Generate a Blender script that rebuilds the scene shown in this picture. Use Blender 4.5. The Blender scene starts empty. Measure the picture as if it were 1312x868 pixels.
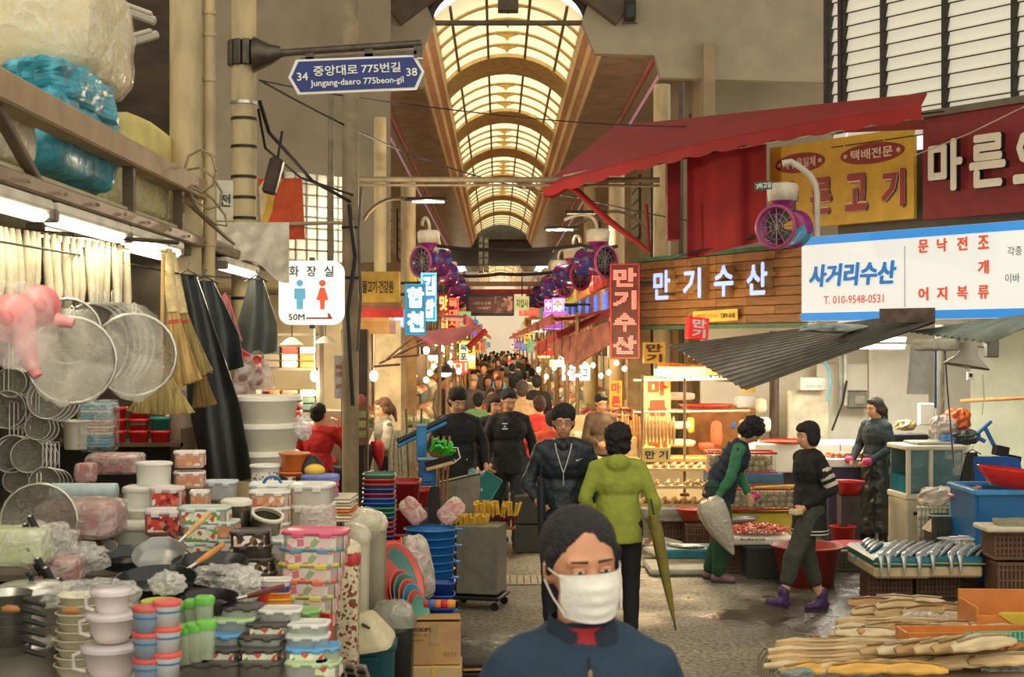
import bpy,bmesh,math,random
from mathutils import Vector,Matrix,Euler,noise
rnd=random.Random(7)
PI=math.pi
C=bpy.context.scene.collection
SC=bpy.context.scene
# ---------------- camera, sky, sun, exposure
F=1800.0;VX=638.0;VY=440.0;H=2.25
cam=bpy.data.cameras.new('camera');camo=bpy.data.objects.new('camera',cam);C.objects.link(camo)
camo.location=(0,0,H);camo.rotation_euler=(PI/2,0,0)
cam.sensor_width=36.0;cam.lens=F/1312*36.0
cam.shift_x=(656-VX)/1312;cam.shift_y=(VY-434)/1312
cam.clip_start=0.1;cam.clip_end=400
cam.dof.use_dof=True;cam.dof.focus_distance=13.0;cam.dof.aperture_fstop=6.3
SC.camera=camo
w=bpy.data.worlds.new('overcast');SC.world=w;w.use_nodes=True
bg=w.node_tree.nodes['Background'];bg.inputs[0].default_value=(1.0,0.93,0.80,1);bg.inputs[1].default_value=1.3
SC.view_settings.view_transform='Standard';SC.view_settings.look='None'
SC.view_settings.exposure=0.27;SC.view_settings.gamma=1.0;SC.view_settings.use_curve_mapping=False
SC.cycles.use_denoising=True;SC.cycles.max_bounces=7;SC.cycles.transparent_max_bounces=14
SC.cycles.sample_clamp_indirect=6.0
def light(name,kind,loc,power,color=(1,.85,.6),size=.3,size_y=None,rot=(0,0,0),label=None):
 l=bpy.data.lights.new(name,kind);l.energy=power;l.color=color
 if kind=='AREA':
  l.size=size
  if size_y:l.shape='RECTANGLE';l.size_y=size_y
 elif kind=='SUN':l.angle=size
 else:l.shadow_soft_size=size
 o=bpy.data.objects.new(name,l);C.objects.link(o);o.location=loc;o.rotation_euler=rot
 return o
light('sun','SUN',(0,0,30),0.55,(1,.95,.84),0.6,rot=(math.radians(-42),math.radians(10),0))
def P(px,py,Y):
 return Vector(((px-VX)*Y/F,Y,H+(VY-py)*Y/F))
def s_of(Y):return F/Y
# ---------------- materials
def srgb(c):
 r=[]
 for x in c[:3]:
  x=x/255.0
  r.append(x/12.92 if x<=.04045 else((x+.055)/1.055)**2.4)
 return(*r,1)
MC={}
def mat(col,rough=.6,metal=0,var=.18,vs=6,bump=0,bs=40,alpha=1,emit=0,coat=0,trans=0,stretch=None,name=None):
 key=(tuple(col),rough,metal,var,vs,bump,bs,alpha,emit,coat,trans,stretch)
 if key in MC:return MC[key]
 m=bpy.data.materials.new(name or 'mat');m.use_nodes=True;nt=m.node_tree;N=nt.nodes;L=nt.links
 b=N['Principled BSDF'];c=srgb(col)
 b.inputs['Base Color'].default_value=c;b.inputs['Roughness'].default_value=rough;b.inputs['Metallic'].default_value=metal
 if coat:b.inputs['Coat Weight'].default_value=coat
 if alpha<1:b.inputs['Alpha'].default_value=alpha
 if emit:b.inputs['Emission Color'].default_value=c;b.inputs['Emission Strength'].default_value=emit
 if var or bump:
  tc=N.new('ShaderNodeTexCoord');mp=N.new('ShaderNodeMapping');L.new(tc.outputs['Object'],mp.inputs[0])
  if stretch:mp.inputs['Scale'].default_value=stretch
 if var:
  nz=N.new('ShaderNodeTexNoise');nz.inputs['Scale'].default_value=vs;nz.inputs['Detail'].default_value=4
  L.new(mp.outputs[0],nz.inputs[0])
  mx=N.new('ShaderNodeMix');mx.data_type='RGBA'
  lo=[x*(1-var)**1.6 for x in c[:3]]+[1];hi=[min(1,x*(1+var*.8))for x in c[:3]]+[1]
  mx.inputs[6].default_value=lo;mx.inputs[7].default_value=hi
  rp=N.new('ShaderNodeMapRange');rp.inputs[1].default_value=.32;rp.inputs[2].default_value=.68
  L.new(nz.outputs[0],rp.inputs[0]);L.new(rp.outputs[0],mx.inputs[0])
  L.new(mx.outputs[2],b.inputs['Base Color'])
  if emit:L.new(mx.outputs[2],b.inputs['Emission Color'])
 if bump:
  n2=N.new('ShaderNodeTexNoise');n2 .inputs['Scale'].default_value=bs;n2 .inputs['Detail'].default_value=3
  L.new(mp.outputs[0],n2 .inputs[0]);bp=N.new('ShaderNodeBump');bp.inputs['Strength'].default_value=bump
  bp.inputs['Distance'].default_value=.02;L.new(n2 .outputs[0],bp.inputs['Height']);L.new(bp.outputs[0],b.inputs['Normal'])
 if trans:
  tr=N.new('ShaderNodeBsdfTranslucent');tr.inputs[0].default_value=c
  ms=N.new('ShaderNodeMixShader');ms.inputs[0].default_value=trans
  L.new(b.outputs[0],ms.inputs[1]);L.new(tr.outputs[0],ms.inputs[2]);L.new(ms.outputs[0],N['Material Output'].inputs[0])
 MC[key]=m;return m
def film(col=(235,235,228),dens=.22,scale=18,name='clear_film',rough=.18):
 key=('film',tuple(col),dens,scale,rough)
 if key in MC:return MC[key]
 m=bpy.data.materials.new(name);m.use_nodes=True;nt=m.node_tree;N=nt.nodes;L=nt.links
 b=N['Principled BSDF'];b.inputs['Base Color'].default_value=srgb(col);b.inputs['Roughness'].default_value=rough
 b.inputs['Specular IOR Level'].default_value=.9
 t=N.new('ShaderNodeBsdfTransparent');ms=N.new('ShaderNodeMixShader')
 tc=N.new('ShaderNodeTexCoord');nz=N.new('ShaderNodeTexNoise');nz.inputs['Scale'].default_value=scale;nz.inputs['Detail'].default_value=5
 nz.inputs['Distortion'].default_value=1.2
 L.new(tc.outputs['Object'],nz.inputs[0]);rp=N.new('ShaderNodeMapRange');rp.inputs[1].default_value=.4;rp.inputs[2].default_value=.7
 rp.inputs[3].default_value=dens;rp.inputs[4].default_value=min(.9,dens+.35)
 L.new(nz.outputs[0],rp.inputs[0]);L.new(rp.outputs[0],ms.inputs[0]);L.new(t.outputs[0],ms.inputs[1]);L.new(b.outputs[0],ms.inputs[2])
 bp=N.new('ShaderNodeBump');bp.inputs['Strength'].default_value=.8;bp.inputs['Distance'].default_value=.03
 L.new(nz.outputs[0],bp.inputs['Height']);L.new(bp.outputs[0],b.inputs['Normal'])
 L.new(ms.outputs[0],N['Material Output'].inputs[0]);MC[key]=m;return m
def patch(cols,scale=14,rough=.5,name='printed',emit=0,alpha=1):
 key=('patch',tuple(cols),scale,rough,emit)
 if key in MC:return MC[key]
 m=bpy.data.materials.new(name);m.use_nodes=True;nt=m.node_tree;N=nt.nodes;L=nt.links
 b=N['Principled BSDF'];b.inputs['Roughness'].default_value=rough
 tc=N.new('ShaderNodeTexCoord');v=N.new('ShaderNodeTexVoronoi');v.inputs['Scale'].default_value=scale*1.8
 L.new(tc.outputs['Object'],v.inputs[0]);cr=N.new('ShaderNodeValToRGB');cr.color_ramp.interpolation='CONSTANT'
 sp=N.new('ShaderNodeSeparateColor');L.new(v.outputs['Color'],sp.inputs[0]);L.new(sp.outputs[0],cr.inputs[0])
 e=cr.color_ramp.elements
 while len(e)<len(cols):e.new(.5)
 for i,c in enumerate(cols):e[i].position=i/len(cols);e[i].color=srgb(c)
 L.new(cr.outputs[0],b.inputs['Base Color'])
 if emit:L.new(cr.outputs[0],b.inputs['Emission Color']);b.inputs['Emission Strength'].default_value=emit
 MC[key]=m;return m
def glow(col,e):return mat(col,.5,var=0,emit=e)
# ---------------- mesh building
class MB:
 def __init__(s):s.v=[];s.f=[];s.m=[];s.s=[]
 def add(s,vs,fs,mi=0,sm=False,M=None):
  o=len(s.v)
  if M is not None:vs=[M@Vector(v)for v in vs]
  s.v+=[tuple(v)for v in vs];s.f+=[tuple(i+o for i in f)for f in fs]
  s.m+=[mi]*len(fs);s.s+=[sm]*len(fs);return s
 def box(s,c,d,rz=0,bev=0,mi=0,M=None,rx=0,ry=0):
  R=Matrix.Translation(c)@Euler((rx,ry,rz)).to_matrix().to_4x4()
  if M is not None:R=M@R
  hx,hy,hz=d[0]/2,d[1]/2,d[2]/2
  if not bev:
   vs=[(x,y,z)for x in(-hx,hx)for y in(-hy,hy)for z in(-hz,hz)]
   return s.add(vs,[(0,1,3,2),(4,6,7,5),(0,4,5,1),(2,3,7,6),(0,2,6,4),(1,5,7,3)],mi,False,R)
  b=min(bev,hx*.9,hy*.9,hz*.9);vs=[];ix={}
  for sx in(-1,1):
   for sy in(-1,1):
    for sz in(-1,1):
     for a in range(3):
      p=[sx*(hx-b),sy*(hy-b),sz*(hz-b)];p[a]=(sx*hx,sy*hy,sz*hz)[a]
      ix[(sx,sy,sz,a)]=len(vs);vs.append(tuple(p))
  g=lambda*k:ix[k];fs=[]
  for q in(-1,1):
   fx=[g(q,-1,-1,0),g(q,1,-1,0),g(q,1,1,0),g(q,-1,1,0)];fs.append(fx if q>0 else fx[::-1])
   fy=[g(-1,q,-1,1),g(-1,q,1,1),g(1,q,1,1),g(1,q,-1,1)];fs.append(fy if q>0 else fy[::-1])
   fz=[g(-1,-1,q,2),g(1,-1,q,2),g(1,1,q,2),g(-1,1,q,2)];fs.append(fz if q>0 else fz[::-1])
  for a in(-1,1):
   for c2 in(-1,1):
    e=[g(-1,a,c2,1),g(1,a,c2,1),g(1,a,c2,2),g(-1,a,c2,2)];fs.append(e if a*c2>0 else e[::-1])
    e=[g(a,-1,c2,2),g(a,1,c2,2),g(a,1,c2,0),g(a,-1,c2,0)];fs.append(e if a*c2>0 else e[::-1])
    e=[g(a,c2,-1,0),g(a,c2,1,0),g(a,c2,1,1),g(a,c2,-1,1)];fs.append(e if a*c2>0 else e[::-1])
    for d2 in(-1,1):
     e=[g(a,c2,d2,0),g(a,c2,d2,1),g(a,c2,d2,2)];fs.append(e if a*c2*d2>0 else e[::-1])
  return s.add(vs,fs,mi,False,R)
 def tube(s,pts,r,n=8,mi=0,sm=True,cap=True,M=None,flat=1.0):
  pts=[Vector(p)for p in pts];k=len(pts);rs=r if isinstance(r,(list,tuple))else[r]*k
  vs=[];up=None
  for i,p in enumerate(pts):
   t=(pts[min(i+1,k-1)]-pts[max(i-1,0)])
   if t.length<1e-9:t=Vector((0,0,1))
   t.normalize()
   if up is None:up=t.orthogonal().normalized()
   up=(up-t*up.dot(t))
   if up.length<1e-6:up=t.orthogonal()
   up.normalize();sd=t.cross(up)
   for j in range(n):
    a=2*PI*j/n;vs.append(p+up*math.cos(a)*rs[i]+sd*math.sin(a)*rs[i]*flat)
  fs=[(i*n+j,i*n+(j+1)%n,(i+1)*n+(j+1)%n,(i+1)*n+j)for i in range(k-1)for j in range(n)]
  s.add(vs,fs,mi,sm,M)
  if cap:
   s.add(vs[:n],[tuple(range(n))[::-1]],mi,False,M);s.add(vs[-n:],[tuple(range(n))],mi,False,M)
  return s
 def cyl(s,a,b,r,r2=None,n=12,mi=0,M=None,cap=True):return s.tube([a,b],[r,r if r2 is None else r2],n,mi,True,cap,M)
 def lathe(s,prof,c=(0,0,0),n=20,mi=0,sm=True,M=None,sx=1,sy=1,sq=0):
  vs=[]
  for(r,z)in prof:
   for j in range(n):
    a=2*PI*j/n;ca,sa=math.cos(a),math.sin(a)
    q=1.0
    if sq:e=2+sq*8;q=(abs(ca)**e+abs(sa)**e)**(-1/e)
    vs.append((c[0]+r*ca*q*sx,c[1]+r*sa*q*sy,c[2]+z))
  k=len(prof)
  fs=[(i*n+j,i*n+(j+1)%n,(i+1)*n+(j+1)%n,(i+1)*n+j)for i in range(k-1)for j in range(n)]
  return s.add(vs,fs,mi,sm,M)
 def ell(s,c,r,n=12,k=8,mi=0,M=None):
  vs=[(0,0,-1)]+[(math.sin(PI*i/k)*math.cos(2*PI*j/n),math.sin(PI*i/k)*math.sin(2*PI*j/n),-math.cos(PI*i/k))for i in range(1,k)for j in range(n)]+[(0,0,1)]
  fs=[(0,1+(j+1)%n,1+j)for j in range(n)]
  fs+=[(1+(i)*n+j,1+i*n+(j+1)%n,1+(i+1)*n+(j+1)%n,1+(i+1)*n+j)for i in range(k-2)for j in range(n)]
  t=len(vs)-1;fs+=[(t,1+(k-2)*n+j,1+(k-2)*n+(j+1)%n)for j in range(n)]
  R=Matrix.Translation(c)@Matrix.Diagonal((*[x for x in(r if hasattr(r,'__len__')else(r,r,r))],1))
  return s.add(vs,fs,mi,True,(M@R)if M is not None else R)
 def grid(s,fn,nu,nv,mi=0,sm=True,th=0):
  vs=[Vector(fn(i/nu,j/nv))for i in range(nu+1)for j in range(nv+1)];w_=nv+1
  fs=[(i*w_+j,(i+1)*w_+j,(i+1)*w_+j+1,i*w_+j+1)for i in range(nu)for j in range(nv)]
  s.add(vs,fs,mi,sm)
  if th:
   d=Vector(th)if hasattr(th,'__len__')else None
   if d is None:
    nn=(vs[w_]-vs[0]).cross(vs[1]-vs[0])
    if nn.length==0:nn=Vector((0,0,1))
    d=nn.normalized()*th
   v2=[v+d for v in vs];s.add(v2,[f[::-1]for f in fs],mi,sm)
   rim=[i*w_ for i in range(nu+1)]+[nu*w_+j for j in range(1,nv+1)]+[i*w_+nv for i in range(nu-1,-1,-1)]+[j for j in range(nv-1,0,-1)]
   k=len(rim);vv=[vs[r]for r in rim]+[v2[r]for r in rim]
   s.add(vv,[(i,i+k,(i+1)%k+k,(i+1)%k)for i in range(k)],mi,False)
  return s
 def prism(s,pts,d,mi=0,M=None):
  n=len(pts);vs=[(x,-d/2,z)for x,z in pts]+[(x,d/2,z)for x,z in pts]
  return s.add(vs,[tuple(range(n)),tuple(range(n,2*n))[::-1]]+[(i,i+n,(i+1)%n+n,(i+1)%n)for i in range(n)],mi,False,M)
 def mesh(s,name):
  me=bpy.data.meshes.new(name);me.from_pydata(s.v,[],s.f)
  me.polygons.foreach_set('material_index',s.m);me.polygons.foreach_set('use_smooth',s.s)
  me.update();return me
def obj(name,mb,mats,parent=None,loc=None,rz=0,kind=None):
 me=mb.mesh(name)if isinstance(mb,MB)else mb
 if isinstance(mb,MB):
  for m in(mats if isinstance(mats,(list,tuple))else[mats]):me.materials.append(m)
 o=bpy.data.objects.new(name,me);C.objects.link(o)
 if parent is not None:o.parent=parent
 if loc is not None:o.location=loc
 if rz:o.rotation_euler=(0,0,rz)
 if kind:o['kind']=kind
 return o
def tag(o,label,cat,group=None,kind=None):
 o['label']=label;o['category']=cat
 if group:o['group']=group
 if kind:o['kind']=kind
 return o
def thing(name,label,cat,loc=(0,0,0),rz=0,group=None,rot=None,sc=1):
 o=bpy.data.objects.new(name,None);C.objects.link(o);o.location=loc;o.rotation_euler=rot if rot else(0,0,rz)
 o.empty_display_size=.1
 if sc!=1:o.scale=(sc,sc,sc)if not hasattr(sc,'__len__')else sc
 return tag(o,label,cat,group)
def solo(name,mb,m,label,cat,loc=None,rz=0,group=None,kind=None,rot=None):
 o=obj(name,mb,m,None,loc,rz);tag(o,label,cat,group,kind)
 if rot:o.rotation_euler=rot
 return o
def struct(name,mb,m,parent=None,loc=None,rz=0):return obj(name,mb,m,parent,loc,rz,'structure' if parent is None else None)
KIDS={}
def clone(root,loc,rz=None,label=None,group=None,rot=None,sc=None):
 def rec(o,par):
  c=o.copy();C.objects.link(c);c.parent=par
  for ch in o.children:rec(ch,c)
  return c
 r=rec(root,None);r.location=loc
 if rz is not None:r.rotation_euler=(0,0,rz)
 if rot is not None:r.rotation_euler=rot
 if sc is not None:r.scale=(sc,sc,sc)if not hasattr(sc,'__len__')else sc
 if label:r['label']=label
 if group:r['group']=group
 return r
def recolor(root,names,m):
 for ch in[root]+list(root.children_recursive):
  if ch.type=='MESH' and ch.name.split('.')[0]in names:
   ch.data=ch.data.copy();ch.data.materials.clear();ch.data.materials.append(m)
ORD=['first','second','third','fourth','fifth','sixth','seventh','eighth','ninth','tenth','eleventh','twelfth','thirteenth','fourteenth','fifteenth','sixteenth','seventeenth','eighteenth','nineteenth','twentieth','twenty-first','twenty-second','twenty-third','twenty-fourth','twenty-fifth','twenty-sixth','twenty-seventh','twenty-eighth','twenty-ninth','thirtieth']
def upn(i,n):return 'lowest' if i==0 else('topmost' if i==n-1 else ORD[i]+' from the bottom')
def lrn(i,n):return 'leftmost' if i==0 else('rightmost' if i==n-1 else ORD[i]+' from the left')
# ---------------- lettering
TC={}
def text_geo(s,bold=.0):
 k=(s,bold)
 if k in TC:return TC[k]
 NB_=1
 cu=bpy.data.curves.new('t','FONT');cu.body=s;cu.size=1;cu.resolution_u=2
 o=bpy.data.objects.new('t',cu);C.objects.link(o);dg=bpy.context.evaluated_depsgraph_get();dg.update()
 me=bpy.data.meshes.new_from_object(o.evaluated_get(dg))
 vs=[v.co.copy()for v in me.vertices];fs=[tuple(p.vertices)for p in me.polygons]
 if bold and vs:
  v0,f0=vs,fs;vs=list(v0);fs=list(f0);m_=4 if len(s)>6 else 8;NB_=len(v0)
  for i in range(m_):a=2*PI*i/m_;n=len(vs);vs+=[v+Vector((math.cos(a),math.sin(a),0))*bold*.9 for v in v0];fs+=[tuple(j+n for j in f)for f in f0]
 bpy.data.objects.remove(o);bpy.data.meshes.remove(me)
 if not vs:vs=[Vector((0,0,0))]
 x0=min(v.x for v in vs);x1=max(v.x for v in vs);y0=min(v.y for v in vs);y1=max(v.y for v in vs)
 w_=max(x1-x0,1e-6);h_=max(y1-y0,1e-6)
 TC[k]=([((v.x-x0)/w_-.5,(v.y-y0)/h_-.5)for v in vs],fs,NB_ if bold and NB_>1 else len(vs));return TC[k]
def letters(name,s,cx,cz,w_,h_,m,parent,d=.008,y=0,bold=.02,shear=0,side=None):
 vs,fs,nb=text_geo(s,bold);mb=MB();n=len(vs)
 A=[(cx+a*w_+shear*b*h_,y-d-.0004*(i//nb),cz+b*h_)for i,(a,b)in enumerate(vs)];mb.add(A,fs,0)
 if d>.004:
  ed={}
  for f in fs:
   for i in range(len(f)):
    a,b=f[i],f[(i+1)%len(f)];ed[(a,b)]=1
  B=[(x,y,z)for x,_,z in A]
  mb.add(A+B,[(a,b,b+n,a+n)for(a,b)in ed if(b,a)not in ed],1 if side else 0)
 return obj(name,mb,[m,side]if side else m,parent)
def column(name,s,cx,zt,zb,w_,m,parent,y=0,d=.006,bold=.03,fill=.86):
 n=len(s);st=(zt-zb)/n
 for i,ch in enumerate(s):
  letters(name,ch,cx,zt-st*(i+.5),w_,st*fill,m,parent,d,y,bold)
  # ---------------- people
PEND=[]
def capsule(mb,a,b,ra,rb,n=12,flat=(1,1,1)):
 a=Vector(a);b=Vector(b);t=b-a;L=t.length
 if L<1e-6:mb.ell(a,ra,n);return
 t.normalize();pts=[];rs=[]
 for i in range(5):
  q=PI/2*(1-i/4);pts.append(a-t*math.sin(q)*ra);rs.append(max(1e-4,math.cos(q)*ra))
 for i in range(5):
  q=PI/2*i/4;pts.append(b+t*math.sin(q)*rb);rs.append(max(1e-4,math.cos(q)*rb))
 mb.tube(pts,rs,n)
def frustum(mb,a,b,rx0,ry0,rx1,ry1,Mx,n=20,shr=6):
 a=Vector(a);b=Vector(b);vs=[]
 for k in range(shr+1):
  f=k/shr;c=a.lerp(b,f);rx=rx0+(rx1-rx0)*f;ry=ry0+(ry1-ry0)*f
  for j in range(n):
   q=2*PI*j/n;vs.append(c+Mx@Vector((math.cos(q)*rx,math.sin(q)*ry,0)))
 fs=[(k*n+j,k*n+(j+1)%n,(k+1)*n+(j+1)%n,(k+1)*n+j)for k in range(shr)for j in range(n)]
 fs+=[tuple(range(n))[::-1],tuple(range(shr*n,shr*n+n))]
 mb.add(vs,fs,0,True)
def remesh(name,mb,m,parent,vox,smooth=4,disp=0,dscale=.12,dim=None):
 o=obj(name,mb,m,parent)
 r=o.modifiers.new('r','REMESH');r.mode='VOXEL';r.voxel_size=vox;r.use_smooth_shade=True
 if smooth:s=o.modifiers.new('s','SMOOTH');s.factor=.5;s.iterations=smooth
 if disp:
  k=('tex',dscale)
  if k not in MC:t=bpy.data.textures.new('folds','CLOUDS');t.noise_scale=dscale;t.noise_depth=2;MC[k]=t
  d=o.modifiers.new('d','DISPLACE');d.texture=MC[k];d.strength=disp;d.mid_level=.5
 PEND.append(o);return o
def flush():
 bpy.context.view_layer.update();dg=bpy.context.evaluated_depsgraph_get()
 for o in PEND:
  me=bpy.data.meshes.new_from_object(o.evaluated_get(dg));me.name=o.name
  o.modifiers.clear();o.data=me
  me.polygons.foreach_set('use_smooth',[True]*len(me.polygons))
 PEND.clear()
SKIN=lambda:mat((214,160,122),.5,var=.08,vs=12)
J0=dict(pel=(0,.01,.95),wst=(0,.01,1.09),chs=(0,0,1.27),nck=(0,.015,1.45),hed=(0,-.012,1.585),shL=(.168,.01,1.375),elL=(.215,.03,1.12),wrL=(.225,-.05,.88),shR=(-.168,.01,1.375),elR=(-.215,.03,1.12),wrR=(-.225,-.05,.88),hpL=(.09,0,.93),knL=(.10,-.02,.50),anL=(.10,.02,.09),hpR=(-.09,0,.93),knR=(-.10,-.02,.50),anR=(-.10,.02,.09))
UP=['wst','chs','nck','hed','shL','elL','wrL','shR','elR','wrR']
def person(label,loc,yaw=0,ht=1.7,pose=None,lean=0,lx=0,head=(0,0,0),top=(30,30,32),legs=(40,42,48),shoe=(35,30,30),hair='short',hairc=(28,24,22),lod=1,hem=.90,fat=1.0,extra=None,sleeve=None,skinc=None,hood=False,toprough=.8,group=None,glasses=False,folds=.034,open_neck=None,toe=None,under=None,legw=1.0,apron=None,name='person',hemw=1.0,cuff=None,hands=None,face=True):
 root=thing(name,label,'person',loc,math.radians(yaw),group);root.scale=(ht/1.7,)*3
 J={k:Vector(v)for k,v in J0 .items()};pose=pose or{}
 for k,v in pose.items():
  if k in J:J[k]=Vector(v)
 RL=Euler((math.radians(lean),math.radians(lx),0)).to_matrix()
 for k in UP:
  if lean or lx:
   if not(k in pose and k[:2]in('el','wr')and pose.get('abs')):J[k]=J['pel']+RL@(J[k]-J['pel'])
 I3=Matrix.Identity(3);vox={0:.024,1:.0122,2:.0085}[lod];dt={0:8,1:12,2:14}[lod]
 sk=mat(skinc,.5,var=.08,vs=12)if skinc else SKIN()
 HM=Matrix.Translation(J['hed'])@(RL@Euler([math.radians(a)for a in head]).to_matrix()).to_4x4()
 TM=lambda c:Matrix.Translation(c)@RL.to_4x4()
 b=MB()
 b.ell((0,0,0),(.15*fat,.105*fat,.12),dt,8,M=Matrix.Translation(J['pel']))
 b.ell((0,0,0),(.13*fat,.095*fat,.14),dt,8,M=TM(J['wst']));b.ell((0,0,0),(.155*fat,.10*fat,.16),dt,8,M=TM(J['chs']))
 NB=J['nck']-RL@Vector((0,0,.05))
 for S in 'LR':capsule(b,NB-RL@Vector((0,0,.04)),J['sh'+S]-RL@Vector((0,0,.01)),.046,.044,dt)
 capsule(b,J['nck']-RL@Vector((0,0,.05)),HM@Vector((0,.02,-.03)),.055,.049,dt)
 b.ell((0,.012,.022),(.077,.094,.102),dt+4,10,M=HM);b.ell((0,-.026,-.042),(.060,.066,.072),dt+2,8,M=HM)
 b.ell((0,-.055,-.088),(.030,.028,.022),8,6,M=HM)
 if lod:
  capsule(b,HM@Vector((0,-.082,.008)),HM@Vector((0,-.103,-.028)),.008,.014,8)
  for q in(-1,1):
   b.ell((q*.079,.014,-.006),(.010,.02,.032),8,6,M=HM);b.ell((q*.036,-.066,-.028),(.022,.020,.022),8,6,M=HM)
   capsule(b,HM@Vector((q*.014,-.083,.027)),HM@Vector((q*.05,-.072,.026)),.009,.009,8)
 for S,q in(('L',1),('R',-1)):
  sh,el,wr=J['sh'+S],J['el'+S],J['wr'+S]
  capsule(b,sh,el,.05,.04,dt);capsule(b,el,wr,.04,.027,dt)
  hp,kn,an=J['hp'+S],J['kn'+S],J['an'+S]
  capsule(b,hp,kn,.082,.055,dt);capsule(b,kn,an,.055,.037,dt)
  d=(wr-el).normalized()
  hd=Vector(hands[S]).normalized()if hands and S in hands else d
  pn=Vector((-q,0,0));pn=(pn-hd*pn.dot(hd)).normalized()if abs(pn.dot(hd))<.95 else Vector((0,0,-1))
  sd=hd.cross(pn).normalized()
  if sd.y>0:sd=-sd
  if lod==0:capsule(b,wr,wr+hd*.12,.028,.03,8)
  else:
   capsule(b,wr,wr+hd*.075,.026,.024,10);pc=wr+hd*.05
   capsule(b,pc+sd*.018,pc-sd*.022+hd*.02,.022,.02,8)
   for i in range(4):
    k=wr+hd*(.085-.004*abs(i-1.3))+sd*(.031-.021*i);fl=(.078,.088,.082,.064)[i]
    m1=k+(hd*.88+pn*.45)*fl*.5;m2=m1+(hd*.45+pn*.9)*fl*.5
    capsule(b,k-hd*.02,m1,.0095,.009,8);capsule(b,m1,m2,.009,.0075,8)
   t0=wr+hd*.025+sd*.024;t1=t0+(sd*.7+hd*.7+pn*.3).normalized()*.045;t2=t1+(hd*.9+pn*.5+sd*.1).normalized()*.03
   capsule(b,t0,t1,.013,.011,8);capsule(b,t1,t2,.011,.009,8)
  ft=(toe or{}).get(S,(q*.04,-1,0));ft=Vector(ft).normalized()
  capsule(b,an+Vector((0,0,-.045))-ft*.03,an+ft*.13+Vector((0,0,-.06)),.03,.024,8)
 remesh('body',b,sk,root,vox,3)
 if lod and face:
  dk=mat((32,22,18),.4,var=0);lip=mat((176,104,90),.5,var=.05)
  for q in(-1,1):
   e=MB();e.ell((q*.030,-.0795,.006),(.0135,.0075,.0048),10,6,M=HM);eo=obj('eye',e,mat((225,215,205),.3,var=0),root)
   e=MB();e.ell((q*.030,-.0845,.006),(.0058,.0035,.0046),10,6,M=HM);obj('iris',e,dk,eo)
   e=MB();e.ell((q*.030,-.0795,.0115),(.0165,.0095,.0055),10,6,M=HM);e.ell((q*.030,-.0785,-.004),(.0165,.0085,.0045),10,6,M=HM);obj('eyelid',e,sk,eo)
   e=MB();capsule(e,HM@Vector((q*.014,-.090,.0285)),HM@Vector((q*.047,-.080,.029)),.0032,.0022,6);obj('eyebrow',e,mat(hairc,.8,var=0),root)
  e=MB();capsule(e,HM@Vector((-.020,-.087,-.062)),HM@Vector((.020,-.087,-.062)),.0045,.0045,6);capsule(e,HM@Vector((-.01,-.091,-.062)),HM@Vector((.01,-.091,-.062)),.006,.006,6);obj('mouth',e,lip,root)
 if glasses:
  e=MB()
  for q in(-1,1):
   e.tube([HM@Vector((q*.032+.021*math.cos(t),-.098,.004+.016*math.sin(t)))for t in[i*PI/6 for i in range(13)]],.0016,5)
   e.tube([HM@Vector((q*.053,-.097,.008)),HM@Vector((q*.083,.0,.008))],.0018,5)
  e.tube([HM@Vector((-.011,-.1,.006)),HM@Vector((.011,-.1,.006))],.0016,5);obj('glasses',e,mat((50,45,42),.3,.6,var=0),root)
 if hair:
  h=MB();hd_=.012
  if hair=='cap':
   h.ell((0,.008,.055),(.088,.104,.075),14,8,M=HM);h.ell((0,-.09,.052),(.06,.05,.008),12,6,M=HM)
  elif hair=='bucket':
   h.ell((0,.008,.06),(.09,.10,.07),14,8,M=HM);h.lathe([(.001,.055),(.088,.055),(.145,.005),(.135,.005),(.08,.045),(.001,.045)],n=18,M=HM)
  else:
   h.ell((0,.026,.040),(.088,.098,.094),16,10,M=HM);h.ell((0,.052,-.002),(.080,.068,.088),14,8,M=HM)
   h.ell((0,-.035,.088),(.062,.045,.034),12,8,M=HM)
   if hair in('bob','long','pony','curly'):
    for q in(-1,1):h.ell((q*.068,.012,-.022),(.026,.05,.075 if hair!='pony' else.045),10,8,M=HM)
    h.ell((0,.05,-.045),(.078,.055,.07),12,8,M=HM)
   if hair=='bob':h.ell((0,-.045,.07),(.07,.05,.042),12,8,M=HM)
   if hair=='curly':
    h.ell((0,.03,.045),(.108,.112,.105),14,8,M=HM);h.ell((0,.055,-.03),(.1,.075,.085),14,8,M=HM);hd_=.05
   if hair=='pony':capsule(h,HM@Vector((0,.09,.04)),HM@Vector((0,.125,-.05)),.035,.04,8);capsule(h,HM@Vector((0,.125,-.05)),HM@Vector((0,.12,-.2)),.04,.018,8)
   if hair=='long':capsule(h,HM@Vector((0,.06,-.03)),HM@Vector((0,.085,-.26)),.075,.05,10)
   if hair=='bun':h.ell((0,.11,.05),(.042,.042,.042),10,8,M=HM)
   if hair=='full':h.ell((0,.02,.055),(.096,.104,.088),16,10,M=HM);h.ell((0,.05,-.015),(.090,.068,.085),14,8,M=HM)
  remesh('hair' if hair not in('cap','bucket')else 'hat',h,mat(hairc,.72,var=.35,vs=60,bump=.5,bs=180,stretch=(1,1,.25)),root,max(.006,vox*.8),2 if lod else 1,hd_*(1 if lod else.6),.045 if hair!='curly' else.03)
 lg=MB();frustum(lg,J['pel']+Vector((0,0,-.07)),J['wst'].lerp(J['pel'],.25),.155*fat,.12*fat,.15*fat,.11*fat,I3)
 for S in 'LR':
  hp,kn,an=J['hp'+S],J['kn'+S],J['an'+S]
  capsule(lg,hp,kn,.098*fat,.073*legw,dt);e=an if cuff is None else kn.lerp(an,cuff);t=(an-kn).normalized()
  capsule(lg,kn,e-t*.03,.073*legw,.058*legw,dt)
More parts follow.
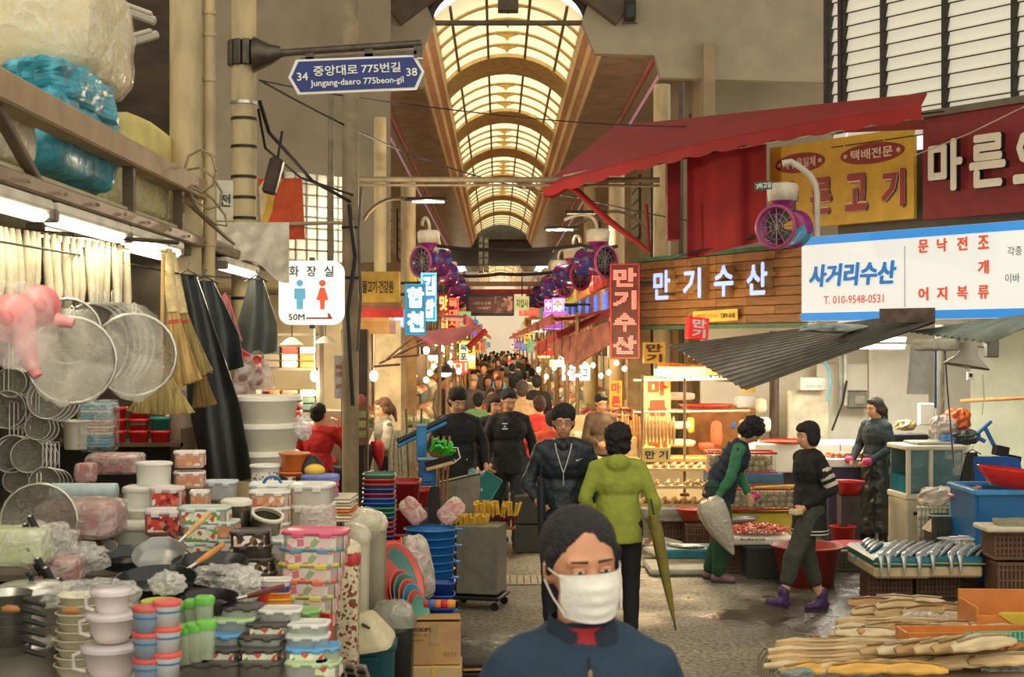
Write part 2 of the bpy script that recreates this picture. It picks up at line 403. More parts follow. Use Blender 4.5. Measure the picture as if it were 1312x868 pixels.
 tr=remesh('trousers',lg,mat(legs,.85,var=.12,vs=14,bump=.2,bs=60),root,vox,3,folds*.7,.09)
 for S,q in(('L',1),('R',-1)):
  an=J['an'+S];ft=Vector((toe or{}).get(S,(q*.04,-1,0))).normalized();s2=MB()
  dn=Vector((0,0,-1));sid=ft.cross(dn).normalized();dn=sid.cross(ft).normalized()*-1 if False else(sid.cross(ft)).normalized()
  if dn.z>0:dn=-dn
  capsule(s2,an-ft*.035+dn*.045,an+ft*.14+dn*.06,.043,.034,10);capsule(s2,an+dn*.0,an+ft*.05+dn*.05,.05,.04,10)
  if cuff is not None:capsule(s2,an+Vector((0,0,.06)),an+dn*.02,.055,.05,10)
  remesh('shoe',s2,mat(shoe,.5,var=.1),root,max(vox,.009),2)
  if lod:
   s3=MB();c0=an-ft*.04+dn*.082;c1=an+ft*.15+dn*.084;s3 .tube([c0-ft*.03,c0,c1,c1+ft*.02],[.02,.042,.038,.02],10,flat=1);
   me=s3
   for i,v in enumerate(me.v):
    v=Vector(v);dd=(v-c0).dot(dn);me.v[i]=tuple(v-dn*dd*.75)
   obj('sole',s3,mat((60,55,50),.8),root)
 g=MB();zt=J['wst'];pl=J['pel']
 hz=J['pel']+Vector((0,0,hem-.95))
 frustum(g,hz,J['wst'],.178*fat*hemw,.14*fat*hemw,.16*fat,.125*fat,I3 if not lean else I3 .lerp(RL,.5)if hasattr(I3,'lerp')else I3)
 g.ell((0,0,0),(.16*fat,.125*fat,.15),dt,8,M=TM(J['wst']));g.ell((0,0,0),(.18*fat,.13*fat,.185),dt,8,M=TM(J['chs']))
 for S in 'LR':capsule(g,NB+RL@Vector((0,0,-.0)),J['sh'+S],.083,.066,dt)
 sl=MB()if sleeve else g
 for S in 'LR':
  sh,el,wr=J['sh'+S],J['el'+S],J['wr'+S]
  capsule(sl,sh,el,.066,.054,dt);capsule(sl,el,wr-(wr-el).normalized()*.015,.054,.040,dt)
 if hood:
  g.ell((0,.075,-.03),(.095,.06,.075),12,8,M=TM(J['nck']));
 g.ell((0,.0,-.03),(.108,.09,.052),12,8,M=TM(J['nck']))
 jk=remesh('jacket',g,mat(top,toprough,var=.10,vs=9,bump=.25,bs=45),root,vox,3,folds,.11)
 if sleeve:remesh('sleeves',sl,mat(sleeve,toprough,var=.1,vs=9),root,vox,3,folds,.1)
 return root,J,HM,RL
 # ================ THE SETTING
X0=.19
CONC=mat((150,141,122),.9,var=.10,vs=3,bump=.3,bs=30)
GREYP=mat((172,162,138),.85,var=.07,vs=2.5,bump=.15,bs=60)
CREAM=mat((236,208,146),.7,var=.14,vs=7,bump=.1)
PIPE=mat((196,176,132),.65,var=.22,vs=5,bump=.25,bs=14,stretch=(1,1,.35))
STEEL=mat((92,84,74),.45,.7,var=.2,vs=12)
DKST=mat((58,52,46),.5,.5,var=.2,vs=10)
RUST=mat((120,84,62),.7,.3,var=.35,vs=15,bump=.2)
WHITE=mat((226,222,208),.55,var=.06,vs=8)
BLACK=mat((26,25,25),.5,var=.15)
WOOD=mat((150,100,52),.6,var=.3,vs=5,bump=.2,bs=25,stretch=(1,1,6))
CARD=mat((186,146,96),.85,var=.1,vs=9,bump=.1)
def pl(line,px):
 (x0,y0),(x1,y1)=line;k=(px-VX)/F;dx,dy=x1-x0,y1-y0
 t=(k*y0-x0)/(dx-k*dy);return x0+dx*t,y0+dy*t
def on(line,px,py,off=0):
 x,y=pl(line,px);(x0,y0),(x1,y1)=line;n=Vector((y1-y0,-(x1-x0))).normalized()
 if n.y>0:n=-n
 z=H+(VY-py)*y/F;return Vector((x+n.x*off,y+n.y*off,z))
def floor_mat():
 m=bpy.data.materials.new('asphalt');m.use_nodes=True;nt=m.node_tree;N=nt.nodes;L=nt.links;b=N['Principled BSDF']
 tc=N.new('ShaderNodeTexCoord');n1=N.new('ShaderNodeTexNoise');n1 .inputs['Scale'].default_value=.55;n1 .inputs['Detail'].default_value=6;n1 .inputs['Roughness'].default_value=.62
 n2=N.new('ShaderNodeTexNoise');n2 .inputs['Scale'].default_value=26;n2 .inputs['Detail'].default_value=5
 L.new(tc.outputs['Object'],n1 .inputs[0]);L.new(tc.outputs['Object'],n2 .inputs[0])
 r1=N.new('ShaderNodeValToRGB');e=r1 .color_ramp.elements;e[0].position=.36;e[0].color=srgb((80,77,68));e[1].position=.62;e[1].color=srgb((158,149,127))
 L.new(n1 .outputs[0],r1 .inputs[0]);r2=N.new('ShaderNodeValToRGB');e=r2 .color_ramp.elements;e[0].position=.35;e[0].color=(.35,.35,.35,1);e[1].position=.65;e[1].color=(1.15,1.12,1.05,1)
 L.new(n2 .outputs[0],r2 .inputs[0]);mx=N.new('ShaderNodeMix');mx.data_type='RGBA';mx.blend_type='MULTIPLY';mx.inputs[0].default_value=1
 L.new(r1 .outputs[0],mx.inputs[6]);L.new(r2 .outputs[0],mx.inputs[7]);L.new(mx.outputs[2],b.inputs['Base Color'])
 rr=N.new('ShaderNodeMapRange');rr.inputs[1].default_value=.40;rr.inputs[2].default_value=.56;rr.inputs[3].default_value=.14;rr.inputs[4].default_value=.8
 L.new(n1 .outputs[0],rr.inputs[0]);L.new(rr.outputs[0],b.inputs['Roughness'])
 bp=N.new('ShaderNodeBump');bp.inputs['Strength'].default_value=.6;bp.inputs['Distance'].default_value=.012;L.new(n2 .outputs[0],bp.inputs['Height']);L.new(bp.outputs[0],b.inputs['Normal'])
 return m
mb=MB();mb.box((1,12,-.1),(26,36,.2));struct('floor',mb,floor_mat())
mb=MB();mb.box((.3,85,-.1),(12,110,.2));struct('floor',mb,mat((178,152,112),.45,var=.3,vs=2.2,bump=.2,bs=30)).name='floor.001'
gr=thing('drain_cover','pale concrete drain cover slab set in the lane behind the masked pedestrian','drain cover',(P(680,745,13.3).x,13.3,0))
mb=MB();mb.box((0,0,.006),(.62,.5,.012),bev=.004);obj('slab',mb,mat((170,158,128),.85,var=.2,vs=20,bump=.3),gr)
mb=MB()
for i in range(9):mb.box((-.26+i*.065,0,.013),(.012,.4,.004))
obj('groove',mb,mat((92,84,68),.9),gr)
# ---- arcade vault
GLZ=mat((255,240,200),.55,var=.04,vs=3,trans=.85,name='glazing')
def vault(tag_,y0,y1,bands,hw=1.36,zs=7.94,S=.62,step=1.25):
 R=(hw*hw+S*S)/(2*S);a1=math.asin(hw/R)
 def arc(t,r=0):a=-a1+2*a1*t;return X0+(R-r)*math.sin(a),zs-R+S+(R-r)*math.cos(a)
 nb=0;edges=[y0]+[q for b in bands for q in b]+[y1]
 root=obj('ceiling',MB().add([(X0,y0,zs+S+.3),(X0+.01,y0,zs+S+.3),(X0,y0+.01,zs+S+.3)],[(0,1,2)]),CREAM,kind='structure')
 NT=16
 for i in range(0,len(edges)-1):
  ya,yb=edges[i],edges[i+1]
  if i%2==1:
   mb=MB();mb.grid(lambda u,v:(*[arc(v,.03)[0]],ya+(yb-ya)*u,arc(v,.03)[1]),1,NT,th=(0,0,.1));obj('vault_band',mb,CREAM,root)
   continue
  if yb-ya<.2:continue
  nr=max(2,round((yb-ya)/step))
  for k in range(nr):
   yc,yd=ya+(yb-ya)*k/nr,ya+(yb-ya)*(k+1)/nr
   near=y0+24>yc
   for p in range(5 if near else 1):
    q0,q1=((0,.14,.37,.63,.86)[p],(.14,.37,.63,.86,1)[p])if near else(0,1)
    mb=MB();mb.grid(lambda u,v:(arc(q0+(q1-q0)*v,-.05)[0],yc+(yd-yc)*u,arc(q0+(q1-q0)*v,-.05)[1]),1,4 if near else NT)
    obj('pane',mb,GLZ,root)
   if k:
    mb=MB();pts=[(arc(t/NT)[0],yc,arc(t/NT)[1])for t in range(NT+1)];mb.tube(pts,.035,6);obj('rib',mb,mat((206,178,116),.6,var=.1),root)
    if yc<60:
     xx,zz=arc(.5,.05);o=MB();o.prism([(-.30,.02),(-.12,-.03),(-.05,-.06),(0,-.13),(.05,-.06),(.12,-.03),(.30,.02),(.12,.0),(0,.02),(-.12,.0)],.05,M=Matrix.Translation((xx,yc,zz)))
     obj('rib_ornament',o,mat((214,176,96),.5,.2),root)
  for q in(.14,.37,.63,.86):
   mb=MB();x,z=arc(q,.0);mb.box((x,(ya+yb)/2,z),(.05,yb-ya,.05));obj('purlin',mb,mat((140,116,74),.6),root)
 PINK=mat((236,186,150),.6,var=.12,vs=4);CR2=mat((244,216,166),.6,var=.1)
 FILM=patch(((176,156,134),(166,144,124),(184,164,138),(150,130,112),(172,148,132)),1.7,.28,'old_print')
 L_=y1-y0;ym=(y0+y1)/2
 for q in(-1,1):
  for(xa,za,xb,zb,m)in((1.33,7.98,1.36,7.80,CR2),(1.36,7.80,1.47,7.72,PINK),(1.47,7.72,1.51,7.56,CR2),(1.51,7.56,1.62,7.46,PINK),(1.62,7.46,1.66,7.38,CR2)):
   mb=MB();w_=math.hypot(xb-xa,zb-za);an=math.atan2(zb-za,(xb-xa))
   mb.box((X0+q*(xa+xb)/2,ym,(za+zb)/2),(w_,L_,.03),ry=-an*q);obj('moulding',mb,m,root)
  n=max(1,int(L_/5))
  for k in range(n):
   mb=MB();mb.box((X0+q*2.10,y0+L_*(k+.5)/n,7.37),(.88,L_/n-.02,.04));obj('soffit_panel',mb,FILM,root)
  mb=MB();mb.box((X0+q*2.58,ym,7.33),(.10,L_,.14),bev=.03);obj('fascia',mb,mat((186,112,108),.5,var=.1),root)
  mb=MB();mb.box((X0+q*2.74,ym,7.12),(.04,L_,.05));obj('lamp_strip',mb,glow((206,150,165),.3),root)
  mb=MB();mb.box((X0+q*3.08,ym,7.3),(.9,L_,.06));mb.box((X0+q*2.0,ym,8.05),(1.35,L_,.06));obj('soffit_back',mb,GREYP,root)
 return root
vault('near',25,75.2,[(30.8,32.8),(38,40.1),(45.2,47.3),(52.4,54.5),(59.6,61.7),(66.8,68.9)])
vault('far',100,136,[(106,108),(113,115),(120,122),(127,129)],step=2.4)
def gable(name,pts,Y,m,th=.2):
 mb=MB();mb.prism([(P(x,y,Y).x,P(x,y,Y).z)for x,y in pts],th,M=Matrix.Translation((0,Y,0)));return struct(name,mb,m)
gable('trim_1',[(262,-60),(520,-60),(556,30),(540,68),(545,112),(470,122),(262,150)],24.8,GREYP)
gable('trim_2',[(745,30),(775,-60),(1064,-60),(1060,107),(846,101),(838,72),(762,70)],24.8,GREYP)
mb=MB();pts=[]
for i in range(21):
 a=PI*(i/20);pts.append((P(651-103*math.cos(a),30,24.9).x,24.9,P(0,30-62*math.sin(a),24.9).z))
mb.tube(pts,.09,6);struct('trim_3',mb,DKST)
mb=MB();mb.box((P(651,0,25.4).x,25.4,8.9),(.37,.3,1.3));mb.box((X0,25.3,P(0,29.5,25.3).z),(2.75,.12,.07));struct('trim_4',mb,mat((104,96,80),.7))
for q,a in((-1,1),(1,-1)):
 mb=MB();c=P(651+q*118,-8,24.6);mb.box((c.x,24.6,c.z),(1.1,.3,.55),ry=.65*q);struct('trim_5' if q<0 else 'trim_6',mb,mat((96,86,70),.7,var=.15))
fl=thing('floodlight','small dark floodlight box fixed at the top of the right grey gable','light',P(807,14,24.5))
mb=MB();mb.box((0,0,0),(.2,.22,.34),bev=.02);obj('housing',mb,DKST,fl);mb=MB();mb.box((0,-.115,-.02),(.14,.02,.2));obj('lens',mb,mat((60,66,66),.2),fl)
mb=MB();mb.box((0,.05,-.2),(.26,.04,.03));obj('bracket',mb,STEEL,fl)
for q,nm in((-1,'wall_left'),(1,'wall_right')):
 mb=MB();mb.box((X0+q*3.5,64,3.75),(.2,79,7.5));o=struct(nm,mb,mat((164,148,116),.85,var=.14,vs=1.5))
 for i in range(16):
  yy=27+i*4.6;mb=MB()
  mb.box((X0+q*3.38,yy,5.7),(.05,1.9,1.6));fr=obj('window',mb,mat((74,70,62),.6),o)
  mb=MB()
  for k in range(5):
   for j in range(5):mb.box((X0+q*3.34,yy-.72+k*.36,5.08+j*.31),(.03,.29,.24))
  obj('pane',mb,mat((206,200,176),.4,trans=.3),fr,kind='stuff')
mb=MB();mb.box((0,137,4),(14,.2,10));struct('wall_back',mb,mat((236,226,206),.8,var=.03,vs=.5))
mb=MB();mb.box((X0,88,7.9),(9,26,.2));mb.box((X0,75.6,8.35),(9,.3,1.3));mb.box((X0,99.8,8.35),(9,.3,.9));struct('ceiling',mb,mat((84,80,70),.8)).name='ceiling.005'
mb=MB();mb.box((1,17.0,10.6),(20,15.6,.2));struct('ceiling',mb,GREYP).name='ceiling.006'  # unseen roof added overhead to dim the daylight on the foreground
WL=mat((150,138,116),.9,var=.10,vs=1.6);WL2=mat((70,62,54),.9,var=.15)
mb=MB();a,b=P(140,0,23.6),P(500,0,23.6);mb.box(((a.x+b.x)/2,23.6,6.1),(b.x-a.x,.2,5.0));struct('wall_left_upper',mb,WL)
mb=MB();a,b=P(118,0,14.6),P(224,0,14.6);mb.box(((a.x+b.x)/2,14.6,4.3),(b.x-a.x+.3,.2,4.6));struct('wall_left_near',mb,mat((74,62,48),.85,var=.25,vs=3,stretch=(1,1,3)))
mb=MB();mb.box((-6.1,11,3),(.2,17,6.5));mb.box((-5,2.4,2),(2.2,.2,4));struct('wall_left_shop',mb,mat((150,146,130),.85,var=.1))
LUP=((5.24,14.0),(5.24-1.788,14.0+2.409));LSAG=((3.32,15.1),(4.88,13.0));LWOOD=((2.02,20.0),(3.68,16.7))
dU=Vector((-.596,.803,0));rU=math.atan2(-dU.y,-dU.x)
def rot_of(line):(x0,y0),(x1,y1)=line;return math.atan2((y1-y0),(x1-x0))if x1>x0 else math.atan2(y0-y1,x0-x1)
rU=rot_of(LUP);rS=rot_of(LSAG);rW=rot_of(LWOOD)
a=on(LUP,1062,140,-.25);b=on(LUP,1420,140,-.25)
lw=obj('window_1',MB().box(((a.x+b.x)/2,(a.y+b.y)/2,3.95),((b-a).length,.06,.5),rz=rU),DKST,kind='structure')
LOUV=mat((250,249,242),.5,var=.06,vs=2.5,trans=.9,name='louvre_glass')
cols=[1066,1084,1135,1214,1303,1400]
for i in range(5):
 x0_,x1_=cols[i],cols[i+1];A=pl(LUP,x0_+1.5);B=pl(LUP,x1_-1.5);A=Vector((*A,0));B=Vector((*B,0));w_=(B-A).length
 for k in range(13):
  z=4.55+k*.148;c=(A+B)/2
  mb=MB();mb.box((0,0,0),(w_,.008,.172),rx=-.28);mb.box((0,-.03,-.082),(w_,.012,.012),mi=1);o=obj('slat',mb,[LOUV,DKST],lw,(c.x,c.y,z),rU)
 for xx in(x1_,):
  q=pl(LUP,xx);mb=MB();mb.box((0,-.03,5.66),(.04,.1,1.9));obj('mullion',mb,DKST,lw,(q[0],q[1],0),rU)
for xx in(1064,1082):
 q=pl(LUP,xx);mb=MB();mb.box((0,-.03,5.66),(.05,.12,1.9));obj('mullion',mb,DKST,lw,(q[0],q[1],0),rU)
mb=MB();a=on(LUP,1060,150,-.3);b=on(LUP,1430,150,-.3);L_=(b-a).length
mb.box((0,0,3.4),(L_,.2,1.9));struct('wall_right_upper',mb,mat((100,92,78),.85,var=.12),loc=((a.x+b.x)/2,(a.y+b.y)/2,0),rz=rU)
mb=MB();a,b=P(846,0,26.2),P(1075,0,26.2);mb.box(((a.x+b.x)/2,26.2,5.2),(b.x-a.x,.2,6));struct('wall_right_rear',mb,WL)
GW=mat((196,200,176),.8,var=.08,vs=2.5)
A=(3.0,19.6);
mb=MB();mb.box((5.4,19.4,1.3),(5.2,.15,2.7));struct('wall_right_shop',mb,mat((226,220,200),.6,var=.06,vs=3))
mb=MB();mb.box((7.0,17.0,1.4),(2.6,.15,2.9),rz=-.75);struct('wall_right_side',mb,GW)
mb=MB();mb.box((8.0,13.0,1.8),(.15,6.5,3.6));struct('wall_right_end',mb,GW)
mb=MB();mb.add([(2.2,20.9,2.62),(3.75,17.3,2.62),(3.6,15.5,2.62),(5.2,13.4,2.62),(8.1,10.3,2.62),(8.1,20.9,2.62)],[(0,1,2,3,4,5)]);struct('ceiling',mb,mat((150,140,120),.8)).name='ceiling.007'
mb=MB();mb.box((2.75,21.2,1.4),(1.6,.15,3.0));struct('wall_right_dried',mb,mat((200,170,120),.7,var=.15))
mb=MB();mb.box((8.6,8.6,4.5),(.2,8.0,9));struct('wall_right_near',mb,mat((120,112,96),.85,var=.1))
a,b=P(1232,514,16.6),P(1330,509,14.6);mb=MB();mb.cyl(a,b,.022);solo('conduit',mb,mat((206,132,70),.5),'orange-brown horizontal pipe running along the pale green shop wall','pipe')
# ================ PILLARS, CANOPIES, CABLES
def pole(name,label,px,Y,r,z0,z1,m=PIPE,cat='pillar',bands=(),n=14,group=None):
 x=P(px,0,Y).x;t=thing(name,label,cat,(x,Y,0),0,group)
 mb=MB();mb.cyl((0,0,z0),(0,0,z1),r,n=n);obj('shaft',mb,m,t)
 for z in bands:
  mb=MB();mb.cyl((0,0,z-.012),(0,0,z+.012),r+.006,n=n);obj('strap',mb,DKST,t)
 return t
pole('pillar','thick cream pillar at the far end of the wooden loading rail',238,9.3,.105,0,9)
t=pole('drain_pipe','thin cream drain pipe beside the thick cream pillar',268,9.4,.040,0,9,cat='pipe')
for z in(2.9,3.5,4.0,4.3,4.45):mb=MB();mb.cyl((0,0,z),(0,0,z+.03),.047,n=10);obj('joint',mb,PIPE,t)
t=pole('pillar','cream pillar that carries the blue street name sign',312.5,11.6,.103,0,8,bands=(2.62,3.28,3.45,3.62,3.87,4.1))
mb=MB();mb.cyl((0,0,4.22),(0,0,4.245),.112,n=16);obj('strap',mb,mat((200,200,196),.3,.9,var=0),t)
mb=MB()
for i in range(10):a=i*PI/5;mb.box((.112*math.cos(a),.112*math.sin(a),4.64),(.04,.065,.21),rz=a,bev=.008)
obj('bracket_clamp',mb,STEEL,t)
sg=thing('street_sign','blue street name sign with numbers 34 and 38 hanging from a pillar arm','street sign',P(457,96,11.5),.0)
sg.rotation_euler=(0,math.radians(-3.6),math.radians(6))
SB=mat((14,40,118),.4,var=.05);SWH=mat((236,236,230),.5,var=0)
hw,hh=.555,.165
mb=MB();mb.prism([(-hw,0),(-hw+.07,-hh*.86),(hw-.07,-hh*.86),(hw,0),(hw-.07,hh*.86),(-hw+.07,hh*.86)],.03);obj('panel',mb,SWH,sg)
k=.955;mb=MB();mb.prism([(-hw*k,0),(-hw*k+.065,-hh*.75),(hw*k-.065,-hh*.75),(hw*k,0),(hw*k-.065,hh*.75),(-hw*k+.065,hh*.75)],.004,M=Matrix.Translation((0,-.018,0)));obj('blue_face',mb,SB,sg)
letters('lettering','중앙대로',-.17,.04,.36,.085,SWH,sg,.004,-.021);letters('lettering','775번길',.2,.045,.32,.08,SWH,sg,.004,-.021)
letters('lettering','Jungang-daero 775beon-gil',.0,-.065,.76,.068,SWH,sg,.004,-.021);letters('number','34',-.44,.0,.09,.068,SWH,sg,.004,-.021);letters('number','38',.45,.0,.09,.068,SWH,sg,.004,-.021)
ar=thing('sign_arm','dark steel arm reaching from the pillar above the blue street sign','bracket',P(330,70,11.55))
mb=MB();x1=(540-330)/F*11.55;mb.tube([(-.03,0,0),(.10,0,.0),(.2,0,.02)],[.15,.09,.05],8);obj('cone',mb,STEEL,ar)
mb=MB();mb.tube([(.17,0,.01),(x1,0,.09)],.033,8);obj('arm',mb,STEEL,ar)
for u in(.32,.68,.98):
 mb=MB();mb.box((x1*u,-.01,.01+.08*u-.06),(.07,.03,.12));obj('hanger',mb,STEEL,ar)
mb=MB();mb.box((x1*.62,-.01,-.045+.03),(.95,.03,.03),ry=-.06);obj('hanger_rail',mb,STEEL,ar)
pole('pillar','tall grey-beige pillar behind the toilet sign wrapped in cables',449,14.0,.085,0,6.9,mat((160,142,112),.7,var=.2,vs=5),bands=(2.9,3.4))
pole('pipe','thin pipe hanging beside the tall grey-beige pillar',424,14.4,.032,2.9,4.9,mat((150,140,118),.6,var=.2),'pipe')
pole('pillar','slim cream pillar second behind the toilet sign',487,19,.085,0,5.3,bands=())
pole('pillar','slim cream pillar third behind the toilet sign',523,24,.13,0,5.0)
pole('pillar','cream pillar right of the red awning arm, worn and spotted',848,20.4,.122,0,6.0,bands=(4.9,))
pole('pipe','dark pipe between the cream pillar and the red curtain',873,20.2,.04,0,6.0,mat((84,74,58),.6),'pipe')
pole('pole','thin dark pole left of the spotted cream pillar',835,20.6,.02,0,5.2,DKST,'pole')
pole('pillar','cream pillar behind the red awning arm',790,23,.13,0,5.3)
pole('pillar','cream pillar farther back by the lattice window',757,31,.16,0,6)
pole('post','dark steel post right of the dried squid stall',992,17.6,.06,0,2.4,mat((80,64,48),.6,.3,var=.3),'post')
lt=thing('lattice_window','white lattice vent window behind the orange and red banner','window',P(405,280,16.2));lt.rotation_euler=(0,0,.75)
mb=MB();mb.box((0,.03,0),(.9,.04,1.0));obj('frame',mb,mat((120,112,98),.7),lt)
for i in range(6):
 for j in range(8):
  mb=MB();mb.box((0,0,0),(.135,.03,.112),bev=.01);obj('pane',mb,mat((240,236,220),.5,trans=.2),lt,(-.375+i*.15,-.01,-.44+j*.127))
bn=thing('banner','orange red banner with yellow curve hanging above the white tarp','banner',P(361,268,12.8));bn.rotation_euler=(0,math.radians(-3),.35)
mb=MB();mb.box((0,0,0),(.40,.012,.56));obj('cloth',mb,mat((206,84,44),.8),bn)
mb=MB();mb.add([(-.2,-.008,-.27),(-.2,-.008,.15),(-.1,-.008,.27),(.02,-.008,.27),(-.06,-.008,.12),(-.09,-.008,-.02),(-.17,-.008,-.2)],[tuple(range(7))]);obj('yellow_curve',mb,mat((226,176,72),.8),bn)
mb=MB();mb.add([(-.2,-.0095,-.12),(-.2,-.0095,.2),(-.15,-.0095,.27),(-.11,-.0095,.27),(-.14,-.0095,.05)],[tuple(range(5))]);obj('pale_curve',mb,mat((232,206,150),.8),bn)
mb=MB();mb.cyl((-.3,-.03,-.14),(.55,-.03,-.14),.018);obj('rod',mb,mat((176,160,130),.6),bn)
fb=thing('floodlight','dark slanted floodlight hanging left above the orange banner','light',P(350,226,12.2));fb.rotation_euler=(0,.25,0)
mb=MB();mb.box((0,0,0),(.12,.12,.32),bev=.02);obj('housing',mb,mat((84,74,62),.5,.4),fb);mb=MB();mb.cyl((0,0,.16),(-.02,0,.4),.012);obj('bracket',mb,DKST,fb)
# ---- left canopy: timber-clad rail, steel gutter and fluorescent tubes
rl=thing('upper_rail','brown square steel rail running over the left stall canopy','rail',(-2.0,6.2,3.27))
RB=mat((158,132,98),.6,var=.14,vs=5)
mb=MB();mb.box((0,0,0),(.12,6.3,.13),bev=.01);obj('rail',mb,RB,rl)
for y,lean_ in((-.75,0),(1.42,0),(2.6,0)):
 mb=MB();mb.box((0,y,-.2),(.06,.06,.3));obj('post',mb,mat((92,76,58),.6),rl)
mb=MB();mb.tube([(0,-.68,-.05),(.02,-.1,-.36)],.03,4);obj('brace',mb,mat((92,76,58),.6),rl)
gt=thing('canopy_gutter','brown steel gutter along the edge of the left stall canopy','gutter',(-2.0,7.6,2.92))
mb=MB();mb.box((0,-.6,.0),(.10,9.0,.07),bev=.01);obj('channel',mb,mat((140,118,94),.5,.2),gt);mb=MB();mb.box((-.06,-.6,-.07),(.10,9.0,.05));obj('lip',mb,mat((96,82,66),.6),gt)
for i in range(18):mb=MB();mb.cyl((.055,-4.8+i*.5,0),(.075,-4.8+i*.5,0),.009,n=6);obj('bolt',mb,mat((170,150,124),.4,.5),gt)
for i in(0,1,2):mb=MB();mb.box((-.16,-1.6+i*2.3,-.06),(.3,.05,.04));obj('bracket',mb,RB,gt)
mb=MB();mb.box((-3.6,8.2,2.96),(3.2,10.2,.05));o=struct('ceiling',mb,mat((176,170,136),.8,var=.1));o.name='ceiling.008'
def tubelight(x,y,z,ln,rz,label,power=3.2):
 t=thing('tube_light',label,'light',(x,y,z),rz)
 mb=MB();mb.box((0,0,.045),(.11,ln,.05),bev=.012);obj('housing',mb,mat((196,190,170),.5),t)
 mb=MB();mb.box((0,0,0),(.085,ln-.04,.05),bev=.02);obj('diffuser',mb,glow((255,244,220),3),t)
 mb=MB();mb.box((0,ln/2,.01),(.1,.03,.06),bev=.01);mb.box((0,-ln/2,.01),(.1,.03,.06),bev=.01);obj('end_cap',mb,mat((120,112,100),.5),t)
 if power:
  l=light('tube_glow','AREA',(0,0,-.05),power,(1,.86,.62),.08,ln);l.parent=t
 return t
for i,nm in enumerate(('nearest fluorescent tube under the left canopy edge','second fluorescent tube under the left canopy edge','third fluorescent tube under the left canopy edge','far short fluorescent tube past the brooms under the canopy')):
 tubelight(-1.98,(5.5,6.78,8.03,10.7)[i],2.80,(1.2,1.2,1.2,1.3)[i],0,nm)
for i,(px,py,Y)in enumerate(((90,306,8.0),(182,322,9.4))):
 p=P(px,py,Y);tubelight(p.x,p.y,p.z,1.2,0,('inner fluorescent tube above the white cloth rolls','inner fluorescent tube left of the broom handles')[i],3)
CRK=dict(bump=.5,bs=9)
def bundle(name,label,c,r,m,cat,seed=0,amp=.12,fr=2.2,n=26,filmcol=None,box=.75,rz=0,group=None,sag=0):
 """a wrapped bundle: rounded box with creases"""
 mb=MB();k=n//2+2;e=2/(1-box*.9)
 vs=[]
 for i in range(k+1):
  for j in range(n):
   th=PI*i/k;ph=2*PI*j/n;d=Vector((math.sin(th)*math.cos(ph),math.sin(th)*math.sin(ph),-math.cos(th)))
   q=(abs(d.x)**e+abs(d.y)**e+abs(d.z)**e)**(-1/e)
   v=Vector((d.x*q*r[0],d.y*q*r[1],d.z*q*r[2]))
   nn=noise.noise(v*(fr/max(r))+Vector((seed,0,0)))+.5*noise.noise(v*(3.1*fr/max(r))+Vector((0,seed,0)))
   v*=1+amp*nn;v.z-=sag*(abs(d.x)**2)*r[2];vs.append(v)
 fs=[(i*n+j,i*n+(j+1)%n,(i+1)*n+(j+1)%n,(i+1)*n+j)for i in range(k)for j in range(n)]
 mb.add(vs,fs,0,amp<.2)
 if filmcol is None:return solo(name,mb,m,label,cat,c,rz,group)
 t=thing(name,label,cat,c,rz,group);obj('content',mb,m,t)
 m2=MB();m2 .add([v*(1.03+.05*noise.noise(v*(7/max(r))+Vector((9,seed,0))))for v in vs],fs,0,False);obj('plastic_wrap',m2,filmcol,t);return t
def PX(px,py,X):Y=X*F/(px-VX);return P(px,py,Y)
FILMW=film((240,236,222),.20,16)
bundle('wrapped_bundle','big cream foam bundle in clear plastic on top of the left canopy',PX(50,42,-2.42),(.40,.5,.30),mat((222,206,160),.7,var=.08),'bundle',3,.05,filmcol=film((242,236,215),.2,9))
bundle('wrapped_bundle','narrow cream plastic-wrapped bundle at the left frame edge behind the rail',PX(4,165,-2.16),(.08,.25,.15),mat((216,200,160),.7),'bundle',5,.06,filmcol=FILMW)
bundle('blue_tarp','crumpled translucent blue tarp bundle draped over the brown rail',PX(82,185,-2.22),(.16,.62,.20),mat((66,158,178),.35,var=.35,vs=9,bump=.6,bs=12),'tarp',11,.16,3.2,40)
bundle('blue_tarp','upper tongue of blue plastic beside the big cream foam bundle',PX(80,120,-2.22),(.18,.5,.10),mat((66,158,178),.35,var=.35,vs=9,bump=.6,bs=12),'tarp',14,.2,3.2,36)
bundle('wrapped_bundle','yellow cream bale in plastic right of the blue tarp',PX(172,236,-2.22),(.14,.42,.20),mat((216,204,124),.6,var=.1,bump=.3,bs=10),'bundle',21,.06,filmcol=FILMW)
bundle('wrapped_bundle','pale yellow bale at the end of the canopy by the thick pillar',PX(225,264,-2.22),(.14,.42,.20),mat((218,206,134),.6,var=.1,bump=.3,bs=10),'bundle',24,.06,filmcol=FILMW)
bundle('wrapped_bundle','yellow bale behind the rail above the pale yellow bale',PX(185,192,-2.3),(.16,.9,.12),mat((214,200,122),.6,var=.1,bump=.3,bs=10),'bundle',27,.08)
for i,(px,py,r)in enumerate(((172,18,-.3),(172,52,.35))):
 mb=MB();mb.box((0,0,0),(.26,.3,.05),bev=.012);mb.box((0,-.02,.03),(.2,.26,.03),bev=.01)
 o=solo('plastic_tray',mb,mat((176,166,150),.3,var=.1),('upper grey plastic tray sticking out beside the big bundle','lower grey plastic tray sticking out beside the big bundle')[i],'tray',P(px,py,8.2),0,rot=(.2,-r,.3))
mb=MB();mb.grid(lambda u,v:P(278+92*u,285+35*v+40*u*v+6*math.sin(9*u)*v,10.9-.35*v+.06*math.sin(14*u+3*v)),22,12,th=(0,.02,0));solo('white_tarp',mb,mat((206,196,174),.7,var=.2,vs=8,bump=.6,bs=12),'crumpled whitish tarp flap hanging beside the toilet sign','tarp')
CAB=mat((34,30,28),.6,var=0)
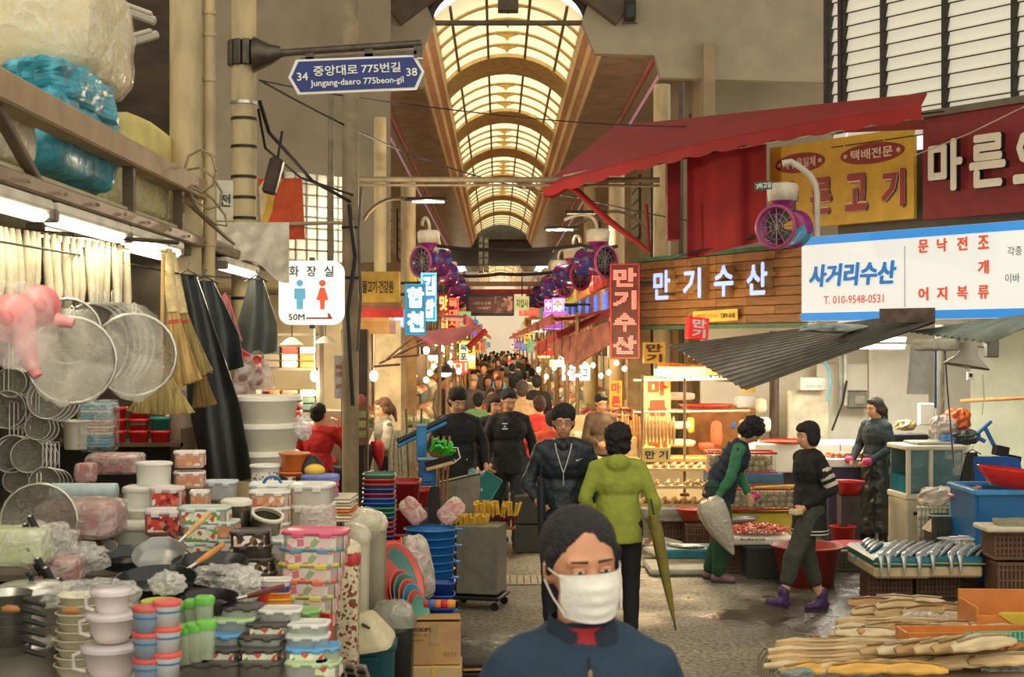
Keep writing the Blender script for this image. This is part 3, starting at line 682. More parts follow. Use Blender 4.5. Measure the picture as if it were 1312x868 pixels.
def cable(label,pts,r=.012,m=CAB,name='cable',cat='cable',sag=0,group=None):
 Q=[Vector(p)for p in pts];out=[]
 for i in range(len(Q)-1):
  for k in range(8):f=k/8;q=Q[i].lerp(Q[i+1],f);q.z-=sag*4*f*(1-f);out.append(q)
 out.append(Q[-1]);c=sum(out,Vector())/len(out);mb=MB();mb.tube([q-c for q in out],r,5);return solo(name,mb,m,label,cat,c,group=group)
cable('long thin cable crossing the arcade just below the blue street sign',[P(333,103,12),P(560,210,17),P(740,253,22),P(1000,300,17)],.010,sag=.05)
cable('thin upper cable from the blue street sign over to the red awning',[P(333,103,12),P(520,133,16),P(760,158,18),P(960,162,16),P(1210,143,13.6)],.008,sag=.02)
cable('black cable slung across the lane above the hanging fans',[P(560,315,22),P(650,319,22),P(745,314,21),P(790,316,20)],.028,sag=.03)
cable('lower black cable bundle across the lane near the far arcade',[P(575,352,28),P(640,351,28),P(720,347,28)],.035,sag=.04)
cable('thick cable running down along the second pillar',[P(333,130,11.8),P(345,170,12.2),P(400,232,13.4),P(455,262,14.0)],.018)
cable('second cable running beside the thick one down from the pillar',[P(331,140,11.9),P(340,190,12.2),P(385,228,13.2),P(452,250,13.9)],.012)
cable('dark cable descending on the tall grey-beige pillar',[P(447,262,13.85),P(455,330,13.85),P(445,400,13.8),P(452,520,13.8)],.022)
cable('grey cable twisted with the dark one on the tall pillar',[P(463,240,13.8),P(459,300,13.8),P(462,380,13.8),P(458,450,13.8)],.016,mat((96,90,82),.6))
cable('white wire crossing the red sign at the upper right',[P(1170,200,13.6),P(1240,172,13.2),P(1330,128,12.6)],.006,mat((190,180,160),.6),name='wire')
cable('thin dark wire strung across the left stall in front of the brooms',[P(-20,306,5.4),P(120,330,7.2),P(235,352,8.2),P(330,358,10.8)],.006,name='wire')
mb=MB();a,b=P(459,230,17.5),P(845,231,17.5);mb.cyl(a,b,.035);mb.cyl(a+Vector((0,0,-.07)),b+Vector((0,0,-.07)),.018);solo('crossbar',mb,mat((126,112,88),.6),'long horizontal pipe crossbar spanning the lane under the arcade','pipe')
for i,(y_,Yc,c)in enumerate(((364,30,(158,118,84)),(374,34,(176,40,32)))):
 mb=MB();a,b=P(590,y_,Yc),P(712,y_,Yc);mb.box((a+b)/2,((b-a).length,.05,(.10,.12)[i]));solo('crossbeam',mb,mat(c,.5),('brown pipe beam across the far lane','red beam across the far lane under the brown pipe')[i],'beam')
for i in range(4):
 pts=[Vector((.1*math.cos(t*.8+i)*(1+.2*i)+.02*i,-.13+.03*math.sin(t),.14*math.sin(t*.8+i*.5)-.06*i))for t in range(9)]
 mb=MB();mb.tube(pts,.009,5);solo('coiled_wire',mb,mat((150,132,98),.6),'loop of beige wire tied round the first pillar, '+('topmost','second highest','third highest','lowest')[i]+' loop','wire',P(262,222+10*i,9.1))
s=thing('small_sign','small white sign with one green character fixed between the two cream pillars','sign',P(288,257,11.2),.3)
mb=MB();mb.box((0,0,0),(.13,.012,.32));obj('panel',mb,mat((206,200,176),.5),s);letters('lettering','전',0,0,.09,.10,mat((50,70,60),.5,var=0),s,.003,-.007,.03)
def lamp_arm(label,pa,pb,Y,lit=True,flip=1):
 a=P(*pa,Y);b=P(*pb,Y);t=thing('street_lamp',label,'lamp',a)
 d=b-a;mb=MB();pts=[Vector((0,0,0)),d*.15+Vector((0,0,d.length*.22)),d*.45+Vector((0,0,d.length*.22)),d*.75];mb.tube([Vector(q)for q in bez(pts)],.022,7);obj('arm',mb,mat((120,104,84),.5,.4),t)
 mb=MB();mb.box(d*.87,(abs(d.length)*.55,.12,.05),bev=.02,ry=0);obj('lamp_head',mb,DKST,t)
 mb=MB();mb.box(d*.9+Vector((0,0,-.03)),(abs(d.length)*.42,.09,.015));obj('lens',mb,glow((255,240,214),6 if lit else.4),t)
 if lit:l=light('street_lamp_light','POINT',d*.9+Vector((0,0,-.08)),130,(1,.84,.58),.05);l.parent=t
 return t
def bez(p,n=8):
 out=[]
 for i in range(n+1):
  t=i/n;out.append(p[0]*(1-t)**3+p[1]*3*t*(1-t)**2+p[2]*3*t*t*(1-t)+p[3]*t**3)
 return out
lamp_arm('lit street lamp on a curved arm over the left shop row',(466,282),(558,252),16)
lamp_arm('unlit street lamp on a curved arm behind the red awning arm',(832,300),(738,268),20,False)
lamp_arm('lit street lamp head reaching over the hanging fans',(790,296),(709,292),23)
# ================ SIGNS
def board(name,label,line,px0,px1,y0,y1,m,d=.08,off=0,frame=None,cat='sign',z0=None,z1=None):
 """a board standing on a plan line between two picture columns; y0,y1 its upper and lower edge at px0"""
 A=pl(line,px0);B=pl(line,px1);x,y=(A[0]+B[0])/2,(A[1]+B[1])/2
 zt=H+(VY-y0)*A[1]/F;zb=H+(VY-y1)*A[1]/F;rz=rot_of(line)
 w_=math.hypot(A[0]-B[0],A[1]-B[1]);h_=zt-zb
 n=Vector((math.sin(rz),-math.cos(rz),0))
 t=thing(name,label,cat,Vector((x,y,(zt+zb)/2))+n*off,rz)
 mb=MB();mb.box((0,0,0),(w_,d,h_),bev=.006);obj('panel',mb,m,t);return t,w_,h_
t,w_,h_=board('shop_sign','long white lightbox sign with blue edges and blue brush lettering over the fish shop',LSAG,1033,1348,305,412,glow((226,226,220),.48),.16)
BL=glow((54,134,206),.55);mb=MB();mb.box((0,-.083,h_/2-.045),(w_,.01,.085));mb.box((0,-.083,-h_/2+.045),(w_,.01,.085));obj('blue_border',mb,BL,t)
ex=lambda px:(px-1033)/(1348-1033)
def sx(px):a=pl(LSAG,px);b=pl(LSAG,1033);c=pl(LSAG,1348);return(math.hypot(a[0]-b[0],a[1]-b[1])/math.hypot(c[0]-b[0],c[1]-b[1])-.5)*w_
BRUSH=mat((40,130,204),.5,var=0,emit=.2);ORG=mat((226,104,72),.5,var=0,emit=.2);GSH=mat((150,160,168),.6,var=0)
L1=sx(1153)-sx(1043);letters('lettering','사거리수산',sx(1098),.03,L1,.24,BRUSH,t,.012,-.082,.035,shear=.12)
letters('phone_number','T. 010-9548-0531',sx(1100),-.23,(sx(1139)-sx(1062)),.085,ORG,t,.004,-.082,.012)
mb=MB();mb.box((sx(1166),-.084,-.02),(.006,.004,h_*.68));obj('rule_line',mb,GSH,t)
for(px,s)in((1190,'문'),(1214,'낙'),(1240,'전'),(1267,'조')):letters('lettering',s,sx(px),.27,.115,.13,ORG,t,.008,-.082,.03)
for(px,s)in((1190,'어'),(1214,'지'),(1240,'복'),(1267,'류')):letters('lettering',s,sx(px),-.20,.115,.13,ORG,t,.008,-.082,.03)
letters('lettering','개',sx(1267),.035,.115,.13,ORG,t,.008,-.082,.03)
DK=mat((40,44,52),.5,var=0);letters('lettering','각종',sx(1307),.17,.15,.085,DK,t,.004,-.082,.0);letters('lettering','이바',sx(1304),-.08,.15,.085,DK,t,.004,-.082,.0)
WB=mat((160,112,62),.6,var=.2,vs=3,bump=.15,bs=16,stretch=(1,1,7));WB2=mat((148,102,56),.6,var=.2,vs=3,bump=.15,bs=16,stretch=(1,1,7))
t,w_,h_=board('shop_sign','wooden plank sign with bluish backlit letters between the red LED sign and white lightbox',LWOOD,821,1042,337,418,mat((70,44,26),.8),.05)
for i in range(8):
 x=-w_/2
 for j in range(4):
  l=w_/4*(1+(.3 if(i+j)%2 else-.3));mb=MB();mb.box((0,0,0),(l-.008,.03,h_/8-.008),bev=.004)
  obj('plank',mb,WB if(i*3+j)%3 else WB2,t,(x+l/2,-.035,-h_/2+h_/8*(i+.5)));x+=l
GRN=mat((70,110,84),.6);mb=MB();mb.box((0,-.03,h_/2+.03),(w_+.05,.14,.05));mb.box((0,-.03,-h_/2-.03),(w_+.05,.14,.05));obj('green_edge',mb,GRN,t)
def sw(px):a=pl(LWOOD,px);b=pl(LWOOD,821);c=pl(LWOOD,1042);return(math.hypot(a[0]-b[0],a[1]-b[1])/math.hypot(c[0]-b[0],c[1]-b[1])-.5)*w_
LB=glow((140,160,250),1.3);SD=mat((190,158,104),.6)
for px,s in((862,'만'),(901,'기'),(942,'수'),(985,'산')):
 letters('channel_letter',s,sw(px),.10,.42,.40,LB,t,.13,-.05,.035,side=SD)
st=thing('banner_sign','small yellow banner with phone number below the wooden sign letters','sign');st.location=t.matrix_basis@Vector((sw(925),-.11,-.34));st.rotation_euler=t.rotation_euler;
mb=MB();mb.box((0,0,0),(.98,.012,.15),ry=-.02);obj('panel',mb,mat((232,196,84),.5),st);letters('lettering','택배전문 수산시장',-.18,0,.5,.05,mat((190,90,50),.5,var=0),st,.003,-.007,0);letters('phone_number','T.809-8142',.29,0,.32,.06,mat((60,40,30),.5,var=0),st,.003,-.007,.01)
LEDP=[]
def led_sign(label,px,Y,y0,y1,wpx,chars,lc,bc,rz,e,fc,name='led_sign',pitch=.024,bold=.05,solid=False):
 c=P(px,(y0+y1)/2,Y);w_=wpx*Y/F;h_=(y1-y0)*Y/F;t=thing(name,label,'sign',c,rz)
 mb=MB();mb.box((0,0,0),(w_,.14,h_),bev=.01);obj('cabinet',mb,bc,t)
 for q in(-1,1):mb=MB();mb.box((q*(w_/2-.012),-.075,0),(.022,.02,h_));obj('frame',mb,fc,t)
 mb=MB();mb.box((0,-.075,h_/2-.012),(w_,.02,.022));mb.box((0,-.075,-h_/2+.012),(w_,.02,.022));obj('frame',mb,fc,t)
 n=len(chars);st_=h_*.94/n;q=1 if px>VX else-1;mb=MB();mb.tube([(q*w_/2,.05,h_*.3),(q*(w_/2+.45),.3,h_*.3)],.02,5);obj('bracket',mb,DKST,t)
 for i,ch in enumerate(chars):
  zc=h_*.47-st_*(i+.5);cw=w_*.78;chh=st_*.84
  if solid:letters('lettering',ch,0,zc,cw,chh,lc,t,.01,-.075,bold);continue
  vs,fs,_=text_geo(ch,bold);tri=[]
  for f in fs:
   for k in range(1,len(f)-1):tri.append((vs[f[0]],vs[f[k]],vs[f[k+1]]))
  mb=MB();nx=int(cw/pitch);nz=int(chh/pitch)
  for a in range(nx+1):
   for b in range(nz+1):
    u=(a+.5)/(nx+1)-.5;v=(b+.5)/(nz+1)-.5
    for(p,q,r)in tri:
     d1=(u-q[0])*(p[1]-q[1])-(p[0]-q[0])*(v-q[1]);d2=(u-r[0])*(q[1]-r[1])-(q[0]-r[0])*(v-r[1]);d3=(u-p[0])*(r[1]-p[1])-(r[0]-p[0])*(v-p[1])
     if not((d1<0 or d2<0 or d3<0)and(d1>0 or d2>0 or d3>0)):
      mb.box((u*cw,-.079,zc+v*chh),(pitch*.72,.01,pitch*.72));break
  obj('led_character',mb,lc,t)
 return t
led_sign('tall red LED sign with four characters at the street corner',801,19.3,338,460,38,'만기수산',glow((255,120,104),1.6),mat((96,46,34),.6),-.15,1,mat((190,60,50),.5))
led_sign('white on blue lit sign with two characters beside the pink awning',532,18.4,364,430,27,'합천',glow((236,250,255),2.2),glow((18,96,130),.5),.12,1,glow((30,110,140),.6),solid=True)
led_sign('cyan lit sign with pink characters behind the white on blue sign',549,19.4,350,412,20,'김밥',glow((240,214,255),2.2),glow((40,110,160),.7),.1,1,glow((90,200,220),1.2),solid=True)
led_sign('small pale lit sign left of the white on blue sign',511,20,396,420,14,'산',glow((250,230,250),2),glow((120,140,190),.8),.1,1,glow((150,160,220),1),solid=True)
led_sign('orange red neon sign with three characters over the pink awning',580,23,382,422,15,'복대지',glow((255,96,66),2.0),mat((110,30,24),.5),.1,1,glow((240,80,50),1),solid=True)
led_sign('orange painted sign beside the orange red neon sign',568,22,376,424,14,'맛집',glow((250,200,120),.9),mat((206,84,60),.5),.1,1,mat((150,60,40),.5),solid=True)
led_sign('white lit sign with red characters under the right row of fans',715,25,382,422,15,'추어탕',glow((255,88,70),1.6),glow((246,234,246),1.5),-.1,1,glow((200,80,220),1.5),solid=True)
led_sign('purple edged lit sign left of the white one under the right fans',703,26.5,384,422,10,'수산물',glow((250,240,255),2),glow((116,80,200),1),-.1,1,glow((240,120,200),1.5),solid=True)
def vboard(label,px,Y,y0,y1,wpx,s,lc,bc,rz=0,name='hanging_sign',fill=.8,bold=.05,cat='sign',emit=0):
 c=P(px,(y0+y1)/2,Y);w_=wpx*Y/F;h_=(y1-y0)*Y/F;t=thing(name,label,cat,c,rz)
 mb=MB();mb.box((0,0,0),(w_,.03,h_));obj('panel',mb,bc,t)
 if s:column('lettering',s,0,h_*.48,-h_*.48,w_*.74,lc,t,-.016,.004,bold,fill)
 return t
YEL=mat((236,176,52),.5,var=.05);REDL=mat((206,62,40),.5,var=0)
vboard('yellow hanging board with two brown characters under the wooden sign',838,16.8,439,466,28,'만기',mat((90,44,24),.5,var=0),YEL)
vboard('tall yellow banner with red characters behind the hanging dried fish',842,17.3,482,590,34,'마른고기',REDL,mat((240,200,104),.5,var=.05),name='tall_banner',bold=.07)
vboard('narrow yellow banner with red characters left of the dried squid heap',789,19.5,488,524,16,'마른',REDL,YEL,name='tall_banner')
t=vboard('short yellow plate with two dark characters below the hanging dried fish',841,16.2,574,592,36,'',DK,mat((242,212,130),.5));letters('lettering','만 기',0,0,.26,.10,DK,t,.004,-.016,.03)
a=P(880,466,17.2);t=thing('phone_banner','orange banner with black phone number strip under the corrugated roof','sign',P(893,480,17.0),-.03);t.rotation_euler=(0,.06,0)
mb=MB();mb.box((0,0,.06),(.95,.02,.12));obj('orange_strip',mb,mat((226,140,40),.5),t);mb=MB();mb.box((0,-.012,-.03),(.95,.012,.075));obj('black_strip',mb,BLACK,t)
letters('phone_number','809-8142 H.010-8510-9',0,-.03,.85,.05,SWH,t,.003,-.02,.02);letters('lettering','건어물 택배전문',0,.07,.7,.07,REDL,t,.003,-.012,.02)
t=thing('cube_sign','small tilted red sign with two white characters on the blue roof sheet','sign',P(893,421,16.3),0);t.rotation_euler=(0,.08,.25)
mb=MB();mb.box((0,0,0),(.25,.12,.25),bev=.008);obj('cabinet',mb,glow((220,40,34),.5),t);letters('lettering','만',0,.055,.17,.10,SWH,t,.006,-.06,.05);letters('lettering','기',0,-.06,.17,.10,SWH,t,.006,-.06,.05)
t,w_,h_=board('shop_sign','yellow sign with two red ovals and big red letters behind the white lamp arm',LUP,988,1173,190,296,mat((206,160,48),.6,var=.08),.06,.0)
OV=mat((140,28,26),.5,var=.05);PALE=mat((226,190,160),.5,var=0)
for cx_,ww,s in((-.42,.58,'*제수용일체*'),(.36,.68,'*택배전문*')):
 mb=MB();mb.prism([(cx_*w_/1.55+ww/2*math.cos(i*PI/12)*w_/1.6,.265+.115*math.sin(i*PI/12))for i in range(24)],.006,M=Matrix.Translation((0,-.034,0)));obj('oval',mb,OV,t)
 letters('lettering',s.strip('*'),cx_*w_/1.55,.265,ww*w_*.41,.12,PALE,t,.004,-.038,.03)
 for q in(-1,1):letters('asterisk','*',(cx_+q*ww*.40)*w_/1.55,.265,.06,.06,PALE,t,.004,-.038,.03)
RD=mat((150,34,30),.5,var=.04)
for i,ch in enumerate('마른고기'):
 xx=(-.36+i*.245)*w_
 letters('letter_shadow',ch,xx+.018,-.155,.30,.42,BLACK,t,.004,-.031,.07);letters('letter_edge',ch,xx,-.145,.31,.43,PALE,t,.004,-.036,.075);letters('lettering',ch,xx,-.145,.30,.42,RD,t,.006,-.041,.045)
t,w_,h_=board('shop_sign','dark red sign with large raised cream letters at the right edge',LUP,1188,1390,152,283,mat((126,30,30),.6,var=.1),.06,.05)
CRL=mat((226,214,190),.6,var=.04)
for i,ch in enumerate('마른오'):
 letters('raised_letter',ch,-w_/2+.33+i*.50,-.0,.42,.54,CRL,t,.07,-.03,.04,side=BLACK)
mb=MB();mb.box((0,0,h_/2+.03),(w_,.12,.07));obj('top_rail',mb,mat((110,98,78),.6),t)
t=thing('toilet_sign','white rounded toilet sign with blue man and orange woman and 50M arrow','sign',P(399.5,375.5,11.0));t.rotation_euler=(0,0,.05)
w_=.51;r_=.09;pts=[]
for cx_,cz,a0 in((1,1,0),(-1,1,90),(-1,-1,180),(1,-1,270)):
 for k in range(6):a=math.radians(a0+k*18);pts.append((cx_*(w_/2-r_)+r_*math.cos(a),cz*(.25-r_)+r_*math.sin(a)))
mb=MB();mb.prism(pts,.06);obj('lightbox',mb,glow((238,234,224),.72),t)
for i,ch in enumerate('화장실'):letters('lettering',ch,-.135+.135*i,.168,.075,.085,DK,t,.004,-.031,.02)
for q,c,wm in((-.09,(112,190,224),0),(.085,(240,104,64),1)):
 m=mat(c,.5,var=0,emit=.25);mb=MB();mb.prism([(q+.026*math.cos(i*PI/8),.075+.026*math.sin(i*PI/8))for i in range(16)],.006,M=Matrix.Translation((0,-.032,0)))
 if wm:o=[(.018,.04),(-.018,.04),(-.048,-.055),(-.02,-.06),(-.016,-.13),(.016,-.13),(.02,-.06),(.048,-.055)]
 else:o=[(.042,.035),(-.042,.035),(-.045,-.05),(-.027,-.05),(-.024,-.13),(.024,-.13),(.027,-.05),(.045,-.05)]
 mb.prism([(q+a,b)for a,b in o],.006,M=Matrix.Translation((0,-.032,0)));obj('woman_figure' if wm else 'man_figure',mb,m,t)
letters('lettering','50M',-.115,-.19,.125,.05,DK,t,.004,-.031,.02)
mb=MB();mb.prism([(-.04,-.205),(.165,-.205),(.14,-.16),(.125,-.16),(.13,-.192),(-.04,-.192)],.006,M=Matrix.Translation((0,-.032,0)));obj('arrow',mb,mat((206,50,44),.5,var=0),t)
mb=MB();mb.box((0,.05,.0),(.04,.06,.56));obj('bracket',mb,STEEL,t)
t=thing('shop_sign','yellow shop board with dark characters and red lower strip on the left','sign',P(484,368,15.6),-.12)
mb=MB();mb.box((0,0,.0),(.50,.05,.34));obj('panel',mb,mat((196,156,62),.5),t);letters('lettering','민물고기·건강원',-.02,-.0,.40,.14,mat((52,42,26),.5,var=0),t,.004,-.026,.02)
mb=MB();mb.box((.03,0,-.29),(.52,.05,.10));obj('red_strip',mb,mat((190,50,44),.5),t);mb=MB();mb.box((.02,.03,-.2),(.5,.02,.10));obj('pale_strip',mb,mat((176,130,96),.5),t)
t=vboard('narrow white notice with red print on the pillar by the lane',437,14.0,456,511,17,'',DK,mat((214,208,200),.5),name='notice')
letters('lettering','주차금지',0,.10,.1,.05,REDL,t,.003,-.016,.03);letters('lettering','사진촬영',0,.03,.1,.045,REDL,t,.003,-.016,.02);letters('lettering','금지구역',0,-.09,.1,.05,mat((190,60,100),.5,var=0),t,.003,-.016,.03)
t=thing('screen_sign','dark screen sign with brown picture hanging across the far lane','sign',P(628,391,27));w_=.92
mb=MB();mb.box((0,0,0),(w_,.12,.42),bev=.01);obj('cabinet',mb,BLACK,t);mb=MB();mb.box((-.16,-.065,0),(.5,.01,.30));obj('screen',mb,glow((70,34,26),.6),t)
mb=MB();mb.box((.26,-.065,0),(.34,.01,.32));obj('picture',mb,patch(((120,76,54),(84,50,38),(160,110,84),(60,36,30)),7,emit=.4),t);letters('lettering','시장상인회',-.16,.03,.34,.06,mat((214,170,150),.5,var=0),t,.003,-.071,.01);letters('lettering','MARKET',-.12,-.06,.26,.05,mat((214,170,150),.5,var=0),t,.003,-.071,.01)
def hsign(label,px,py,Y,wpx,hpx,s,lc,bc,emit=0,rz=0,name='hanging_sign'):
 c=P(px,py,Y);w_=wpx*Y/F;h_=hpx*Y/F;t=thing(name,label,'sign',c,rz);mb=MB();mb.box((0,0,0),(w_,.06,h_),bev=.01);obj('panel',mb,bc,t)
 if s:letters('lettering',s,0,0,w_*.84,h_*.6,lc,t,.004,-.031,.02)
 mb=MB();mb.tube([(0,.03,h_/2),(0,.03,h_/2+.5)],.012,5);obj('hanger',mb,DKST,t);return t
hsign('pale yellow hanging sign right of the dark screen sign',669,389,29,18,18,'지업사',DK,glow((206,200,130),.5))
hsign('orange red shop sign with white characters right of the screen sign',678,400,31,26,10,'형제상회',SWH,glow((240,90,60),.8))
hsign('orange wooden sign below the red one in the far lane',682,413,33,20,12,'할매수산',mat((90,50,24),.5,var=0),mat((214,140,60),.5))
t=vboard('left strip of the pair of grey vertical signs under the vault',616,60,302,350,6,'시장번영회',SWH,mat((132,140,150),.6));vboard('right strip of the pair of grey vertical signs under the vault',623,60,304,349,6,'수산시장길',SWH,mat((140,148,158),.6))
vboard('yellow and blue vertical sign below the pink awning',594,24,440,463,12,'목포',mat((60,110,200),.5,var=0),glow((246,232,160),.6));
hsign('white sign with blue and green characters at the right stalls',738,478,24,36,20,'세마른고',mat((40,120,170),.5,var=0),glow((236,240,236),.8),rz=-.1)
hsign('yellow strip sign above the white sign at the right stalls',716,466,26,24,9,'대성건어물',mat((200,70,40),.5,var=0),glow((236,206,110),.7))
hsign('pale yellow lightbox left of the yellow strip sign',697,450,30,16,18,'수협',mat((150,190,230),.5,var=0),glow((240,234,170),.8))
hsign('yellow square sign in the middle of the far lane',676,436,44,9,9,'동',DK,glow((226,214,90),.8))
hsign('green and white sign low in the far lane on the left',609,417,38,12,6,'약국',SWH,glow((90,200,130),1))
hsign('red and white sign behind the left vegetable stall',590,470,27,20,18,'미',SWH,mat((216,70,50),.5))
hsign('orange box sign far left of the lane above the crowd',604,462,40,10,22,'',SWH,glow((240,120,60),.6))
LR2=((2.02,20.0),(1.6,30.0));t,w_,h_=board('shop_sign','long shop board with blue characters running behind the red LED sign',((1.95,21.0),(1.55,33.0)),783,727,368,402,mat((196,176,160),.5,var=.1),.05)
for i,ch in enumerate('청해수산횟집'):letters('lettering',ch,-w_/2+.35+i*(w_-.6)/5.2,.0,.55,.32,mat((90,130,236),.5,var=0,emit=.8),t,.02,-.03,.05)
# ================ PEOPLE
def at(px,Y):return(P(px,0,Y).x,Y,0)
r,J,HM,RL=person('person in a white face mask and dark navy zip jacket walking closest to the camera',at(745,3.42),yaw=4,ht=1.83,lod=2,pose=dict(shL=(.165,.01,1.345),shR=(-.165,.01,1.345),elL=(.25,.05,1.1),wrL=(.25,-.02,.86),elR=(-.26,.06,1.1),wrR=(-.25,-.05,.86),knL=(.1,-.12,.52),anL=(.1,-.2,.09),anR=(-.1,.2,.1)),head=(2,-3,9),top=(26,50,70),legs=(46,44,48),hair='',hem=.86,fat=1.12,folds=.03,face=True,skinc=(200,142,104))
h=MB();h.ell((0,.030,.046),(.089,.101,.093),20,12,M=HM);h.ell((0,.05,.0),(.074,.066,.072),16,10,M=HM)
for q in(-1,1):
 capsule(h,HM@Vector((q*.077,-.016,.04)),HM@Vector((q*.080,-.006,-.005)),.013,.008,8)
remesh('hair',h,mat((30,26,24),.7,var=.4,vs=70,bump=.8,bs=220,stretch=(1,1,.3)),r,.0055,2,.006,.03)
mk=MB()
def mfn(u,v):
 a=(u-.5)*2;z=.000-.098*v;ww=1-.28*max(0,v-.6)
 y=-.1205+.052*a*a+.018*(abs(v-.32))*1.2+.0028*math.sin(v*22)*(1-abs(a));return HM@Vector((a*.068*ww,y+(.012 if abs(a)>.95 else 0),z-.006*(1-a*a)*(-1 if v<.1 else 1)))
mk.grid(mfn,18,18,th=.0022);mk_o=obj('face_mask',mk,mat((232,228,216),.75,var=.04,vs=30,bump=.15,bs=90),r)
for q in(-1,1):
 for z0,z1 in((-.006,.015),(-.085,-.02)):
  m_=MB();m_.tube([HM@Vector((q*.066,-.069,z0)),HM@Vector((q*.080,-.03,(z0+z1)/2)),HM@Vector((q*.088,.005,z1))],.0018,5);obj('ear_loop',m_,WHITE,mk_o)
c=MB();nk=J['nck']
vs=[]
def colf(u,v):a=-PI/2+.28+(2*PI-.56)*u;return nk+Vector(((.095-.022*v)*math.cos(a),-.012+(.088-.016*v)*math.sin(a),-.065+.09*v-.03*max(0,-math.sin(a))**3))
c.grid(colf,26,4,th=.006);obj('collar',c,mat((20,34,46),.8,var=.1),r)
c=MB();c.lathe([(.066,.012),(.074,-.01),(.086,-.045),(.06,-.07)],tuple(nk+Vector((0,-.016,-.004))),20);c.ell(tuple(nk+Vector((0,-.062,-.045))),(.05,.035,.045),12,8);obj('shirt',c,mat((156,34,42),.8,var=.08),r)
def chest_y(z):
 zz=(z-1.27)/.2;return-(.146*math.sqrt(max(.05,1-zz*zz)))
c=MB();c.tube([(0,chest_y(z)-.012,z)for z in(1.405,1.36,1.3,1.22,1.15,1.08)],.0035,5);obj('zip',c,mat((20,22,26),.4,.4),r)
c=MB();c.ell((0,chest_y(1.37)-.02,1.37),(.006,.004,.016),8,6);obj('zip_pull',c,mat((150,130,96),.4,.4),r)
c=MB();c.prism([(.105,1.262),(.122,1.286),(.139,1.262),(.122,1.232)],.004,M=Matrix.Translation((0,-.128,0)));obj('emblem',c,mat((120,104,70),.6,var=0),r)
r,J,HM,RL=person('person in lime green hooded jacket seen from behind carrying an olive umbrella',at(792,10.5),yaw=176,ht=1.63,lod=1,top=(150,160,58),legs=(24,24,28),shoe=(30,30,32),hair='curly',hairc=(30,24,24),hem=.80,fat=1.1,hood=True,pose=dict(elL=(.26,.06,1.14),wrL=(.19,-.06,.98),elR=(-.28,.05,1.12),wrR=(-.27,-.04,.90)),face=False,folds=.022)
r,J,HM,RL=person('person in dark track jacket with pale zip lines and glasses, walking towards us',at(722,10.9),yaw=-3,ht=1.76,lod=1,top=(30,40,46),legs=(34,36,42),hair='full',hem=.86,toprough=.45,pose=dict(elL=(.27,.06,1.14),wrL=(.25,-.02,.90),elR=(-.27,.0,1.13),wrR=(-.20,-.16,1.02)),fat=1.12,glasses=True,head=(8,0,0))
for q in(-1,1):
 c=MB();c.tube([(q*.062,-.10,1.43),(q*.05,-.128,1.37),(q*.02,-.147,1.27),(0.002*q,-.152,1.22)],.0045,5);obj('piping',c,mat((206,200,196),.5,var=0),r)
c=MB();c.tube([(0,-.152,1.22),(0,-.15,1.12)],.004,5);obj('zip',c,mat((190,186,180),.5,var=0),r)
c=MB();c.add([(.09,-.142,1.315),(.10,-.143,1.300),(.145,-.128,1.322),(.103,-.143,1.309)],[(0,1,2,3)]);obj('chest_mark',c,mat((235,235,235),.5,var=0),r)
c=MB();c.ell((0,-.085,1.40),(.045,.04,.05),10,8);obj('shirt',c,BLACK,r)
r,J,HM,RL=person('person in black jacket with white chest print looking down, walking in the middle',at(652,15.4),yaw=12,ht=1.74,lod=1,top=(26,26,28),legs=(44,48,54),hair='short',hem=.80,head=(26,0,4),pose=dict(elL=(.27,.05,1.13),wrL=(.27,-.04,.88),elR=(-.28,.03,1.13),wrR=(-.26,-.14,.93),knR=(-.12,.05,.52),anR=(-.13,.25,.16),knL=(.08,-.1,.50),anL=(.06,-.10,.09)),fat=1.12)
for z_,w_ in((1.345,.055),(1.315,.02),(1.29,.06)):c=MB();c.box((-.075,-.140,z_),(w_,.006,.012));obj('print',c,SWH,r)
r,J,HM,RL=person('person in black zipped jacket looking down beside the blue dustpans',at(586,14.4),yaw=14,ht=1.78,lod=1,top=(24,25,26),legs=(32,32,36),hair='full',hem=.80,head=(24,0,10),fat=1.1,pose=dict(elR=(-.27,.0,1.15),wrR=(-.22,-.16,1.02),elL=(.27,.02,1.14),wrL=(.25,-.14,.98)))
for q in(-1,1):c=MB();c.ell((q*.06,-.155,1.02),(.006,.004,.008),8,5);obj('button',c,SWH,r)
r,J,HM,RL=person('person with wavy brown hair in dark coat half hidden behind the man in black',at(633,16.0),yaw=18,ht=1.66,lod=1,top=(34,32,32),legs=(40,40,44),hair='bob',hairc=(60,38,28),hem=.75,head=(10,0,8),pose=dict(elL=(.25,.0,1.14),wrL=(.18,-.2,1.05)))
r,J,HM,RL=person('person in navy quilted vest with green sleeves bending over the fish trays',at(921,13.3),yaw=78,ht=1.62,lod=1,lean=30,top=(40,50,66),sleeve=(62,128,88),legs=(36,80,52),shoe=(136,100,106),hair='curly',hairc=(30,26,26),hem=.80,fat=1.16,head=(22,0,6),pose=dict(elR=(-.23,-.06,1.12),wrR=(-.22,-.05,.86),elL=(.2,-.12,1.14),wrL=(.12,-.28,1.02),knL=(.1,-.04,.5),anL=(.1,.10,.09),anR=(-.1,.0,.09),knR=(-.1,-.05,.5)),legw=1.25)
for i in range(7):
 z_=.86+i*.085;c=MB();cc=J['pel']+RL@Vector((0,0,z_-.95))if z_>.95 else Vector((0,.01,z_));rr=(.195 if z_<1.35 else.18)
 c.lathe([(rr,-.006),(rr+.012,.0),(rr,.006)],n=22,M=Matrix.Translation(cc)@(RL.to_4x4()if z_>.95 else Matrix.Identity(4)),sy=.74);obj('quilt_seam',c,mat((26,34,48),.8,var=0),r)
c=MB();c.ell(tuple(J['wrL']+Vector((0,-.07,-.03))),(.035,.06,.045),10,8);obj('glove',c,mat((220,60,130),.5),r)
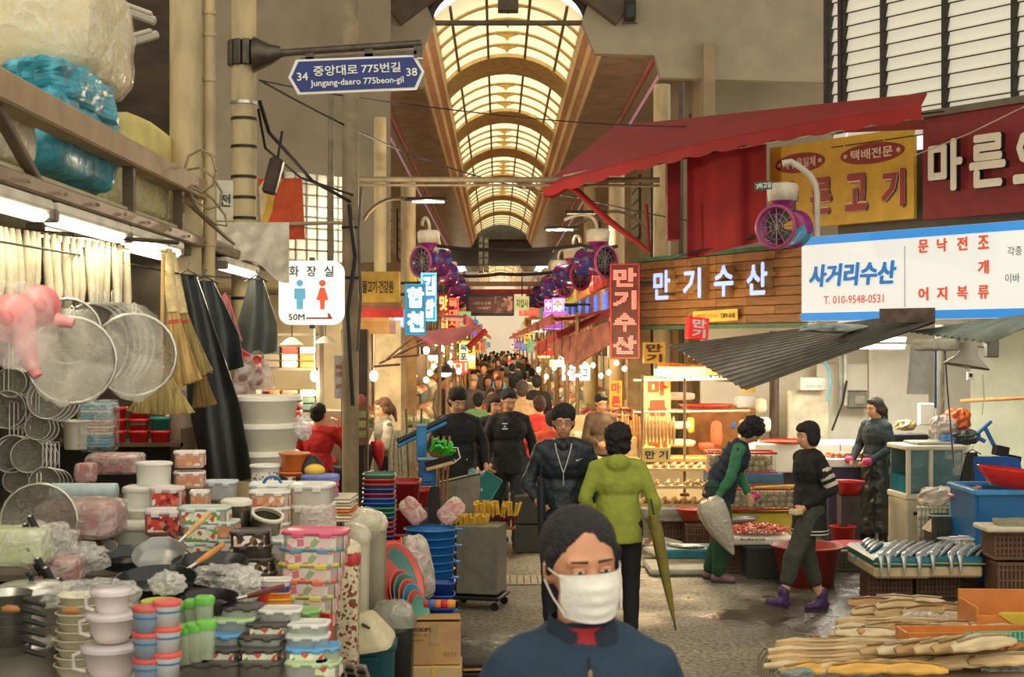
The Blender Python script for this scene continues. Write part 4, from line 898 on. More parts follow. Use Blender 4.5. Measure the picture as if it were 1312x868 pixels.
r,J,HM,RL=person('person in black striped jumper and purple rubber boots striding to the left',at(1036,11.75),yaw=-72,ht=1.585,lod=1,top=(24,23,24),legs=(64,66,54),shoe=(70,42,90),hair='bob',hairc=(34,26,24),hem=.70,fat=1.02,cuff=.62,pose=dict(elL=(.24,.1,1.13),wrL=(.12,-.1,.96),elR=(-.25,.12,1.13),wrR=(-.16,-.04,.95),knL=(.06,-.20,.50),anL=(.05,-.28,.15),knR=(-.06,.02,.49),anR=(-.06,.17,.09)),head=(8,0,-6),legw=1.15,toe=dict(L=(0,-1,.25),R=(0,-1,0)),hemw=1.06,name='person')
for i,z_ in enumerate((1.28,1.215,1.15)):
 c=MB();c.lathe([(.064,-.018),(.067,0),(.064,.018)],n=14,M=Matrix.Translation(J['shL'].lerp(J['elL'],(1.375-z_)/.26))@(J['shL']-J['elL']).to_track_quat('Z','Y').to_matrix().to_4x4());obj('white_stripe',c,mat((206,196,170),.8),r)
for dz in(0,.03):
 c=MB();c.lathe([(.197,-.006),(.201,0),(.197,.006)],(0,.01,.715+dz),24,sy=.80);obj('hem_stripe',c,mat((206,198,176),.8),r)
c=MB();c.box(tuple(J['wrL']+Vector((-.0,-.1,-.04))),(.09,.10,.05),rz=.4,bev=.01);obj('paper_cup',c,mat((206,190,150),.6),r)
r,J,HM,RL=person('shop keeper in dark hooded top and long black rubber apron by the white counter',at(1122,15.6),yaw=-62,ht=1.64,lod=1,top=(46,58,60),legs=(40,46,48),shoe=(44,46,44),hair='pony',hairc=(58,44,36),hem=.88,hood=True,cuff=.5,pose=dict(elR=(-.22,-.06,1.13),wrR=(-.14,-.22,1.0),elL=(.23,.0,1.12),wrL=(.14,-.2,1.0)),head=(12,0,-8),name='person')
c=MB();frustum(c,(0,0,.16),(0,0,1.06),.24,.20,.175,.135,Matrix.Identity(3),24,8);remesh('apron',c,mat((44,46,42),.28,var=.3,vs=5,bump=.4,bs=8,stretch=(1,1,.3)),r,.011,2,.05,.14)
c=MB();c.lathe([(.185,-.02),(.19,0),(.185,.02)],(0,0,1.03),24,sy=.77);obj('apron_band',c,mat((70,72,62),.4),r)
for S in 'LR':c=MB();c.ell(tuple(J['wr'+S]+Vector((0,-.05,-.01))),(.04,.07,.045),10,8);obj('glove',c,mat((206,70,130),.5),r)
r,J,HM,RL=person('person in red jacket with hair bun sitting with back to us at the left shop',(P(408,0,14.6).x,14.6,.19),yaw=165,ht=1.62,lod=1,top=(196,40,40),legs=(40,44,60),hair='bun',hairc=(26,22,22),hem=.92,head=(4,0,0),face=False,pose=dict(pel=(0,.01,.75),wst=(0,.01,.89),chs=(0,0,1.07),nck=(0,.015,1.25),hed=(0,-.012,1.385),shL=(.175,.01,1.2),elL=(.25,-.08,1.0),wrL=(.16,-.22,1.12),shR=(-.175,.01,1.2),elR=(-.28,-.1,1.02),wrR=(-.17,-.16,1.24),hpL=(.09,0,.74),knL=(.12,-.42,.72),anL=(.12,-.42,.30),hpR=(-.09,0,.74),knR=(-.12,-.42,.72),anR=(-.12,-.42,.30)))
st=thing('stool','tall dark stool under the sitting person in red','stool',at(408,14.6));mb=MB();mb.cyl((0,0,.75),(0,0,.81),.18,n=16);obj('seat',mb,BLACK,st)
for a in range(4):mb=MB();mb.cyl((.12*math.cos(a*PI/2),.12*math.sin(a*PI/2),.75),(.17*math.cos(a*PI/2),.17*math.sin(a*PI/2),0),.013,n=6);obj('leg',mb,STEEL,st)
r,J,HM,RL=person('person with brown ponytail in grey vest and patterned sleeves by the left shop',at(492,16.4),yaw=-70,ht=1.60,lod=1,top=(120,114,100),sleeve=(196,188,170),legs=(40,40,44),hair='pony',hairc=(110,74,50),hem=.62,head=(16,0,0),pose=dict(elR=(-.22,-.08,1.12),wrR=(-.14,-.28,1.05),elL=(.22,-.05,1.12),wrL=(.14,-.26,1.04)))
r,J,HM,RL=person('person in crimson bucket hat bent low behind the left stall goods',at(546,19.5),yaw=60,ht=1.50,lod=1,lean=25,top=(150,140,130),legs=(60,60,66),hair='bucket',hairc=(186,30,50),head=(20,0,0),pose={k:(v[0],v[1],v[2]-.22)if k not in('anL','anR')else v for k,v in J0 .items()})
r,J,HM,RL=person('small distant vendor in dark vest standing inside the left vegetable stall',at(567,25.5),yaw=60,ht=1.66,lod=0,top=(60,60,58),sleeve=(150,150,140),legs=(50,50,50),hair='short')
r,J,HM,RL=person('vendor in brown jacket behind the dried squid heaps on the right',at(770,17.8),yaw=20,ht=1.60,lod=1,top=(92,74,56),legs=(60,50,44),hair='short',head=(20,0,0),pose=dict(wrL=(.14,-.26,1.05),wrR=(-.14,-.24,1.05)))
WK=[('person in green leaf-patterned top seen from behind in the lane',613,19.5,170,1.55,(122,160,104),(50,50,54),'short',(22,22,22),1),('person in orange jacket just behind the wavy-haired one',629,21,10,1.58,(196,104,60),(50,50,54),'short',(90,60,40),0),('person in tan coat seen from behind in the middle of the lane',669,18.8,178,1.74,(196,160,116),(70,64,56),'short',(80,66,54),1),('person in bright red jacket with a black strap walking away',691,17.2,186,1.60,(222,66,48),(50,46,50),'short',(74,44,36),1),('person in orange-red jacket half hidden by the glasses wearer',706,16.4,176,1.45,(228,90,56),(50,46,50),'short',(70,46,40),0),('bald person in grey jacket over pale shirt at the left of the crowd',606,23.5,12,1.72,(70,66,62),(60,60,62),'cap',(176,150,116),0),('person with parted dark hair in black coat next to the red-haired one',625,25,6,1.68,(36,32,34),(40,40,46),'long',(50,30,26),0),('person with long reddish hair in black coat in the lane',639,25.6,-4,1.64,(34,30,30),(40,40,46),'long',(120,50,40),0),('large person in charcoal sweater facing us farther up the lane',620,31.5,4,1.80,(74,66,70),(60,60,70),'short',(40,34,30),0),('person in black padded coat walking away at the right of the lane',688,23,172,1.72,(26,26,30),(40,40,44),'short',(20,20,20),0),('person in blue-grey jacket between the tan coat and black coat',659,24,176,1.70,(110,116,120),(40,40,44),'curly',(24,22,22),0),('person in white top walking away near the right stalls',672,30,178,1.66,(222,220,216),(60,60,70),'short',(30,26,26),0),('person in sky blue jacket at the left of the charcoal sweater',612,33,8,1.62,(90,160,200),(60,60,70),'short',(40,30,30),0),('person in turquoise top with orange scarf beyond the reddish hair',636,31,0,1.64,(86,168,196),(60,60,70),'short',(150,90,60),0),('person in beige sweater beyond the turquoise top',643,34,0,1.66,(196,160,110),(60,60,70),'bob',(40,30,28),0),('person in rust orange jacket high in the crowd on the left',615,38,0,1.70,(200,90,56),(60,60,70),'short',(50,36,30),0),('person in black coat walking away in the centre of the crowd',656,36,180,1.72,(30,30,34),(40,40,44),'short',(22,22,22),0),('person in pink hat standing out in the far crowd',653,47,0,1.70,(90,120,140),(60,60,70),'bucket',(230,80,110),0),('person in brown coat at the right edge of the far crowd',681,33,180,1.66,(110,90,70),(60,60,70),'short',(30,26,26),0),('person in dark green coat before the brown coat',664,41,180,1.70,(44,56,50),(40,40,44),'short',(22,22,22),0),('person in navy coat walking beside the brown coat',676,38,182,1.68,(36,42,60),(40,40,44),'short',(24,24,24),0)]
for lb,px,Y,yw,ht,tp,lg_,hr,hc,ld in WK:
 person(lb,at(px,Y),yaw=yw,ht=ht,top=tp,legs=lg_,hair=hr,hairc=hc,lod=ld,skinc=(206,150,116)if ld==0 else None,face=False,pose=dict(knL=(.1,-.1,.52),anL=(.1,-.14,.09),anR=(-.1,.16,.12)))
TONES=[((28,28,30),'black'),((50,54,60),'slate'),((70,50,40),'dark brown'),((120,116,110),'light grey'),((40,50,70),'navy'),((150,60,50),'brick red'),((90,86,70),'khaki'),((60,60,62),'charcoal')]
k=0
for i in range(44):
 Y=42+i*1.35+rnd.random();px=644+(rnd.random()-.5)*2*1.15*F/Y;c,cn=TONES[(i*5)%8]
 if i<8:
  src=person('x',at(px,Y),yaw=180 if i%2 else 0,ht=1.64+.02*i,top=c,legs=(44,44,48),hair='short',hairc=(26,24,24),lod=0,skinc=(206,150,116),face=False,group='distant walkers in the crowded lane')[0];k=src
  TPL=globals().setdefault('TPL',[]);TPL.append(src);src['label']=f'distant walker in {cn} coat in the crowd under the far signs'
flush()
for i in range(8,44):
 Y=42+i*1.35+rnd.random();px=644+(rnd.random()-.5)*2*1.2*F/Y
 clone(TPL[i%8],at(px,Y),rz=(PI if rnd.random()<.6 else 0)+rnd.uniform(-.4,.4))
def closed_umbrella(label,a,b,m,hook=True,rmax=.055,hookm=WOOD,shaft=.1):
 a=Vector(a);b=Vector(b);d=b-a;t=thing('umbrella',label,'umbrella',a);mb=MB();pts=[];rs=[]
 for i in range(9):f=i/8;pts.append(d*(.12+.80*f));rs.append(.012+rmax*math.sin(min(1,(1-f)*1.25)*PI/2)*(.7 if i==0 else 1))
 mb.tube(pts,rs,14)
 for i in range(len(mb.v)):
  if i%2:v=Vector(mb.v[i]);ax=d*max(0,min(1,v.dot(d)/d.length_squared));mb.v[i]=tuple(ax+(v-ax)*.72)
 obj('canopy',mb,m,t);mb=MB();mb.tube([d*.0,d],.006,6);obj('shaft',mb,DKST,t)
 mb=MB();mb.lathe([(rmax*.8,-.01),(rmax*.85,0),(rmax*.8,.01)],n=12,M=Matrix.Translation(d*.45)@d.to_track_quat('Z','Y').to_matrix().to_4x4());obj('strap',mb,m,t)
 if hook:
  u=-d.normalized();s_=Vector((1,0,0));mb=MB();pts=[u*-.02,u*.05]+[u*(.05+.04*math.sin(q))+s_*.04*(math.cos(q)-1)for q in(.5,1,1.6,2.2,2.8,3.3)];mb.tube(pts,.010,8);obj('handle',mb,hookm,t)
 return t
closed_umbrella('olive green closed umbrella hanging from the hand of the lime jacket',P(834,640,10.3),P(866,808,10.3),mat((136,124,52),.7),False,.035)
closed_umbrella('black closed umbrella held by the person in the dark track jacket',P(693,598,10.6),P(694,728,10.6),mat((28,34,44),.6),False,.022)
closed_umbrella('translucent white umbrella with wooden crook held by the person bending over',P(902,630,12.9),P(943,718,12.9),film((226,218,196),.75,12,rough=.4),True,.13,mat((206,160,100),.4))
closed_umbrella('bright red umbrella hanging beside the grey vest person',P(481,560,15.9),P(488,604,15.9),mat((206,36,40),.6),False,.07)
closed_umbrella('black umbrella hanging left of the bright red one',P(470,565,15.8),P(473,606,15.8),mat((30,30,34),.6),False,.05)
# ================ LEFT HOUSEWARES STALL
TR=lambda c,a=.55:mat(c,.25,var=.05,alpha=a,coat=.3)
LBLR=patch(((206,60,44),(240,225,210),(60,40,36),(226,120,90),(170,34,34)),26);LBLG=patch(((222,226,196),(120,160,70),(236,232,214),(200,90,60),(240,236,220)),30)
LBLB=patch(((60,44,36),(210,180,150),(120,90,60),(236,226,208)),24);LBLO=patch(((224,170,130),(200,110,80),(238,226,206),(210,140,100)),22)
CRM=mat((226,220,198),.5,var=.05);MILK=mat((228,226,214),.35,var=.05);ALU=mat((196,194,186),.3,.85,var=.1)
tb=thing('display_table','stepped display table under the piled kitchen goods at the lower left','table',(-1.6,6.2,0))
def step(x0,x1,y0,y1,z,nm='shelf_board'):
 mb=MB();mb.box(((x0+x1)/2+1.6,(y0+y1)/2-6.2,z-.015),(x1-x0,y1-y0,.03));mb.box(((x0+x1)/2+1.6,(y0+y1)/2-6.2,z/2-.03),(x1-x0-.03,y1-y0-.02,z-.06));obj(nm,mb,mat((120,110,92),.8,var=.15),tb,kind='stuff')
STEPS=[(-2.6,-.62,4.2,5.05,.88),(-2.8,-.70,5.05,5.75,.98),(-3.0,-.74,5.75,6.6,1.08),(-3.4,-.80,6.6,7.7,1.16),(-3.8,-.98,7.7,9.1,1.22)]
for s_ in STEPS:step(*s_)
def base_z(Y):
 for a in STEPS:
  if a[2]<=Y<a[3]:return a[4]
 return 0
def place(px,py,Y):p=P(px,py,Y);return p
# --- kinds of ware; each builder makes it standing on its own origin
def round_tub(c=(228,226,214),lid=None,r=.09,h=.14,lb=None,handle=False,label='',cat='tub',name='lidded_tub',a=1,sq=0):
 t=thing(name,label,cat);m=mat(c,.4,var=.04)if a==1 else TR(c,a)
 mb=MB();mb.lathe([(.001,0),(r*.86,0),(r*.9,.006),(r*.98,h*.93),(r,h*.94)],n=24,sq=sq);obj('body',mb,m,t)
 mb=MB();mb.lathe([(r*1.0,h*.91),(r*1.06,h*.91),(r*1.06,h*.97),(r*1.0,h),(r*.86,h),(r*.84,h*.985),(.001,h*.985)],n=24,sq=sq);obj('lid',mb,mat(lid or c,.4,var=.04),t)
 if lb:mb=MB();mb.grid(lambda u,v:((r*(.915+.06*v)+.002)*math.sin(-1.1+2.2*u),-(r*(.915+.06*v)+.002)*math.cos(-1.1+2.2*u),h*(.15+.62*v)),10,1);obj('paper_label',mb,lb,t)
 if handle:mb=MB();mb.tube([(r*1.07*math.cos(a_),-.3*r-.0,h*.9-r*.75*math.sin(a_))for a_ in[PI*i/10 for i in range(11)]],.004,5);obj('bail_handle',mb,m,t)
 return t
def box_tub(w_=.2,d=.14,h=.07,c=(214,216,204),lid=None,lb=None,a=.6,label='',name='food_container',cat='container',clips=True):
 t=thing(name,label,cat);mb=MB();n=20
 mb.lathe([(.001,0),(.46,0),(.475,h*.1),(.49,h*.85)],n=n,sx=w_,sy=d,sq=.55);obj('body',mb,TR(c,a)if a<1 else mat(c,.4,var=.04),t)
 mb=MB();mb.lathe([(.49,h*.82),(.52,h*.82),(.52,h*.93),(.50,h),(.44,h),(.43,h*.97),(.001,h*.97)],n=n,sx=w_,sy=d,sq=.55);obj('lid',mb,mat(lid or c,.35,var=.04),t)
 if lb:mb=MB();mb.box((0,-d*.5-.001,h*.45),(w_*.78,.004,h*.62));mb.box((w_*.5+.001,0,h*.45),(.004,d*.7,h*.62));obj('paper_label',mb,lb,t,kind='stuff')
 if clips:
  for q in(-1,1):mb=MB();mb.box((q*w_*.22,-d*.53,h*.82),(w_*.2,.008,h*.2),bev=.003);obj('clip',mb,mat(lid or c,.35,var=.04),t)
 return t
def bowl(r=.12,h=.08,c=(232,222,216),handle=True,label='',name='mixing_bowl'):
 t=thing(name,label,'bowl');mb=MB();mb.lathe([(.001,.002),(r*.62,0),(r*.8,h*.3),(r*.97,h),(r*1.04,h),(r*1.04,h*.93),(r*.99,h*.92)],n=28);mb.lathe([(r*.95,h),(r*.76,h*.3),(.001,h*.1)],n=28);obj('bowl_body',mb,mat(c,.35,var=.03,coat=.2),t,kind=None)
 if handle:mb=MB();mb.tube([(-r*.98,-.02,h*.9),(-r*1.25,-.02,h*.8),(-r*1.25,-.02,h*.35),(-r*.82,-.02,h*.25)],.008,6);obj('handle',mb,mat(c,.35,var=.03,coat=.2),t)
 return t
def pan(r=.15,c=(46,46,48),hc=(140,84,50),label='',tilt=(0,0,0),ha=0,inner=(34,38,40),name='frying_pan'):
 t=thing(name,label,'pan');mb=MB();mb.lathe([(.001,0),(r*.8,0),(r*.88,.012),(r,.05),(r*1.01,.052),(r*.98,.05),(r*.86,.014),(r*.78,.006),(.001,.006)],n=32);obj('pan_body',mb,mat(inner,.25,.3,var=.08),t)
 ca,sa=math.cos(ha),math.sin(ha);mb=MB();mb.tube([(ca*r*.98,sa*r*.98,.045),(ca*(r+.05),sa*(r+.05),.06)],.007,6);obj('handle_neck',mb,ALU,t)
 mb=MB();mb.tube([(ca*(r+.04),sa*(r+.04),.057),(ca*(r+.10),sa*(r+.10),.075),(ca*(r+.18),sa*(r+.18),.10)],[.009,.013,.011],8);obj('handle',mb,mat(hc,.5,var=.2,vs=20),t)
 return t
def pot(r=.12,h=.12,c=(206,204,196),label='',lidc=None,dark=(30,30,30)):
 t=thing('stock_pot',label,'pot');m=mat(c,.28,.7,var=.08);mb=MB();mb.lathe([(.001,0),(r*.95,0),(r,.01),(r,h),(r*1.04,h)],n=28);obj('pot_body',mb,m,t)
 mb=MB();mb.lathe([(r*1.04,h),(r*1.04,h+.008),(r*.8,h+.025),(r*.15,h+.035),(.001,h+.035)],n=28);obj('lid',mb,mat(lidc or c,.25,.6,var=.06),t)
 mb=MB();mb.lathe([(.008,h+.035),(.009,h+.05),(.022,h+.055),(.02,h+.065),(.001,h+.068)],n=12);obj('knob',mb,mat(dark,.4),t)
 for q in(-1,1):mb=MB();mb.tube([(q*r*.98,-.035,h*.85),(q*r*1.22,-.03,h*.88),(q*r*1.22,.03,h*.88),(q*r*.98,.035,h*.85)],.008,6);obj('handle',mb,mat(dark,.4),t)
 return t
def cup_stack(label,p,n,r,h,c,rim,st=.028,name='plastic_cup',cat='cup',grp=None,lab='cups'):
 for i in range(n):
  t=thing(name,f'{label}, {upn(i, n)} of its stack',cat,(p[0],p[1],p[2]+i*st),0,grp)
  mb=MB();mb.lathe([(.001,0),(r*.74,0),(r*.96,h*.92)],n=18);obj('body',mb,mat(c,.35,var=.05),t)
  mb=MB();mb.lathe([(r*.96,h*.92),(r*1.03,h*.92),(r*1.03,h),(r*.95,h)],n=18);obj('rim',mb,mat(rim,.35,var=.05),t)
def put(t,px,py,Y,label=None,rz=0,rot=None,sc=1):
 t.location=P(px,py,Y);t.rotation_euler=rot if rot else(0,0,rz)
 if sc!=1:t.scale=(sc,)*3
 if label:t['label']=label
 return t
def stack(make,px,py,Y,n,dh,label,rz=0,jit=.02,grp=None):
 """n pieces one on the other, the lowest with its foot at that place"""
 first=make();p=P(px,py,Y)
 for i in range(n):
  loc=(p.x+rnd.uniform(-jit,jit)*.3,p.y,p.z+i*dh);lb=f'{label}, {upn(i, n)} of its stack' if n>1 else label;z=rz+rnd.uniform(-jit,jit)*4
  if i==0:first.location=loc;first.rotation_euler=(0,0,z);first['label']=lb
  else:c=clone(first,loc,z,lb)
  if grp:(first if i==0 else c)['group']=grp
 return first
 # --- front row, nearest the camera (s about 370)
stack(lambda:bowl(.095,.10,(228,214,208)),142,868,4.75,1,.1,'large pale pink mixing bowl at the bottom of the pink bowl tower')
stack(lambda:bowl(.082,.085,(230,216,210)),142,822,4.75,1,.1,'medium pale pink mixing bowl in the middle of the bowl tower')
stack(lambda:bowl(.066,.075,(232,220,214)),145,788,4.75,1,.1,'small pale pink mixing bowl on top of the bowl tower')
stack(lambda:round_tub((232,226,220),r=.08,h=.07),142,893,4.75,1,.1,'pale pink tub half below the bowl tower at the frame bottom')
for i,(rr_,hh_)in enumerate(((.095,.1),(.082,.085),(.066,.075))):
 p=P(142,(868,822,788)[i],4.75);mb=MB();mb.lathe([(rr_*1.06,0),(rr_*1.06,.008),(rr_*.9,.014),(.001,.014)],n=28);solo('bowl_cover',mb,TR((232,222,220),.8),('frosted lid on the large pink bowl','frosted lid on the medium pink bowl','frosted lid on the small topmost pink bowl')[i],'lid',p+Vector((0,0,hh_+.001)))
for i in range(9):t=bowl(.082-.001*i,.05,(222,216,186),False,name='soup_bowl');put(t,100+(i%3),868-11*i,4.95+.0*i,f'cream nested bowl, {upn(i, 9)} of the tall stack left of the pink bowls')
for j,(px,py,n,nm)in enumerate(((190,875,3,'blue red striped cup before the pink bowls'),(214,868,3,'red rimmed clear tumbler right of the striped cups'))):
 for i in range(n):
  c=((150,176,196),(214,222,220))[j];rm=((206,90,80),(226,96,84))[j];p=P(px,py-33*i,4.6)
  t=thing('storage_cup',f'{nm}, {upn(i, n)} of its stack','cup',p);r_=(.052,.046)[j]
  mb=MB();mb.lathe([(.001,0),(r_*.82,0),(r_,.07),(r_,.072)],n=20);obj('body',mb,TR(c,.8),t);mb=MB();mb.lathe([(r_*1.02,.068),(r_*1.04,.072),(r_*1.04,.082),(r_*.9,.084),(.001,.084)],n=20);obj('lid',mb,mat(rm,.4),t)
  mb=MB();mb.lathe([(r_*.955,.045),(r_*.99,.052)],n=20);obj('stripe',mb,mat((90,120,170),.4),t)
for i,(px,py,Y)in enumerate(((232,800,5.0),(248,797,4.95),(262,793,4.9),(236,832,4.7),(250,829,4.7),(264,826,4.7))):
 t=thing('green_lid_jar','slim clear jar with lime green lid, '+ORD[i%3]+' from the left in the '+('upper' if i<3 else 'lower')+' row','jar',P(px,py+18,Y))
 mb=MB();mb.lathe([(.001,0),(.026,0),(.03,.10),(.03,.105)],n=14,sq=.3);obj('body',mb,TR((206,224,190),.6),t);mb=MB();mb.lathe([(.033,.1),(.034,.12),(.028,.128),(.001,.128)],n=14,sq=.3);obj('lid',mb,mat((110,196,70),.4),t)
put(round_tub((200,206,150),(186,196,80),r=.065,h=.07),205,794,5.05,'flat tub with yellow green lid behind the striped cups')
put(round_tub((236,226,218),(226,80,66),r=.05,h=.16,a=.7),206,838,4.8,'tall clear canister with coral red lid')
put(pot(.13,.12),40,868-70,5.2,'large shiny white pot with black knob at the lower left')
t=pot(.12,.15,(216,212,200));put(t,30,880,5.0,'lower white pot standing under the large shiny one')
for i in range(6):mb=MB();mb.tube([(0,0,0),(.03,.0,-.008),(.075,0,-.022)],[.008,.011,.007],8);solo('pan_handle',mb,BLACK,f'black curved handle, {upn(5 - i, 6)} of the six protruding from nested saucepans','handle',P(30,768+13*i,4.72))
for i in range(6):t=thing('nested_saucepan',f'steel saucepan, {upn(5 - i, 6)} of the nested stack at the lower left','saucepan',P(8,772+13*i,4.85));mb=MB();mb.lathe([(.001,0),(.08,0),(.088,.035),(.09,.035)],n=20);obj('body',mb,ALU,t)
for i,(px,py)in enumerate(((32,672),(38,662),(24,690),(36,702),(48,716),(58,728),(74,742))):
 p=P(px,py,5.5-i*.03);mb=MB();mb.tube([(0,0,0),(.022,.01,-.05),(.045,.02,-.11)],[.013,.015,.012],10);mb.ell((0,0,0),(.012,.012,.006),8,5,mi=1)
 t=solo('pan_handle',mb,[BLACK,ALU],'black steel-capped pan handle, '+ORD[i]+' of the seven leaning at the left','handle',p)
for i,(px,py)in enumerate(((14,781),(92,783),(150,786))):
 mb=MB();mb.tube([(-.03,0,0),(-.01,0,.002),(.02,0,.0),(.03,0,-.004)],[.008,.014,.012,.005],9);solo('wooden_handle',mb,mat((176,120,66),.5,var=.2),('light wooden spoon end at the lower left corner','round wooden knob between the pots and bowls','wooden knob right by the cream bowls')[i],'handle',P(px,py,4.75))
put(pan(.155,hc=(196,130,60),ha=.9),200,757,5.35,'black frying pan lying open behind the green jars',rot=(.16,0,0))
put(pan(.16,hc=(110,56,50),ha=2.3,inner=(44,46,46)),270,735,5.85,'dark frying pan in crumpled film right of the first pan',rot=(.12,.03,0))
put(pan(.14,hc=(110,60,52),ha=2.5,inner=(46,48,50)),165,724,6.2,'dark wok with maroon handle behind the open black pan',rot=(.15,0,0))
put(pan(.12,hc=(120,56,44),ha=-.1,inner=(40,36,36)),265,782,5.3,'small dark pan with brown handle on top of the glass boxes',rot=(.1,0,0))
put(pan(.11,hc=(216,170,110),ha=.9,inner=(150,150,144)),205,722,5.9,'steel pan with light wooden handle pointing up right',rot=(.5,0,0))
put(pan(.13,hc=(120,60,54),ha=2.2,inner=(180,178,168)),112,716,6.2,'steel pan in clear film below the big red wrapped bundle',rot=(.2,0,0))
for i,(px,py,Y,r,nm)in enumerate(((290,738,5.7,(.13,.1,.04),'crumpled clear film over the second dark pan'),(310,752,5.5,(.07,.07,.06),'loose ball of clear film right of the dark pan'),(120,762,5.1,(.16,.1,.05),'crumpled film between the red bags and white pots'),(95,715,6.0,(.14,.1,.06),'plastic film sheet glinting below the red bundle'),(215,748,5.15,(.06,.05,.04),'bit of clear film lying in the black pan'),(60,700,5.9,(.12,.1,.09),'clear bag with faint red contents left of the red bundle'))):
 bundle('film_wrap',nm,P(px,py,Y),r,film((232,230,220),.30,22),'plastic film',40+i,.35,3.5,26,box=.3)
for i,(px,py,Y,r,c,nm)in enumerate(((105,664,6.35,(.175,.15,.085),(156,50,40),'large red storage chest wrapped in knotted clear plastic'),(148,594,7.6,(.145,.1,.055),(160,50,46),'flat red box in clear plastic on top of the blue towel roll'),(110,606,7.3,(.05,.05,.05),(180,60,54),'small red package in clear plastic left of the flat red box'),(75,730,5.65,(.09,.08,.05),(160,60,52),'red plastic-wrapped goods behind the black handles'),(20,700,5.5,(.13,.1,.075),(186,200,130),'pale green bag at the left edge under the sieves'),(285,625,8.2,(.075,.06,.035),(150,50,44),'dark red bristle brush block beside the white bucket stack'))):
 bundle('wrapped_goods',nm,P(px,py,Y),r,mat(c,.45,var=.12,vs=8),'package',60+i,.05,filmcol=film((240,236,226),.25,12),box=.8)
mb=MB();mb.cyl((-.16,0,0),(.16,0,0),.045,n=16);solo('towel_roll',mb,mat((196,214,216),.7,var=.1,vs=20),'pale blue wrapped roll lying on the big red chest','roll',P(108,631,6.9))
# --- middle rear: white tubs and food boxes (s about 260)
put(round_tub((232,230,220),r=.088,h=.17),197,636,7.0,'plain white tub standing highest left of the pink label tubs')
put(box_tub(.22,.18,.15,(232,230,222),a=1,clips=False),190,662,6.9,'white bucket box with small label under the plain white tub')
put(box_tub(.24,.2,.17,(214,214,198),a=.85,clips=False),182,716,6.6,'frosted white storage box at the lower left of the tub pile')
put(round_tub((222,222,206),r=.1,h=.15,handle=True),178,690,6.8,'frosted tub with bail handle in the tub pile')
for i in range(2):put(box_tub(.155,.12,.085,(236,206,196),(232,214,204),LBLO,a=.8),243,625-26*i,7.2,('lower','upper')[i]+' pink-lidded box with meat pictures at the top of the pile',.15)
put(box_tub(.16,.12,.10,(220,200,190),(228,214,206),LBLR,a=.85),214,650,6.8,'box with red and white picture label under the plain white tub',.12)
put(box_tub(.09,.12,.09,(226,210,200),(230,220,210),LBLO,a=.85),256,652,6.9,'small box with orange picture label right of the red label box',.1)
put(box_tub(.19,.14,.115,(190,120,110),(226,214,206),LBLR,a=.9),213,684,6.5,'larger box with dark red picture label in the tub pile',.1)
for i,(px,py,w_,lb,nm)in enumerate(((262,672,.22,LBLG,'green patterned box in second row of the tub pile'),(262,694,.18,LBLG,'green patterned box directly under the first green one'),(292,690,.09,LBLO,'small brown label box right of the green ones'),(258,716,.20,LBLG,'wide clear box with blue-grey lid under the green boxes'),(296,712,.13,LBLB,'clear box with dark picture label beside the wide one'),(215,714,.17,None,'clear empty box with grey-green lid behind the frying pans'),(300,735,.15,LBLG,'clear box with green print near the dark brown boxes'),(255,734,.19,LBLG,'flat clear box behind the dark frying pan'))):
 put(box_tub(w_,.13,.082,(208,214,200),(196,208,196),lb,a=.6),px,py,6.3,nm,rnd.uniform(-.1,.15))
put(box_tub(.17,.13,.10,(212,216,214),(206,214,214),None,a=.7),283,640,7.4,'clear box with blue mark beside the red brush block')
for i,(px,py,tl)in enumerate(((303,680,0),(336,692,.25))):
 t=thing('steel_canister',('upright dark steel canister with cream lid among the boxes','tilted steel canister showing its open cream rim')[i],'canister',P(px,py,6.6));t.rotation_euler=(tl,tl,0)
 mb=MB();mb.lathe([(.001,0),(.07,0),(.07,.125)],n=24);obj('body',mb,mat((120,116,96),.25,.7,var=.1),t);mb=MB();mb.lathe([(.073,.12),(.074,.14),(.06,.150),(.001,.152)]if i==0 else[(.066,.12),(.078,.12),(.078,.135),(.066,.135)],n=24);obj('lid' if i==0 else 'rim',mb,CRM,t)
for i in range(3):
 t=thing('white_bucket',f'big frosted white bucket, {upn(i, 3)} of the stack at the black coats','bucket',P(338,610,8.75)+Vector((rnd.uniform(-.01,.01),0,-.02+.17*i)))
 mb=MB();mb.lathe([(.001,0),(.185,0),(.215,.15),(.222,.155),(.222,.175),(.205,.182),(.001,.185)],n=32);obj('body',mb,mat((226,222,204),.5,var=.06),t);mb=MB();mb.lathe([(.219,.145),(.226,.15),(.226,.16),(.219,.165)],n=32);obj('rim',mb,MILK,t)
t=bundle('clear_bag','clear plastic bag bulging right of the big white buckets',P(388,548,8.4),(.05,.06,.07),film((236,232,226),.45,20),'bag',77,.3,3,24,box=.2)
t=put(round_tub((238,236,226),r=.088,h=.17,lb=patch(((238,234,224),(238,234,224),(238,234,224),(150,90,50),(238,234,224),(238,234,224),(110,80,60),(238,234,224)),60)),341,634,7.9,'white tub with small brown pictures before the big white buckets')
for i in range(2):put(round_tub((196,104,40),(206,120,54),r=.085,h=.105,lb=LBLB if i==0 else None,a=.92,name='orange_canister',cat='canister'),377,628-24*i,7.9,('lower','upper')[i]+' translucent orange canister right of the pictured tub')
t=put(box_tub(.235,.17,.15,(226,226,218),(228,230,224),LBLG,a=.8),350,655,7.3,'clear white-lidded box with blue handle and produce picture',.1)
mb=MB();mb.tube([(.045*math.cos(q),0,.045*math.sin(q))for q in[PI*i/8 for i in range(9)]],.008,6);obj('handle',mb,mat((44,110,170),.4),t,(0,-.07,.14))
